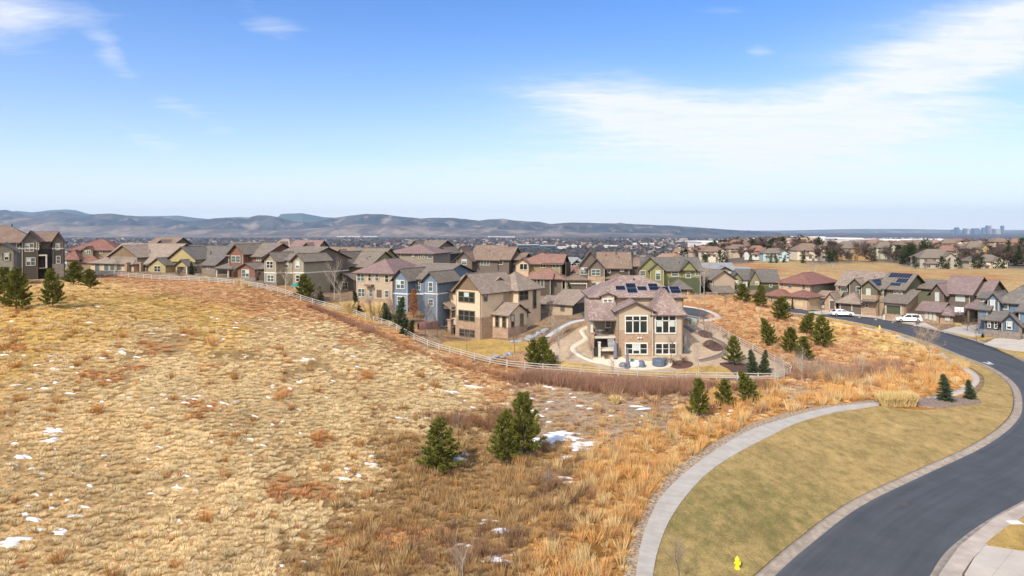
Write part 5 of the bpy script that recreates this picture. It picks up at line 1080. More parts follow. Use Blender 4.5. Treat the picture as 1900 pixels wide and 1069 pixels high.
for k in range(fs): m.add([(x+.35, -5.6, z+1.1-k*.14), (x+.08, -4.6, z+.35-k*.14), (x+.08, -4.6, z+.35-(k+1)*.14), (x+.35, -5.6, z+1.1-(k+1)*.14)], [(0,1,2,3)], k % 2)
m.build('flag', [pmat('flag_red', (.45,.06,.07)), TRIMW], h.root)
h = House('house', 'moss green and stone house with black solar panels on both roofs', 1650, 153, -50, group=GR_ROAD); h.rm = TAUPE; h.tr = TRIM
W1 = h.wing(1632, 1676, 536, 13, L_GRN3, 'gx', 507.5, y=1, over=.7, eave_at='R'); h.wing(1598, 1628, 532, 8, L_GRN3, 'gy', 519.5, y=-1.2, over=.6, vs=547, mat2=STONE, trim=False); h.wing(1624, 1640, 534, 8, L_GRN3, 'gx', 521, y=0, over=.5, vs=549, mat2=STONE, trim=False)
W2 = h.wing(1640, 1680, 562, 7, STONE, 'shed', rise=2.3, y=-3.4, over=.7, eave_at='R'); h.garage(1645, 567, 1671, 582.5, y=-3.4, mat=L_GREEND); h.wing(1600, 1622, 558, 2, L_GRN3, 'shed', rise=.5, y=-2.6, vb=560, name='porch_beam', over=.3)
for a in ((1608,536.5,1615,547,-1.2),(1606,561,1611,570,-1.2),(1628,562,1632,573,0),(1634,537,1639,543,0),(1659,538,1664,544,1),(1667,538.5,1673,545,1)): h.win(*a[:4], y=a[4], gl=BLIND if a[3] == 547 else GLASST)
h.swin(1690, 537.5, 1696, 548, W1['x1'], 1, gl=GLASST); h.wing(1700, 1745, 533, 9, L_GRN3, 'gx', 519, y=9.5, over=.6)
sl = (W1['zr']-W1['ze'])/((W1['y1']-W1['y0'])/2)
def onroof(xa, xb, ta, tb, nx, ny, W_=W1, s_=sl): ya = W_['y0']+ta*6.5; yb = W_['y0']+tb*6.5; solar_panel(h, xa, xb, ya, W_['ze']+s_*(ya-W_['y0']), yb, W_['ze']+s_*(yb-W_['y0']), nx, ny)
x0, x1 = W1['x0'], W1['x1']; w = x1-x0
onroof(x0+w*.02, x1-w*.04, .66, .98, 8, 1); onroof(x0+w*.50, x1-w*.04, .34, .64, 4, 1); onroof(x0+w*.34, x0+w*.80, .12, .32, 4, 1)
# gable roof panels on the left wing face the side; they sit on the right-hand slope
m = MB(); f = MB(); lw = dict(x0=h.X(1598, -1.2), x1=h.X(1628, -1.2)); zz1 = h.Z(532, lw['x0'], -1.2); zr = h.Z(519.5, (lw['x0']+lw['x1'])/2, -1.2); xm = (lw['x0']+lw['x1'])/2
def pr_(t, o=.1): return (xm+(lw['x1']-xm)*t, zr+(zz1-zr)*t+o+.1)
for i in range(3):
    for (t0, t1) in ((.12, .5), (.53, .92)):
        a, b = pr_(t0), pr_(t1); m.add([(a[0], -.6+i*1.5, a[1]), (b[0], -.6+i*1.5, b[1]), (b[0], .8+i*1.5, b[1]), (a[0], .8+i*1.5, a[1])], [(0,1,2,3)])
a, b = pr_(.1, .03), pr_(.94, .03); f.add([(a[0], -.7, a[1]), (b[0], -.7, b[1]), (b[0], 3.9, b[1]), (a[0], 3.9, a[1])], [(0,1,2,3)])
fo = f.build('solar_panel', [SOLF], h.root); m.build('cells', [SOLAR], fo)
h = House('house', 'brown house with a broad rose tile roof and low stone wing by the basketball hoop', 1765, 147, -50, group=GR_ROAD); h.rm = ROSEP; h.rm = pmat('dusty_rose_tile', (.36,.235,.205), (.27,.175,.16), .5, .85, .5, 8, kind='tile'); h.tr = TRIM
h.wing(1751, 1800, 544.5, 14, L_BRN, 'gx', 512.5, y=1.5, over=.7, eave_at='R'); h.wing(1727, 1752, 541, 8, L_BRN, 'gy', 526, y=-.5, over=.6); h.wing(1795, 1832, 545, 12, L_BRN, 'gx', 519, y=5, over=.7); h.wing(1706, 1742, 577, 7, STONE, 'gx', 560.5, y=-5.5, over=.7, eave_at='R'); h.wing(1744, 1768, 579, 6, STONE, 'hip', 567, y=-5.2, over=.6); h.wing(1792, 1822, 571, 6, L_BRN, 'shed', rise=1.4, y=-1.5, vb=574, name='porch_beam')
for a in ((1736,543.5,1742,558,-.5),(1774,547.5,1790,558.5,1.5),(1717,579.5,1721,591,-5.5),(1725,580.5,1729,592.5,-5.5),(1733,581.5,1737,594,-5.5),(1755,581.5,1762,594,-5.2)): h.win(*a[:4], y=a[4], cols=2 if a[0] == 1774 else 1, gl=BLIND)
h.post(1797, 573, 597, y=-1.3, mat=TRIMB); h.post(1816, 573, 600, y=-1.3, mat=TRIMB)
h = House('house', 'blue board and batten house with dark shutters and stone base at the right edge', 1856, 128, -48, group=GR_ROAD); h.rm = TAUPE; h.rm = pmat('tan_grey_shingle', (.25,.22,.185), (.18,.16,.14), .8, .9, .4, 8, kind='tile'); h.tr = TRIMW
h.wing(1852, 1930, 556.5, 12, L_BLU, 'hip', 528, y=1.5, over=.6); h.wing(1832, 1855, 555.5, 8, L_BLU, 'gy', 543.5, y=0, over=.5); h.wing(1818, 1835, 552, 8, L_BLU, 'gx', 541, y=1.5, over=.5); h.wing(1815, 1833, 573, 6, L_BLU, 'shed', rise=1.8, y=-2, over=.5)
h.wing(1826, 1857, 594, 7, L_BLUD, 'gx', 577, y=-3.5, over=.6, eave_at='R'); h.wing(1858, 1892, 597, 6, lap('mid_blue_lap', (.12,.20,.30)), 'gy', 582, y=-4.2, over=.6); h.wing(1890, 1940, 577, 7, L_BLU, 'gx', 566, y=-2.6, over=.5); h.wing(1825, 1893, 611, .35, STONEG, None, y=-4.6, name='stone_base')
for a in ((1838.5,558,1845.5,574.5,0,BLIND),(1859,560,1870,573,1.5,GLASST),(1823,554,1828,565.5,1.5,GLASS),(1869,598,1877,610,-4.2,GLASS),(1834,596,1837.5,607,-3.5,GLASS),(1846,597,1850,608.5,-3.5,GLASS)):
    h.win(*a[:4], y=a[4], gl=a[5], fw=.12)
    for q in (a[0]-1.8, a[2]+1.8): x = h.X(q, a[4]); h.box('shutter', x-.16, x+.16, a[4]-.05, a[4]-.003, h.Z(a[3], x, a[4]), h.Z(a[1], x, a[4]), L_DRK)
h.post(1893, 598, 622, y=-4.0, w=.5, mat=STONEG, name='stone_post'); h.door(1898, 600, 1906, 620, y=-2.6)

# ---------------- plain houses further away, each with hip roof, gable wing, windows
def plain(name, label, u, vb, Y, w, hh, rz, wall, roof, group, kind='hip', glass=GLASS, win=True, cat='house', wingside=1, chim=False, zg=None):
    s = Y/F; Wm = w*s; Hm = hh*s; zb = H-(vb-V0)*s if zg is None else zg; h = House(name, label, u, Y, rz, cat=cat, group=group, zg=zb); h.rm = roof; h.tr = TRIM
    ze = Hm*.60; D_ = min(Wm*.6, 13)
    def W(x0, x1, y0, y1, e, r, k):
        m = MB(); xm, ym = (x0+x1)/2, (y0+y1)/2
        if k == 'gy': m.prism([(x0, -6), (x1, -6), (x1, e), (xm, e+r-.1), (x0, e)], y0, y1, 'y')
        elif k == 'gx': m.prism([(y0, -6), (y1, -6), (y1, e), (ym, e+r-.1), (y0, e)], x0, x1, 'x')
        else: m.box(x0, x1, y0, y1, -6, e)
        m.build('wall', [wall], h.root); h.roof(k, x0, x1, y0, y1, e, e+r, .6)
    W(-Wm/2, Wm/2, 0, D_, ze, Hm*.40, kind); gx = Wm*.24*wingside; gw = Wm*.17
    W(gx-gw, gx+gw, -2.2, D_*.5, ze*.97, Hm*.26, 'gy'); W(-gx-gw*.9, -gx+gw*1.1, -3.0, 2, ze*.52, Hm*.16, 'hip')
    if win:
        for k in (-.34, -.12, .1, .38):
            for zf in (.62, .16):
                x = Wm*k; y = 0
                if abs(x-gx) < gw: y = -2.2
                elif zf < .5 and abs(x+gx) < gw*1.05: y = -3.0
                if zf < .5 and y == -3.0: h._win(x-.8, x+.8, ze*.14, ze*.36, y, 'y', -1, gl=glass, cols=2, sash=False)
                else: h._win(x-.75, x+.75, ze*zf, ze*(zf+.24), y, 'y', -1, gl=glass, cols=2, sash=False)
    if chim: h.box('chimney', -Wm*.3, -Wm*.3+1.1, D_*.3, D_*.3+1.1, ze, ze+Hm*.55, wall)
    return h
# roofs behind the first row (left half)
for i, a in enumerate([('brown roofed house behind the tan ranch house', 300, 290, 214, 60, 26, -20, L_GRN3, BROWN, 'gx'), ('pale tan roofed house behind the rust red house', 522, 300, 226, 40, 30, -20, L_TAN, ROSEP, 'hip'), ('dusty rose roofed house just right of the pale tan roof', 565, 310, 222, 56, 28, -16, L_BRN, ROSE, 'gx'),
        ('brown roofed house behind the buff and olive house', 628, 320, 220, 50, 24, -18, L_BRN, BROWN, 'gx'), ('grey roofed house behind the yellow house', 442, 320, 200, 60, 26, -22, L_OLV2, GREYR, 'gx'), ('low brown roof between the green house and the rose hip roof', 690, 320, 210, 56, 24, -16, L_DBR, TAUPE, 'gx'),
        ('rose roofed house showing above the blue house', 905, 320, 186, 50, 22, -16, L_TAN, ROSE, 'hip'), ('grey blue roofed house behind the terracotta roofs', 1062, 320, 205, 40, 22, -10, L_DRK, BLUER, 'hip'), ('pale grey roofed house above the tan gabled house', 1320, 330, 196, 84, 30, 0, L_TAN, BLUER, 'gx'), ('light blue grey roof behind the dark green house', 1378, 330, 200, 64, 26, -4, L_TAN, BLUER, 'hip'),
        ('small red brown roof left of the stone fronted house', 1058, 320, 178, 26, 20, -10, L_DBR, RED, 'gx')]):
    top = [441, 444, 446, 459, 450, 461, 497, 478, 489, 496, 497][i]; vb = top+a[5]; plain('house', a[0], a[1], vb, a[3], a[4], a[5], a[6], a[7], a[8], GR_BACK, a[9])
GR_MID = 'houses beyond the golden field'
def far_wall(n, c): return pmat(n, c, tuple(x*.88 for x in c), .6, .9)
MIDW = [far_wall('far_cream', (.60,.52,.40)), far_wall('far_sand', (.44,.35,.26)), far_wall('far_ochre', (.36,.23,.10)), far_wall('far_grey', (.32,.29,.25)), far_wall('far_sage', (.42,.40,.29)), far_wall('far_white', (.70,.67,.62))]
for a in [('cream house with brown roof beside two dark spruces beyond the field', 1327, 478, 430, 44, 20, 5, 0, BROWN), ('white house with an orange tile roof beyond the field', 1409, 478, 430, 36, 22, 10, 5, TERRA), ('pale blue house with many tall windows and grey roof beyond the field', 1441, 481, 410, 48, 20, -5, -1, TAUPE),
          ('beige hip roofed house beyond the field left of the ochre house', 1505, 482, 420, 54, 30, 5, 0, BROWN), ('wide ochre house with dark balconies on the pale knoll', 1585, 478, 440, 62, 30, -4, 2, TAUPE), ('white trimmed sage house right of the ochre house on the knoll', 1645, 473, 470, 36, 24, -6, 4, TAUPE),
          ('long low brown roof above the dark pines', 1700, 466, 520, 70, 20, 5, 1, BROWN), ('grey house with wide hip roof behind young pines at the field edge', 1742, 499, 345, 66, 36, -8, 3, TAUPE), ('rose roofed house directly behind the grey hip roof', 1762, 478, 430, 56, 22, -4, 1, TERRA),
          ('tall ochre house with stacked balconies behind the cream house', 1814, 478, 400, 38, 30, -10, 2, TAUPE), ('bright cream house with chimney at the edge of the golden field', 1834, 501, 345, 64, 28, -10, 0, TAUPE), ('house with a round window under a brown roof among bare trees', 1768, 462, 540, 40, 18, 0, 0, BROWN),
          ('tan roofed house above the bare trees near the right edge', 1862, 458, 560, 34, 16, 0, 1, BROWN), ('orange roofed house by the right edge of the far rise', 1892, 459, 540, 30, 16, 0, 2, TERRA), ('pink roofed house between the knoll and the dark pines', 1790, 456, 620, 60, 13, 4, 1, ROSE),
          ('brown roofed house left of the white and orange house', 1372, 471, 470, 40, 17, 5, 1, BROWN), ('sand coloured house behind the pale blue house', 1478, 466, 520, 40, 14, 0, 0, BROWN), ('brown roofed house behind the beige hip roof', 1525, 460, 560, 34, 12, 0, 1, BROWN)]:
    wl = L_BLU if False else (MIDW[a[7]] if a[7] >= 0 else far_wall('far_pale_blue', (.34,.45,.46)))
    plain('house', a[0], a[1], a[2], a[3], a[4], a[5], a[6], wl, a[8], GR_MID, 'hip', chim='chimney' in a[0])
# ------------------------------------------------------------------ white rail fences
def fence(name, px, label, spacing=2.6, hgt=1.05, rails=(.95, .62, .30), mat=None, group=None, every=1):
    P = smooth_px(gp(px), False, 8); P = [np.array(p) for p in P]; cum = [0]
    for a, b in zip(P, P[1:]): cum.append(cum[-1]+np.linalg.norm(b-a))
    n = int(cum[-1]/spacing); root = empty(name, (P[0][0], P[0][1], float(hz(*P[0]))), 0, label=label, cat='fence', group=group); o0 = Vector(root.location)
    pts = []
    for k in range(n+1):
        d = k*cum[-1]/n; i = min(max(np.searchsorted(cum, d)-1, 0), len(P)-2); t = (d-cum[i])/max(cum[i+1]-cum[i], 1e-6); q = P[i]*(1-t)+P[i+1]*t; pts.append(Vector((q[0], q[1], float(hz(q[0], q[1]))))-o0)
    mat = mat or pmat('fence_white', (.42,.38,.34), (.32,.29,.26), 2, .8)
    rm = MB()
    for a, b in zip(pts, pts[1:]):
        d = (b-a); L_ = d.length; dn = d.normalized(); nn = Vector((-dn.y, dn.x, 0)).normalized()*.022
        for rz_ in rails:
            u = Vector((0, 0, .05)); z = Vector((0, 0, rz_)); a2 = a+dn*.03; b2 = b-dn*.03
            rm.add([a2-nn+z-u, b2-nn+z-u, b2+nn+z-u, a2+nn+z-u, a2-nn+z+u, b2-nn+z+u, b2+nn+z+u, a2+nn+z+u], [(0,3,2,1),(4,5,6,7),(0,1,5,4),(1,2,6,5),(2,3,7,6),(3,0,4,7)])
    rm.build('rails', mat, root)
    pm = MB(); pm.box(-.065, .065, -.065, .065, -.3, hgt); pm.add([(-.085,-.085,hgt), (.085,-.085,hgt), (.085,.085,hgt), (-.085,.085,hgt), (0,0,hgt+.07)], [(0,1,4),(1,2,4),(2,3,4),(3,0,4),(3,2,1,0)]); pme = pm.mesh('post', mat)
    for p in pts: link('post', pme, root).location = p
    return root
fence('rail_fence', [(186,511),(240,515),(300,520),(400,525),(480,535),(560,558),(640,580),(700,600),(760,627),(800,645),(870,665),(940,681)], 'long white rail fence running down the grassy hill in front of the row of houses')
fence('rail_fence', [(941,681.5),(1000,688),(1100,695),(1200,701),(1300,704),(1400,706.5),(1440,706),(1466,696)], 'white rail fence along the lawn below the solar panel house')
fence('rail_fence', [(1468,692),(1440,674),(1400,652),(1360,632),(1330,613),(1300,600),(1270,594)], 'white rail fence climbing from the sharp corner to the cul-de-sac')
fence('rail_fence', [(1282,562),(1296,556),(1310,550),(1330,551)], 'short white rail fence beside the lime green house')
ri = fence('iron_fence', [(1783,601),(1800,600),(1822,603)], 'low black iron fence behind the basketball hoop', spacing=1.5, rails=(.95, .15), mat=FASC)
# ------------------------------------------------------------------ conifers
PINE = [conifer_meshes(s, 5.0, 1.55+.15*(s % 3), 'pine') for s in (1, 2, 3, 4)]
SPR = [conifer_meshes(s, 5.0, 1.25, 'spruce') for s in (11, 12)]
DARKC = [conifer_meshes(21, 5.0, .75, 'spruce', .8, dark_leaf)]
GP = 'young pines on the wild grass'; GSL = 'pines scattered on the rusty slope by the road'
def tree_px(kind, u, v, hpx, label, cat='pine tree', group=None, sxy=1.0, name='pine_tree', k=None, parts=('trunk', 'crown'), base=5.0):
    p = g(u, v); s = hpx*p[1]/F/base; me = kind[(k if k is not None else int(u*7+v)) % len(kind)]
    return place_tree(name, me, p, s, (u*1.7) % 6.28, label, cat, group, sxy, parts)
for a in [(30,578,78,'bushy pine nearest the left edge, in front of a smaller pine',GP,.9),(8,556,58,'smaller pine half cut by the left edge of the hill',GP,1.05),(98,572,70,'cone shaped pine standing alone in gold grass on the left hill',GP,.85),(137,529,42,'dark round pine left of its twin before the red roofed house',GP,1.3),
          (168,536,36,'small dark pine at the upper end of the white fence',GP,1.2),(818,880,92,'bright green pine beside the small snow patch',GP,1.3),(936,862,92,'shorter bushy pine touching the tall one beside the large snow patch',GP,1.0),(972,848,114,'tallest foreground pine, left of the large snow patch',GP,.85),
          (1297,776,72,'left one of the three pines standing before the red thicket',GP,.85),(1343,758,52,'middle one of the three pines before the red thicket',GP,1.1),(1391,749,56,'right one of the three pines before the red thicket',GP,1.15),
          (1428,642,49,'pine just above the white fence on the rusty slope',GSL,1.0),(1449,596,44,'wide pine near the far end of the road',GSL,1.25),(1497,623,40,'wide pine on the slope, upper left of the thin legged one',GSL,1.3),(1527,645,56,'tall thin legged pine closest to the road on the slope',GSL,1.1),
          (1466,656,49,'pine on the slope below the wide one',GSL,1.1),(1491,670,44,'lowest pine on the slope, behind a pale bare tree',GSL,1.2),(1378,562,34,'round topped pine before the dark green house',GSL,1.35),(1410,570,40,'upright pine right of the round topped one',GSL,1.0),
          (567,557,46,'dark broad pine behind the fence by the buff and olive house','pines behind the white fence',1.2),(989,680,48,'left pine of three inside the bend of the white fence','pines behind the white fence',1.0),(1006,679,52,'middle and tallest pine of three inside the bend of the white fence','pines behind the white fence',1.0),(1025,683,32,'right and shortest pine of three inside the bend of the fence','pines behind the white fence',1.0),
          (1361,678,52,'olive pine with a mulch ring in the centre yard','pines behind the white fence',.95)]:
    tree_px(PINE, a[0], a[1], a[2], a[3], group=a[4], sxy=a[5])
for a in [(593,562,32,'small blue spruce right of the dark pine behind the fence',1.2),(718,596,34,'low blue spruce behind the fence below the rose roofed house',1.3),(742,604,52,'tall blue spruce behind the fence below the blue house',1.1),(1397,696,46,'blue spruce at the corner mulch bed in the centre yard',1.15),(1418,694,44,'green spruce beside the blue one at the corner mulch bed',1.0),
          (1755,746,50,'dark spruce with spreading tiers in the planted island',1.25),(1800,743,38,'small spruce at the right end of the planted island',1.2)]:
    tree_px(SPR, a[0], a[1], a[2], a[3], cat='spruce tree', group='young spruces', sxy=a[4], name='spruce_tree')
for a in [(662,580,40,'narrow dark evergreen behind the fence beside golden grass',1.3),(749,620,27,'left one of two round arborvitae at the fence',1.9),(760,624,30,'right one of two round arborvitae at the fence',1.9),(1665,590,27,'cone shaped evergreen beside the parked white estate car',1.5),(1470,574,22,'slim column evergreen between the two peach garage doors',.7),(1823,628,10,'small round green shrub at the lawn by the blue house',2.0),(355,512,26,'dark column evergreen at the yellow house porch',1.2),(1058,558,34,'dark evergreen between the garage wing and the stone fronted house',1.1)]:
    tree_px(DARKC, a[0], a[1], a[2], a[3], cat='evergreen', sxy=a[4], name='evergreen_shrub')
# ------------------------------------------------------------------ bare trees
BA = [bare_meshes(s, 6, .40, 9, 3, .075, bark, twigm) for s in (1, 2)]
BP = [bare_meshes(s, 6, .30, 9, 3, .06, pale_bark, pmat('pale_twigs', (.38,.32,.26), (.30,.25,.20), 3)) for s in (5, 6)]
BG = [bare_meshes(8, 6, .50, 10, 3, .07, pmat('grey_bark', (.30,.25,.19)), goldtwig, fine=.02)]
BR = [bare_meshes(9, 3, .45, 8, 3, .03, redtwig, redtwig)]
PT = ('trunk', 'twigs')
for a in [(BG,1728,681,68,'bare tree with a pale golden crown beside the far sidewalk'),(BP,1296,700,70,'pale leafless tree on the lawn at the lower right of the solar panel house'),(BR,1270,702,36,'small red leafless tree right of the patio'),(BR,1136,697,34,'small red leafless tree left of the patio'),
          (BA,955,657,52,'bare brown tree at the boulders below the cream house'),(BA,866,652,40,'thin bare tree on the golden lawn of the cream house'),(BP,1038,676,84,'tall thin pale trunked bare tree by the grey walk'),(BP,620,556,66,'tall white trunked birch before the green house'),(BP,631,565,46,'shorter birch right of the tall one'),
          (BA,788,626,76,'dark bare tree beside the covered deck of the cream house'),(BA,1307,615,44,'dark bare tree on the upper mulch bed'),(BA,1322,646,38,'bare tree on the middle mulch bed'),(BA,1262,1090,80,'thin bare sapling on the near lawn at the bottom edge'),(BP,1488,712,58,'pale bare aspen on the slope below the lowest pine'),
          (BP,1442,724,66,'pale bare tree outside the sharp corner of the fence'),(BA,62,514,62,'reddish bare tree before the grey brown house'),(BP,530,552,60,'bare white birch before the buff and olive house'),(BP,1306,556,70,'pale bare trunked tree between the lime green and tan gabled houses'),(BA,1812,634,34,'young staked tree on the lawn before the rose roofed house'),
          (BA,430,526,40,'bare tree at the rust red house porch'),(BA,372,520,34,'bare tree in front of the yellow house gable'),(BA,215,514,40,'bare tree in front of the tan ranch house'),(BA,150,510,44,'bare tree before the red roofed ochre house'),(BA,585,566,40,'bare tree at the lower corner of the buff and olive house'),(BA,728,600,46,'bare tree between the rose roofed and blue houses'),(BA,812,628,50,'bare tree at the foot of the covered deck stair'),(BA,1020,600,50,'bare tree at the low garage wing'),(BA,1345,575,36,'bare tree before the tan gabled house'),(BA,1525,585,30,'bare tree by the mauve roofed house'),(BA,1700,603,34,'bare tree between the moss green and rose roofed houses'),(BA,1795,616,36,'bare tree behind the basketball hoop'),(BP,1600,700,42,'slender bare aspen in the rusty grass'),(BA,690,592,48,'bare tree before the rose roofed house'),(BA,1245,668,52,'grey bare shrub tree at the right corner of the solar panel house'),(BA,850,812,52,'clump of bare stems behind the bright green pine'),(BA,1022,930,60,'thin grey bare bush right of the foreground pines'),(BP,855,1090,80,'pale bare bush at the bottom edge'),
          (BP,1580,590-22,30,'bare street tree between the peach and mauve roofed houses'),(BA,475,530,30,'small bare tree by the rust red house'),(BA,1100,664,30,'small bare tree beside the cream path')]:
    tree_px(a[0], a[1], a[2], a[3], a[4], cat='bare tree', name='bare_tree', parts=PT, base=6.0 if a[0] is not BR else 3.0)
# rust leaved column tree
def leaf_tree(name, u, v, hpx, wpx, label, leaf, cat='tree', n=900):
    p = g(u, v); hh = hpx*p[1]/F; w = wpx*p[1]/F/2; rng = np.random.default_rng(int(u)); root = empty(name, p, 0, label=label, cat=cat); t = MB(); t.tube((0, 0, -.1), (0, 0, hh*.8), .08, .03); t.build('trunk', bark, root)
    tt = rng.uniform(.12, 1, n); r = w*np.sqrt(rng.random(n))*np.sin(np.clip(tt, 0, 1)*pi*.85+.35); az = rng.uniform(0, 2*pi, n); P = np.stack([r*np.cos(az), r*np.sin(az), tt*hh], 1); V = tri_cloud(P, rng.normal(size=(n, 3)), .22, .16, rng); C = np.repeat(np.stack([rng.random(n)]*3+[np.ones(n)], 1)[:,None], 3, 1)
    link('crown', np_mesh('crown', V.reshape(-1, 3), np.arange(n*3).reshape(-1, 3), leaf, C.reshape(-1, 4)), root)
leaf_tree('leafy_tree', 767, 590, 54, 20, 'rust brown leaf holding column tree before the blue house', rustleaf)
# ------------------------------------------------------------------ clumps of ornamental grass
feather = leafmat('feather_grass', (.46,.33,.13), (.66,.52,.26)); feather.node_tree.nodes['Principled BSDF'].inputs['Roughness'].default_value = .9
def clump_mesh(seed, n=150, r=.22, hh=1.2, lean=.28, wd=.03):
    rng = np.random.default_rng(seed); az = rng.uniform(0, 2*pi, n); rad = np.sqrt(rng.random(n))*r; P = np.stack([np.cos(az)*rad, np.sin(az)*rad, np.zeros(n)], 1); D = np.stack([np.cos(az)*lean*rad/r, np.sin(az)*lean*rad/r, np.ones(n)], 1)+rng.normal(0, .08, (n, 3))
    V = tri_cloud(P, D, hh*rng.uniform(.7, 1.1, n), wd, rng); V2 = tri_cloud(P+D*hh*.55, D, hh*.4, wd*1.5, rng); V = np.concatenate([V, V2]); t = rng.random(2*n); C = np.zeros((2*n, 3, 4)); C[:,:,0] = t[:,None]; C[:,:,3] = 1
    return np_mesh('clump', V.reshape(-1, 3), np.arange(6*n).reshape(-1, 3), feather, C.reshape(-1, 4))
CL = [clump_mesh(s) for s in (1, 2, 3)]
def clump(u, v, hpx, label, group=None, sxy=1.0):
    p = g(u, v); s = hpx*p[1]/F/1.2; o = link('ornamental_grass', CL[int(u) % 3]); o.location = (p[0], p[1], p[2]+.05); o.scale = (s*sxy, s*sxy, s); o.rotation_euler = (0, 0, u); tag(o, label, 'ornamental grass', group)
for i, u in enumerate(range(1638, 1694, 6)): clump(u, 751+(i % 2)*3.5, 25, 'golden feather grass in the dense row on the planted island', 'feather grass on the planted island', 1.5)
for u, v, hh, l in ((698,594,34,'tall column of golden grass before the rose roofed house'),(650,582,24,'spreading golden grass left of the narrow dark evergreen'),(1874,630,13,'left one of two yellow grass clumps before the blue house at right'),(1888,631,13,'right one of two yellow grass clumps before the blue house at right'),(1777,608,9,'small yellow grass clump under the basketball hoop'),
                   (378,521,9,'low golden grass before the yellow house'),(444,529,12,'golden grass beside the rust red house porch'),(455,534,10,'golden grass right below the rust red house'),(1142,750,16,'golden grass tuft on the bare dirt below the thicket'),(640,576,16,'low golden grass beside the birches')):
    clump(u, v, hh, l, None, 1.8)
# ------------------------------------------------------------------ boulders, walls
bould = pmat('boulder', (.33,.34,.35), (.20,.21,.225), 2.5, .9, .6, 8)
def boulder_mesh(seed):
    bm = bmesh.new(); bmesh.ops.create_icosphere(bm, subdivisions=2, radius=1); r = random.Random(seed); ph = [r.uniform(0, 6) for _ in range(6)]
    for v in bm.verts: c = v.co; k = 1+.16*sin(3*c.x+ph[0])+.14*sin(4*c.y+ph[1])+.12*sin(5*c.z+ph[2])+r.uniform(-.06, .06); v.co = Vector((c.x*k*1.15, c.y*k*.85, max(c.z*k*.62, -.3)))
    me = bpy.data.meshes.new('boulder'); bm.to_mesh(me); bm.free(); me.materials.append(bould); return me
ORD2 = ['leftmost ', 'second ', 'third ', 'fourth ', 'fifth ', 'sixth ', 'seventh ', 'eighth ', 'ninth ', 'tenth ', 'eleventh ', 'twelfth ', 'thirteenth ', 'fourteenth ', 'fifteenth ', 'last ']
BM = [boulder_mesh(i) for i in range(4)]; r = random.Random(4)
for j, (path, n, lab, s0) in enumerate([([(912,667),(925,663),(940,659),(950,656)], 11, 'grey blue boulder from the left in the pile by the golden lawn', .5), ([(948,636),(965,634),(985,628),(1000,620),(1015,612)], 16, 'grey blue boulder from the left in the row beside the cream house', .65), ([(1694,745),(1705,743),(1720,741),(1738,740)], 7, 'pale boulder from the left in the planted island', .35), ([(1600,590),(1700,606),(1795,628),(1850,632)], 9, 'pale rock from the left along the far kerb', .25)]):
    Q = smooth_px(gp(path), False, 6)
    for i in range(n):
        q = Q[int(i*(len(Q)-1)/max(1, n-1))]; x, y = q[0]+r.uniform(-.5, .5), q[1]+r.uniform(-.5, .5); o = link('boulder', BM[r.randrange(4)]); s = s0*r.uniform(.6, 1.2); o.location = (x, y, float(hz(x, y))+s*.15); o.scale = (s, s, s); o.rotation_euler = (0, 0, r.uniform(0, 6)); tag(o, ('%s%s' % (ORD2[i], lab)) if True else lab, 'boulder', ['lawn boulders','retaining boulders','island boulders','kerb rocks'][j])
def wall_along(px, hgt, thick, mat, label, cat='retaining wall', base=-.4):
    P = smooth_px(gp(px), False, 5); o = sweep('retaining_wall', P, [(-thick/2, base), (-thick/2, hgt), (thick/2, hgt), (thick/2, base)], mat, kind=None); tag(o, label, cat)
wall_along([(1092,602),(1060,610),(1040,622),(1022,634),(1013,643)], .75, .35, STONE, 'low brown stone retaining wall between the two large houses')
wall_along([(776,612),(790,610),(806,608),(820,606)], 1.1, .35, pmat('red_block', (.27,.15,.125), (.20,.11,.09), 2), 'reddish block retaining wall left of the cream house deck')
wall_along([(300,512),(380,516),(440,524),(490,530)], .5, .3, STONEG, 'low grey stone wall behind the fence before the yellow and rust houses')
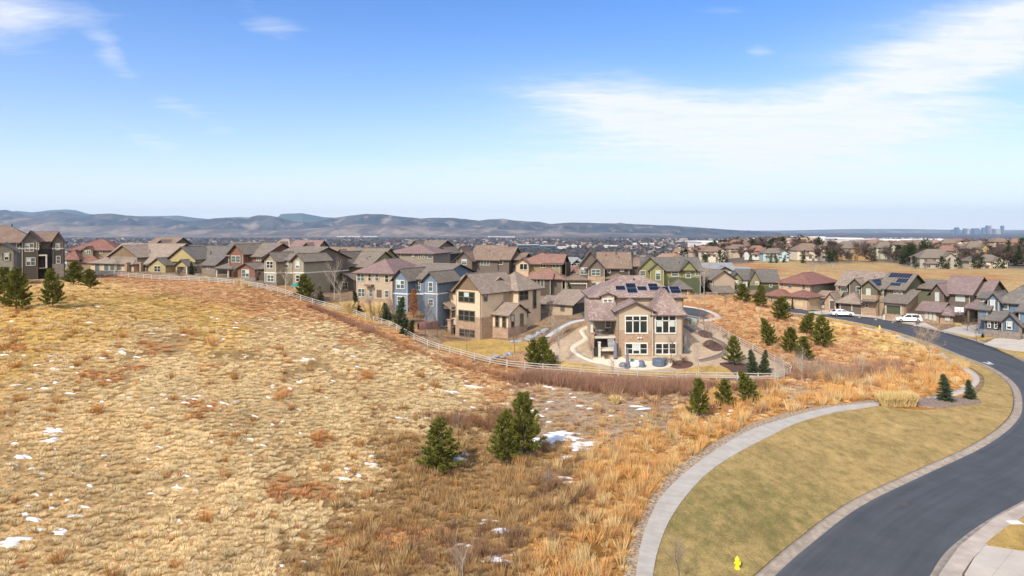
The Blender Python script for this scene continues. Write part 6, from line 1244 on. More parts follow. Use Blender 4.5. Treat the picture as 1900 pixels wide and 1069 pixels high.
# ------------------------------------------------------------------ cars
carw = pmat('white_car_paint', (.80,.80,.80), (.78,.78,.79), 1, .25, spec=.6); carg = glassm('car_glass', (.015,.017,.02)); tyre = pmat('tyre', (.02,.02,.02), rough=.9); rimm = pmat('rim', (.45,.46,.48), rough=.35, metal=.8); lampm = glassm('headlamp', (.65,.68,.7), .2); redl = glassm('tail_lamp', (.35,.02,.02), .2)
def car(label, u, v, rz, L_=4.7, estate=True, group='white cars across the road'):
    p = g(u, v); root = empty('parked_car', (p[0], p[1], p[2]+.22), radians(rz), label=label, cat='car', group=group); Wd = 1.86; hl = L_/2
    if estate: body = [(-hl,.45),(-hl+.05,.85),(-hl+.15,1.02),(hl-1.15,1.0),(hl-.25,.82),(hl,.6),(hl-.02,.3),(-hl+.05,.3)]; cab = [(-hl+.12,1.0),(-hl+.42,1.62),(-hl+1.0,1.70),(hl-2.1,1.66),(hl-1.15,1.0)]
    else: body = [(-hl,.5),(-hl+.03,.88),(-hl+.9,.98),(hl-1.2,.93),(hl-.3,.75),(hl,.55),(hl-.03,.28),(-hl+.05,.28)]; cab = [(-hl+.45,.95),(-hl+1.15,1.38),(-hl+1.9,1.46),(hl-2.2,1.40),(hl-1.2,.93)]
    def loft(prof, w0, w1, ztop):
        m = MB(); n = len(prof); vs = []
        zs = [z for _, z in prof]; zl, zh = min(zs), max(zs)
        for sgn in (-1, 1):
            for x, z in prof: t = (z-zl)/(zh-zl); w = (w0*(1-t)+w1*t)/2; vs.append((x, sgn*w, z))
        m.add(vs, [tuple(range(n)), tuple(range(n, 2*n))[::-1]]+[(i, i+n, (i+1) % n+n, (i+1) % n) for i in range(n)]); return m
    b = loft(body, Wd, Wd*.94, 1); bo = b.build('body', carw, root); bv = bo.modifiers.new('b', 'BEVEL'); bv.width = .07; bv.segments = 2
    c = loft(cab, Wd*.93, Wd*.74, 1); co = c.build('cabin', carw, root); bv = co.modifiers.new('b', 'BEVEL'); bv.width = .06; bv.segments = 2
    zl, zh = cab[0][1], max(z for _, z in cab)
    for sgn in (-1, 1):
        q = MB(); zb, zt = zl+.06, zh-.14
        def P(x, z): t = (z-zl)/(zh-zl); return (x, sgn*((Wd*.93*(1-t)+Wd*.74*t)/2+.012), z)
        xa, xb = cab[0][0]+.35, cab[-1][0]-.25; xm = (xa+xb)/2; sl_ = (cab[1][0]-cab[0][0])*.8; sr = (cab[-1][0]-cab[-2][0])*.75
        for (a, bq, c_, d) in ((xa, xm-.05, xm-.05, xa+sl_), (xm+.05, xb, xb-sr, xm+.05)): q.add([P(a, zb), P(bq, zb), P(c_, zt), P(d, zt)], [(0,1,2,3)])
        q.build('side_window', carg, root)
    q = MB(); (xa, za), (xb, zb) = cab[-2], cab[-1]; nx, nz = .03, .02
    q.add([(xb-.06+nx, -Wd*.43, zb+.06+nz), (xb-.06+nx, Wd*.43, zb+.06+nz), (xa+.08+nx, Wd*.35, za-.07+nz), (xa+.08+nx, -Wd*.35, za-.07+nz)], [(0,1,2,3)]); q.build('windscreen', carg, root)
    q = MB(); (xa, za), (xb, zb) = cab[0], cab[1]; q.add([(xa-.02, -Wd*.42, za+.08), (xa-.02, Wd*.42, za+.08), (xb-.06, Wd*.35, zb-.05), (xb-.06, -Wd*.35, zb-.05)], [(0,1,2,3)]); q.build('rear_window', carg, root)
    for sx_ in (-hl+.85, hl-.85):
        for sgn in (-1, 1):
            t = MB(); n = 18; vs = [(sx_+.34*cos(2*pi*i/n), sgn*(Wd/2-.21), .33+.34*sin(2*pi*i/n)) for i in range(n)]+[(sx_+.34*cos(2*pi*i/n), sgn*(Wd/2+.02), .33+.34*sin(2*pi*i/n)) for i in range(n)]
            t.add(vs, [(i, (i+1) % n, (i+1) % n+n, i+n) for i in range(n)]+[tuple(range(n)), tuple(range(n, 2*n))]); w = t.build('wheel', tyre, root)
            t = MB(); t.prism([(sx_+.21*cos(2*pi*i/10), .33+.21*sin(2*pi*i/10)) for i in range(10)], sgn*(Wd/2+.02), sgn*(Wd/2+.04), 'y'); t.build('rim', rimm, w)
    for sgn in (-1, 1):
        t = MB(); t.box(hl-.32, hl-.04, sgn*.62-.18, sgn*.62+.18, .62, .76); t.build('headlight', lampm, root); t = MB(); t.box(-hl-.01, -hl+.1, sgn*.72-.13, sgn*.72+.13, .72, .95); t.build('tail_light', redl, root)
        t = MB(); t.box(hl-1.55, hl-1.4, sgn*(Wd/2+.0), sgn*(Wd/2+.16), .98, 1.1); t.build('wing_mirror', carw, root)
car('white estate car parked on the driveway beside the cone shaped evergreen', 1686, 599, 160, 4.9, True)
car('white saloon parked at the kerb before the dark garage of the mauve roofed house', 1562, 587.5, -4, 4.8, False)
car('small pale car on the driveway left of the solar panel house roof', 1086, 573, 60, 4.4, True, group='cars by the cul-de-sac')
# ------------------------------------------------------------------ street things
yel = pmat('hydrant_yellow', (.85,.70,.02), (.78,.62,.02), 4, .45, spec=.5)
def hydrant(u, v, label, s=1.0):
    p = g(u, v); root = empty('fire_hydrant', (p[0], p[1], p[2]+.10), .4, label=label, cat='fire hydrant'); root.scale = (s, s, s)
    m = MB(); m.lathe([(.16,-.1),(.16,.04),(.115,.06),(.105,.42),(.13,.44),(.13,.48),(.12,.50)], 14); m.build('barrel', yel, root)
    m = MB(); m.lathe([(.135,.48),(.135,.52),(.12,.58),(.085,.64),(.04,.68),(.035,.68),(.035,.74),(.001,.75)], 14); m.build('bonnet', yel, root)
    for a, r_, l in ((0, .055, .2), (pi, .055, .2), (pi*1.5, .07, .21)):
        m = MB(); d = Vector((cos(a), sin(a), 0)); c = Vector((0, 0, .36)); m.tube(c+d*.08, c+d*(l-.03), r_, n=10); m.tube(c+d*(l-.03), c+d*l, r_*1.25, n=8); m.tube(c+d*l, c+d*(l+.03), r_*.45, n=5); m.build('nozzle', yel, root)
hydrant(1368, 1058, 'yellow fire hydrant on the near lawn at the bottom of the picture', 1.0); hydrant(1632, 611.5, 'distant yellow fire hydrant on the verge beside the far sidewalk', 1.0)
p = g(1778, 604); root = empty('basketball_hoop', p, radians(-20), label='basketball hoop on a black pole at the edge of the driveway', cat='basketball hoop')
m = MB(); m.tube((0, 0, 0), (0, 0, 2.6), .06, n=8); m.tube((0, 0, 2.4), (0, -.6, 3.2), .05, n=6); m.build('pole', FASC, root)
m = MB(); m.box(-.8, .8, -.68, -.62, 2.85, 3.85); bo = m.build('backboard', pmat('backboard', (.70,.74,.78), rough=.3), root)
m = MB(); a0 = (.28, 3.05, 3.5)
for (x0, x1, z0, z1) in ((-.3,.3,3.50,3.55),(-.3,.3,3.05,3.10),(-.3,-.25,3.1,3.5),(.25,.3,3.1,3.5)): m.box(x0, x1, -.69, -.682, z0, z1)
m.build('target_square', pmat('board_mark', (.25,.10,.12)), bo)
m = MB(); n = 12
for i in range(n): a, b = 2*pi*i/n, 2*pi*(i+1)/n; m.tube((.23*cos(a), -.93+.23*sin(a), 3.05), (.23*cos(b), -.93+.23*sin(b), 3.05), .02, n=4)
rr = m.build('rim', pmat('rim_orange', (.55,.12,.03)), root); m = MB()
for i in range(n): a = 2*pi*i/n; m.tube((.22*cos(a), -.93+.22*sin(a), 3.05), (.12*cos(a+.3), -.93+.12*sin(a+.3), 2.65), .01, n=3)
m.build('net', TRIMW, rr); m = MB(); m.box(-.4, .4, -.3, .6, 0, .25); m.build('base', FASC, root)
def small_box(name, u, v, w, d, hgt, mat, label, cat, lid=None, rz=0):
    p = g(u, v); root = empty(name, (p[0], p[1], p[2]+.05), radians(rz), label=label, cat=cat); m = MB(); m.box(-w/2, w/2, -d/2, d/2, -.1, hgt); o = m.build('body', mat, root); bv = o.modifiers.new('b', 'BEVEL'); bv.width = .03
    m = MB(); m.box(-w/2-.03, w/2+.03, -d/2-.03, d/2+.03, hgt+.001, hgt+.07); m.build('lid', lid or mat, root)
small_box('utility_box', 1286, 603, 1.0, .8, .95, pmat('utility_green', (.36,.42,.34)), 'pale green utility box at the end of the cul-de-sac fence', 'utility box'); small_box('utility_box', 1883, 975, .8, .5, .10, pmat('pale_lid', (.66,.68,.66)), 'flat pale utility lid in the small lawn at the right edge', 'utility box')
small_box('air_conditioner', 1273, 655, .9, .9, .8, pmat('ac_dark', (.08,.085,.095)), 'dark air conditioning unit at the right wall of the solar panel house', 'air conditioner'); small_box('meter_box', 1271, 637, .5, .4, 1.2, pmat('meter', (.42,.40,.38)), 'grey meter box at the right wall of the solar panel house', 'utility box')
small_box('waste_bin', 1106, 661, .7, .7, 1.1, pmat('bin_black', (.03,.03,.032)), 'black bin under the porch stairs', 'bin')
small_box('mailbox', 1640, 594, .35, .35, 1.1, pmat('mailbox', (.55,.52,.46)), 'pale cluster mailbox at the kerb before the moss green house', 'mailbox')
small_box('landscape_light', 1277, 604, .12, .12, .45, TRIMW, 'small white garden light at the top of the brown path', 'garden light')
# patio things under dark covers
cover = pmat('blue_grey_cover', (.10,.135,.185), (.075,.10,.14), 2, .6, .3, 5); coverp = pmat('purple_grey_cover', (.17,.16,.22), (.12,.115,.16), 2, .6, .3)
def covered(name, u, v, pr, label, cat, mat, n=8, sq=1.0):
    p = g(u, v); root = empty(name, (p[0], p[1], p[2]+.13), .3, label=label, cat=cat); m = MB(); m.lathe(pr, n); o = m.build('cover', mat, root); o.scale = (1, sq, 1); bv = o.modifiers.new('b', 'BEVEL'); bv.width = .04; return root
covered('covered_table', 1223, 679.5, [(.98,0),(1.0,.1),(.98,.86),(.90,.96),(.3,1.02),(.05,1.02)], 'round table under a blue grey cover at the right end of the patio', 'table', cover, 10)
covered('covered_grill', 1190, 682, [(.66,0),(.62,.3),(.50,.72),(.28,.88),(.05,.90)], 'small covered grill beside the white tub on the patio', 'grill', cover, 7)
covered('covered_chair', 1156, 682, [(.62,0),(.6,.3),(.42,.55),(.2,.62),(.05,.63)], 'low purple grey covered chair left of the closed parasol', 'chair', coverp, 7)
p = g(1164, 684); root = empty('closed_parasol', (p[0], p[1], p[2]+.13), 0, label='tall closed blue grey parasol on a dark base before the lower windows', cat='parasol')
m = MB(); m.lathe([(.45,0),(.42,.12),(.1,.16)], 10); m.build('base', cover, root); m = MB(); m.tube((0,0,.1), (.02,0,2.9), .035, n=6); m.build('pole', FASC, root); m = MB(); m.lathe([(.14,.35),(.24,.7),(.2,1.6),(.13,2.6),(.03,2.95)], 8, (.01,0,0)); m.build('canopy', coverp, root)
p = g(1177, 681); root = empty('hot_tub', (p[0], p[1], p[2]+.13), .2, label='white inflatable hot tub with a green pump box on the patio', cat='hot tub')
m = MB(); m.lathe([(.80,0),(.86,.2),(.86,.55),(.78,.70),(.62,.70),(.60,.5),(.02,.48)], 16); m.build('tub', pmat('tub_white', (.78,.80,.80), rough=.5), root, smooth=True); m = MB(); m.box(-.35,.05,.3,.6,.7,.95); m.build('pump_box', pmat('green_plastic', (.02,.22,.10), rough=.5), root)
p = g(1142, 665); root = empty('closed_parasol', (p[0]-.1, p[1]-.6, p[2]+.1), 0, label='closed purple grey parasol beside the porch stairs', cat='parasol'); m = MB(); m.lathe([(.28,.1),(.3,.8),(.22,1.9),(.1,2.6),(.02,2.8)], 8); m.build('canopy', coverp, root); m = MB(); m.lathe([(.3,0),(.28,.1),(.03,.12)], 8); m.build('base', FASC, root)
# table and chairs on the porch deck
hx = (1112-U0)/F*106.5; zd = H-(624-V0)/F*104.5
root = empty('patio_table', (hx, 105.9, zd+.02), 0, label='white table on the upper porch deck of the solar panel house', cat='table'); m = MB(); m.lathe([(.02,.70),(.62,.70),(.62,.75),(.02,.76)], 14); m.build('tabletop', TRIMW, root)
for a in (0, 1.57, 3.14, 4.71): m = MB(); m.tube((.3*cos(a), .3*sin(a), 0), (.15*cos(a), .15*sin(a), .7), .03, n=5); m.build('leg', TRIMW, root)
for dx, lab in ((-.95, 'left'), (1.1, 'right')):
    root = empty('patio_chair', (hx+dx, 105.7, zd+.02), 0, label='dark chair at the %s of the white table on the upper porch deck' % lab, cat='chair', group='porch chairs')
    m = MB(); m.box(-.25,.25,-.25,.25,.42,.47); m.build('seat', FASC, root); m = MB(); m.box(-.25,.25,.22,.27,.47,.95); m.build('backrest', FASC, root)
    for a in (-.22, .22):
        for b in (-.22, .22): m = MB(); m.box(a-.02,a+.02,b-.02,b+.02,0,.42); m.build('leg', FASC, root)
# teal parasol by the buff house
p = g(551, 549); root = empty('garden_parasol', p, 0, label='small teal parasol beside the dark pine at the buff and olive house', cat='parasol'); m = MB(); m.tube((0,0,0), (0,0,2.4), .03, n=5); m.build('pole', TRIMW, root)
m = MB(); m.add([(1.4*cos(2*pi*i/8), 1.4*sin(2*pi*i/8), 1.9) for i in range(8)]+[(0,0,2.5)], [(i, (i+1) % 8, 8) for i in range(8)]+[tuple(range(8))[::-1]]); m.build('canopy', pmat('teal_cloth', (.03,.24,.20)), root)
# low dark shrubs dotted over the beds
SH = [bare_meshes(31, 1.2, .8, 10, 2, .02, redtwig, pmat('brown_twigs', (.17,.11,.08)), multi=5, fine=.015)]
for i, (u, v, l) in enumerate([(1253,680,'twiggy low shrub at the right end of the patio'),(1270,676,'reddish twiggy shrub beside the small red tree'),(1308,645,'low shrub in the middle mulch bed'),(1345,628,'low shrub between the brown path and the fence'),(1358,636,'small shrub just inside the climbing fence'),(1240,676,'twiggy shrub between patio and right house corner'),(1125,668,'red brown shrub before the porch stairs'),(1670,612-4,'low shrub at the driveway of the moss green house'),(1702,604,'brown shrub beside the white estate car'),(330,514,'pinkish twiggy shrub before the yellow house'),(75,516,'large twiggy shrub before the grey brown house'),(100,512,'twiggy shrub at the stone base of the grey brown house'),(1680,645,'grey fallen brush in the gold verge'),(1300,540,'rust shrub left of the tan gabled house')]):
    p = g(u, v); place_tree('twiggy_shrub', SH[0], p, [1.0,1.1,.8,.7,.6,1.0,1.0,.8,.8,1.6,2.2,1.6,.8,1.3][i], i*1.3, l, 'shrub', 'low twiggy shrubs', 1.2, PT)

# ------------------------------------------------------------------ trees beyond the golden field
FD = [conifer_meshes(s, 5.0, 1.7, 'pine', .5, dark_leaf) for s in (61, 62)]; FS = [conifer_meshes(63, 5.0, 1.2, 'spruce', .45, dark_leaf)]
rt = random.Random(9); FB = [bare_meshes(71+i, 6, .55, 10, 3, .10, pmat('far_bark', (.16,.12,.10)), pmat('far_twigs', (.13,.085,.07), (.085,.06,.052), 2), fine=.10) for i in range(2)]
NEARH = [(1327,430,'cream house beside the dark spruces'),(1372,470,'brown roofed house'),(1409,430,'white house with orange roof'),(1441,410,'pale blue house'),(1478,520,'sand coloured house'),(1505,420,'beige hip roofed house'),(1585,440,'wide ochre house'),(1645,470,'white trimmed sage house'),
         (1700,520,'long low brown roof'),(1742,345,'grey hip roofed house'),(1768,540,'house with the round window'),(1790,620,'pink roofed house'),(1814,400,'tall ochre house'),(1834,345,'bright cream house with chimney'),(1862,560,'upper tan roofed house'),(1892,540,'orange roofed house')]
ORD = ['', 'second ', 'third ', 'fourth ', 'fifth ', 'sixth ', 'seventh ', 'eighth ', 'ninth ', 'tenth ', 'eleventh ', 'twelfth ', 'thirteenth ', 'fourteenth ', 'fifteenth ', 'sixteenth ', 'seventeenth ', 'eighteenth ', 'nineteenth ', 'twentieth ']+['%s ' % w for w in ('twenty-first twenty-second twenty-third twenty-fourth twenty-fifth twenty-sixth twenty-seventh twenty-eighth twenty-ninth thirtieth thirty-first thirty-second thirty-third thirty-fourth thirty-fifth thirty-sixth').split()]; SEEN = {}
def which(u, Y, what):
    hu, hy, nm = min(NEARH, key=lambda q: abs(q[0]-u)+abs(q[1]-Y)*.15); side = ('left' if u < hu-4 else 'right' if u > hu+4 else 'just')
    rel = {'left': 'left of', 'right': 'right of', 'just': 'in line with'}[side]+(' and behind' if Y > hy+12 else ' and before'); k = (what, rel, nm); i = SEEN.get(k, 0); SEEN[k] = i+1
    return '%s%s %s the %s' % (ORD[min(i, 35)], what, rel, nm)
def far_tree(kind, u, Y, hm, lab, cat, parts, base, grp):
    lab = which(u, Y, 'dark evergreen' if 'evergreen' in lab else 'leafless tree')
    x, y, z = at(u, Y); o = place_tree('pine_tree' if parts[1] == 'crown' else 'bare_tree', kind[rt.randrange(len(kind))], (x, y, z), hm/base, rt.uniform(0, 6), lab, cat, grp, rt.uniform(.9, 1.25), parts)
for (u, Y, hm) in ((1305,380,10),(1312,385,8),(1338,400,11),(1347,402,10),(1485,560,14),(1490,385,10),(1544,470,15),(1541,400,12),(1549,398,10),(1613,425,11),(1622,430,12),(1674,400,14),(1685,395,16),(1695,405,15),(1716,400,18),(1722,420,14),(1728,410,15),(1699,340,10),(1749,338,10),(1757,336,9),(1779,336,9),(1733,560,12),(1802,398,12),(1819,340,9),(1853,338,8),(1835,400,14),(1843,405,12),(1870,380,14),(1888,370,15),(1898,500,18),(1875,540,16),(1430,388,7),(1440,386,7),(1455,390,6),(1393,395,6),(1860,340,9),(1807,338,8),(1851,430,12),(1575,430,8),(1660,432,9)):
    far_tree(FD if rt.random() < .6 else FS, u, Y, hm*(.62 if Y < 350 else .74), 'dark evergreen among the houses beyond the golden field', 'evergreen tree', ('trunk', 'crown'), 5.0, 'dark evergreens beyond the field')
rh = random.Random(21); k_ = 0
for i in range(60):
    u = rh.uniform(1300, 1960); Y = rh.uniform(455, 690)
    if any(abs(u-q[0]) < 34*450/Y and abs(Y-q[1]) < 60 for q in NEARH) or k_ >= 26: continue
    w_ = rh.uniform(17, 26); s_ = F/Y; zt_ = float(hz((u-U0)/F*Y, Y)); vb = V0+(H-zt_)/Y*F; k_ += 1; wn = rh.randrange(5)
    plain('house', which(u, Y, ['cream walled house', 'sand walled house', 'ochre walled house', 'grey walled house', 'sage walled house'][wn]), u, vb, Y, w_*s_, rh.uniform(7.5, 10)*s_, rh.uniform(-30, 30), MIDW[wn], rh.choice([BROWN, TAUPE, BROWN, TERRA, ROSE]), 'houses beyond the golden field', 'hip', zg=zt_)
for i in range(190):
    u = rt.uniform(1290, 1990); Y = rt.choice((rt.uniform(400, 470), rt.uniform(440, 640), rt.uniform(440, 560)))
    if 1300 < u < 1600 and Y < 400: Y += 60
    far_tree(FB, u, Y, rt.uniform(6, 12), 'leafless brown tree among the houses beyond the golden field', 'bare tree', PT, 6.0, 'bare trees beyond the field')
for i in range(26):
    u = rt.uniform(1690, 1960); far_tree(FB, u, rt.uniform(345, 400), rt.uniform(6, 11), 'leafless brown tree among the houses beyond the golden field', 'bare tree', PT, 6.0, 'bare trees beyond the field')
for i in range(44):
    far_tree(FD if rt.random() < .6 else FS, rt.uniform(1280, 1980), rt.uniform(450, 640), rt.uniform(7, 13), 'dark evergreen among the houses beyond the golden field', 'evergreen tree', ('trunk', 'crown'), 5.0, 'dark evergreens beyond the field')
for u, v, hh in ((1512,507,20),(1545,500,14)): tree_px(BP, u, v, hh, 'grey bare thicket tree in the middle of the golden field' if u < 1530 else 'small bare tree right of the grey thicket in the golden field', cat='bare tree', name='bare_tree', parts=PT, base=6.0, sxy=2.2)
# ------------------------------------------------------------------ the town below: too many to count
hm_ = MB(); hm_.box(-7, 7, -5, 5, -3, 5, 0); hm_.prism([(-5.6, 5), (5.6, 5), (0, 8.2)], -7.6, 7.6, 'x', 1)
def town_mats():
    out = []
    for n, c in (('town_wall', (.27,.235,.20)), ('town_roof', (1, 1, 1))):
        m = bpy.data.materials.new(n); m.use_nodes = True; nt = m.node_tree; b = nt.nodes['Principled BSDF']; b.inputs['Roughness'].default_value = .9; b.inputs['Base Color'].default_value = (*c, 1)
        if n == 'town_roof': i = nt.nodes.new('ShaderNodeAttribute'); i.attribute_type = 'INSTANCER'; i.attribute_name = 'tint'; nt.links.new(i.outputs['Color'], b.inputs['Base Color'])
        out.append(m)
    return out
TM = town_mats(); hproto = [hm_.mesh('town_house', TM)]
def scatter_far(n, rng, ylo, yhi, ulo=-60, uhi=1960):
    u = rng.uniform(ulo, uhi, n); Y = np.exp(rng.uniform(log(ylo), log(yhi), n)); X = (u-U0)/F*Y; return X, Y, hz(X, Y), u
rng = np.random.default_rng(77)
X, Y, Z, u = scatter_far(5200, rng, 560, 9000); k = (fbm(X/500, Y/900, 81) > np.where(u < 1150, .55, .42)) & ((u > 1150) | (Y > 2300)); X, Y, Z = X[k], Y[k], Z[k]; n = len(X)
pal = np.array([(.26,.16,.11), (.30,.20,.15), (.20,.17,.15), (.34,.23,.18), (.17,.16,.16), (.42,.37,.32), (.36,.15,.09)]); T = pal[rng.choice(7, n, p=[.25,.22,.15,.14,.1,.1,.04])]*rng.uniform(.8, 1.2, (n, 1)); s = rng.uniform(.8, 1.5, n)*(1+Y/9000)
scatter('distant_houses', hproto, np.stack([X, Y, Z], 1), s, s*.9, T, 'mass of small far off roofs across the plain below', 'distant houses', 6)
def blob(seed):
    rng = np.random.default_rng(seed); n = 60; d = rng.normal(size=(n, 3)); d /= np.linalg.norm(d, axis=1, keepdims=True); P = d*rng.uniform(.2, 1, (n, 1))*np.array([3.6, 3.6, 3.2])+np.array([0, 0, 4.0]); V = tri_cloud(P, rng.normal(size=(n, 3)), 2.6, 2.2, rng); t = rng.random(n); C = np.zeros((n, 3, 4)); C[:,:,0] = t[:,None]; C[:,:,3] = 1
    return np_mesh('crown', V.reshape(-1, 3), np.arange(n*3).reshape(-1, 3), farleaf, C.reshape(-1, 4))
farleaf = leafmat('distant_crowns', (.65,.65,.65), (1.1,1.1,1.1), tint=True, rough=.95); bl = [blob(1), blob(2), blob(3)]
X, Y, Z, u = scatter_far(15000, rng, 560, 9500); k = ((u > 1150) | (Y > 2100)) & (fbm(X/350, Y/700, 91) > .33); X, Y, Z = X[k], Y[k], Z[k]; n = len(X)
pal = np.array([(.12,.085,.075), (.10,.08,.078), (.14,.105,.08), (.035,.05,.03), (.15,.12,.11)]); T = pal[rng.choice(5, n, p=[.28,.26,.16,.2,.1])]*rng.uniform(.8, 1.2, (n, 1)); s = rng.uniform(.9, 1.9, n)*(1+Y/6000)
scatter('distant_trees', bl, np.stack([X, Y, Z], 1), s, s*.85, T, 'mass of far off bare and dark trees across the plain below', 'distant trees', 8)
# warehouses and office blocks that stand out of the plain
BLK = {'w': pmat('warehouse_white', (.74,.72,.69), rough=.8), 'b': glassm('office_glass', (.05,.09,.14), .3), 't': pmat('warehouse_tan', (.48,.38,.30), rough=.8), 'r': pmat('warehouse_red', (.45,.13,.10), rough=.8)}
def block(u0, u1, vt, Y, c, label, cat='warehouse', dep=60, hmin=6, name='warehouse'):
    um = (u0+u1)/2; hb_ = 26 if c == 'b' or 'tower' in label else 13; Ys = np.arange(700, 12000, 25.0); zr_ = hz((um-U0)/F*Ys, Ys)+hb_; d_ = zr_-(H-(vt-V0)/F*Ys); ok_ = np.where(d_ < 0)[0]
    # the farthest run of ground whose roofs come up to this row of the view
    Y = float(Ys[np.argmin(np.abs(d_))]); x0, x1 = (u0-U0)/F*Y, (u1-U0)/F*Y; xm = (x0+x1)/2; zg = float(hz(xm, Y)); zt = zg+hb_; root = empty(name, (xm, Y, zg), 0, label=label, cat=cat, group='large buildings on the plain'); w = x1-x0; hh = zt-zg
    m = MB(); m.box(-w/2, w/2, 0, dep, -8, hh); m.build('wall', BLK[c], root); m = MB(); m.box(-w/2-.6, w/2+.6, -.6, dep+.6, hh+.01, hh+1.2); m.build('roof', BLK['w' if c != 'r' else 'r'], root)
    m = MB(); nb = max(3, int(w/30))
    m.box(-w*.46, w*.46, -.25, -.02, hh*.35, hh*.62)
    m.build('window_band', GLASS, root)
for a in [(960,1000,454,2600,'b','dark blue glass office block left of its twin behind the terracotta roofs'),(1002,1032,455.5,2550,'b','dark blue glass office block right of its twin'),(1052,1078,456,2300,'w','white commercial block right of the blue glass offices'),(1035,1050,458,2200,'w','small white block between glass office and commercial block'),(1122,1150,456,2500,'w','low white warehouse above the stone fronted house'),
          (1176,1214,451.5,2600,'w','long low white warehouse left of the lime green house roof'),(1240,1290,447.5,3300,'t','tan mall building on the middle plain'),(1263,1276,443,3400,'t','taller tan tower on the middle plain'),(1302,1352,450,2300,'w','wide white warehouse row above the cream house'),(1303,1340,456,1800,'w','white building with a red band above the cream house'),
          (1386,1448,447.5,2300,'w','longest white warehouse above the pale blue house'),(1554,1584,449,1900,'w','white warehouse left of the red roofed store'),(1586,1622,442.5,2200,'r','red roofed store on the plain above the ochre house'),(1638,1700,441.5,2500,'w','long white warehouse above the brown roofed houses'),(1702,1722,441.7,2500,'w','short white warehouse at the end of the long one'),
          (1510,1530,437,5200,'w','pale industrial block on the right plain'),(1552,1600,435.5,5600,'w','row of pale industrial roofs on the right plain'),(1640,1690,434.5,6000,'w','pale factory roofs near the far right horizon'),(645,668,437.5,7000,'w','bright white warehouse on the left plain'),(674,700,438,6800,'w','second bright warehouse right of the brightest one'),(905,955,438.2,7200,'w','long pale building on the centre plain'),(625,642,438.3,7300,'w','small pale warehouse left of the bright white one'),
          (1740,1800,436.5,5200,'w','pale building row below the skyline'),(1290,1330,449,2700,'t','tan store left of the wide white warehouse row')]:
    block(*a)
# downtown towers on the horizon
TW = [pmat('tower_blue', (.10,.14,.20), rough=.4), pmat('tower_tan', (.34,.31,.30), rough=.6)]
for i, (u0, u1, vt, c, l) in enumerate([(1767,1771.5,425,0,'lowest tower at the left end of the skyline'),(1774,1780.5,420.5,0,'wide blue tower left in the skyline'),(1789,1793,422.7,0,'short tower left of the middle of the skyline'),(1795,1799.5,422.9,1,'short tan tower beside another in the skyline'),(1808,1818.5,422.4,0,'broad low block in the middle of the skyline'),
        (1824,1829,421,0,'stepped tower just left of the tallest ones'),(1831,1835.5,416.6,0,'tall dark tower, left of the tallest pair'),(1837.5,1840,416.4,1,'thin pale tower right beside the tall dark one'),(1841.5,1846,423.3,0,'short tower right of the thin pale one'),(1848,1857,423.8,1,'low wide block before the last tower'),(1859,1863.5,416.9,0,'tall tower at the right end of the skyline')]):
    Y = 19000+i*60; x0, x1 = (u0-U0)/F*Y, (u1-U0)/F*Y; zg = float(hz((x0+x1)/2, Y)); zt = zg+(H-(vt-V0)/F*Y-zg)*.9; root = empty('office_tower', ((x0+x1)/2, Y, zg), 0, label=l, cat='tower', group='downtown skyline'); w = x1-x0; hh = zt-zg
    m = MB(); m.box(-w/2, w/2, 0, w, -5, hh*.94); m.build('shaft', TW[c], root); m = MB(); m.box(-w*.36, w*.36, w*.1, w*.9, hh*.94, hh); m.build('crown_block', TW[c], root)
# ------------------------------------------------------------------ mountains
def mountains(name, prof, Y, dep, c1, c2, c3, amp, base=-112, seed=0, snow=.0):
    us = np.array([p[0] for p in prof], float); vs = np.array([p[1] for p in prof], float); nx, nyy = 700, 46
    ug = np.linspace(us[0], us[-1], nx); t = np.linspace(-1, 1, nyy); Ug, Tg = np.meshgrid(ug, t); Yg = Y+Tg*dep; Xg = (Ug-U0)/F*Yg
    crest = H-(np.interp(Ug, us, vs)-V0)/F*Y; rid = np.abs(fbm(Xg/1500, Yg/1500, seed, 5)-.5)*2; rid2 = fbm(Xg/420, Yg/420, seed+9, 5)
    env = np.clip(1-np.abs(Tg)**1.15, 0, 1); ht = (crest-base); Z = base-12+ht*env**.85*(1-(1-env)*1.1*np.clip(rid*1.3, 0, 1))+(rid2-.5)*amp*np.clip((1-env)*3, .05, 1)*np.clip(ht/300, .1, 1)
    Z = np.where(np.abs(Tg) > .99, base-14, Z); V = np.stack([Xg, Yg, Z], -1).reshape(-1, 3); idx = np.arange(nx*nyy).reshape(nyy, nx); Fq = np.stack([idx[:-1,:-1], idx[:-1,1:], idx[1:,1:], idx[1:,:-1]], -1).reshape(-1, 4)
    m = bpy.data.materials.new(name); m.use_nodes = True; nt = m.node_tree; N, L, node = NT(nt); b = N['Principled BSDF']; b.inputs['Roughness'].default_value = 1; b.inputs['Specular IOR Level'].default_value = 0
    P = node('ShaderNodeNewGeometry').outputs['Position']; P = mapping(nt, P, scale=(1, .5, 1.6)); c = mixc(nt, ramp(nt, noise(nt, P, .0012, 8, .65), [(.45, 0.0), (.55, 1.0)]), c1, c2); c = mixc(nt, ramp(nt, noise(nt, P, .0022, 7, .6), [(.54, 0.0), (.66, .8)]), c, c3)
    if snow: c = mixc(nt, ramp(nt, noise(nt, P, .0035, 8, .7), [(.66, 0.0), (.70, snow)]), c, (.75,.76,.8))
    L.new(c, b.inputs['Base Color']); tag(link(name, np_mesh(name, V, Fq, m, None, True)), kind='structure')
mountains('far_mountains', [(-500,398),(-200,396),(0,397),(30,390),(60,393),(90,389.5),(120,387.5),(140,389),(165,396),(230,401),(300,400),(330,399),(360,403),(400,407),(470,410),(515,402),(522,396),(560,394.5),(600,402),(640,404),(700,408),(760,414),(820,424),(900,430)], 25000, 2500, (.045,.075,.07), (.07,.095,.085), (.13,.13,.11), 220, seed=3)
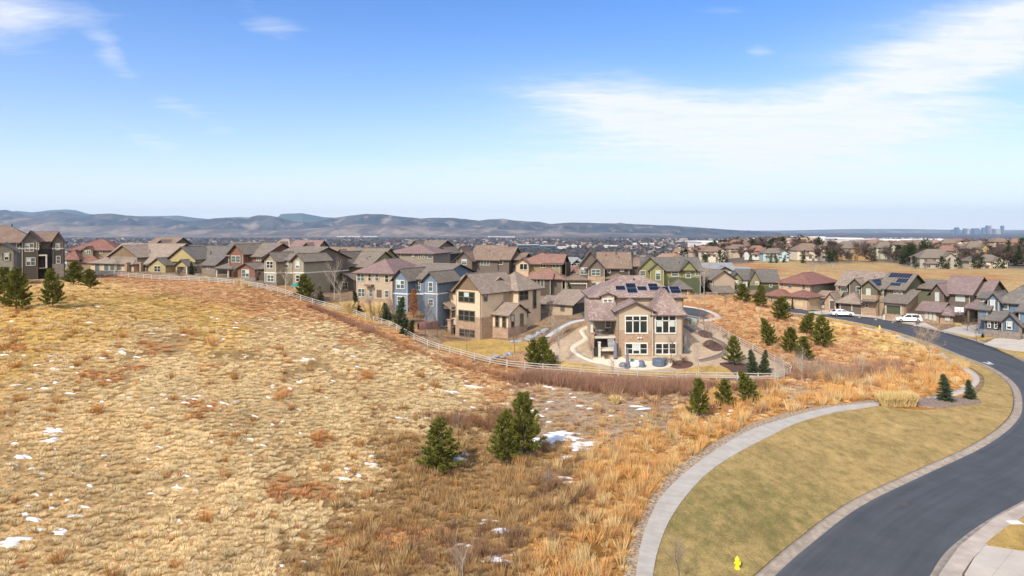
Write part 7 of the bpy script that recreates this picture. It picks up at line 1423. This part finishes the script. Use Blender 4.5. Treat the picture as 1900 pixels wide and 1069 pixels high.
mountains('mountains', [(-500,395),(-200,392),(0,388.5),(12,388),(30,393),(60,398),(90,393),(110,391),(140,397),(160,399),(180,396),(205,395.5),(235,398.5),(262,400),(290,400.5),(320,407),(345,409.5),(370,408),(400,403.5),(440,402),(462,402),(478,398.5),(500,399),(520,403),(545,409),(575,412),(600,408),(620,403),(650,398.5),(680,396),(710,396.5),(745,401),(780,404.5),(800,403.5),(835,403),(865,405.5),(890,408.5),(905,406),(935,405.5),(955,408),(980,410.5),(1000,410),(1020,414.5),(1040,413),(1060,411.8),(1150,413.8),(1240,417.5),(1320,423),(1380,427),(1450,431)], 19500, 3600, (.030,.038,.040), (.07,.065,.06), (.27,.205,.15), 420, seed=11, snow=.5)
mountains('foothills', [(-500,408),(-200,410),(0,407),(40,403),(75,404.5),(120,413),(160,419),(230,416),(300,421),(350,426),(430,424),(520,427),(600,421),(660,415.5),(720,413.5),(760,418),(830,421),(900,424),(1000,427),(1100,430),(1250,433)], 15500, 1500, (.10,.085,.075), (.22,.17,.13), (.05,.05,.05), 260, seed=23, snow=.3)
mountains('far_hills', [(1250,430),(1330,427.6),(1450,427.2),(1530,425.6),(1600,424.2),(1680,424.4),(1760,425.8),(1900,426.2),(2200,426),(2500,428)], 29000, 1500, (.10,.11,.11), (.15,.15,.14), (.3,.28,.25), 40, seed=31)
# ------------------------------------------------------------------ the air
hb = MB(); hb.box(-27500, 27500, -1600, 34500, -240, 980); ho = hb.build('haze', None and [] or pmat('haze_tmp', (1, 1, 1))); ho.data.materials.clear()
hm = bpy.data.materials.new('haze_air'); hm.use_nodes = True; nt = hm.node_tree; nt.nodes.remove(nt.nodes['Principled BSDF']); pv = nt.nodes.new('ShaderNodeVolumePrincipled'); pv.inputs['Color'].default_value = (.55,.75,1.0,1); pv.inputs['Density'].default_value = 2.3e-5; pv.inputs['Anisotropy'].default_value = .1
nt.links.new(pv.outputs[0], nt.nodes['Material Output'].inputs['Volume']); ho.data.materials.append(hm); tag(ho, kind='stuff')
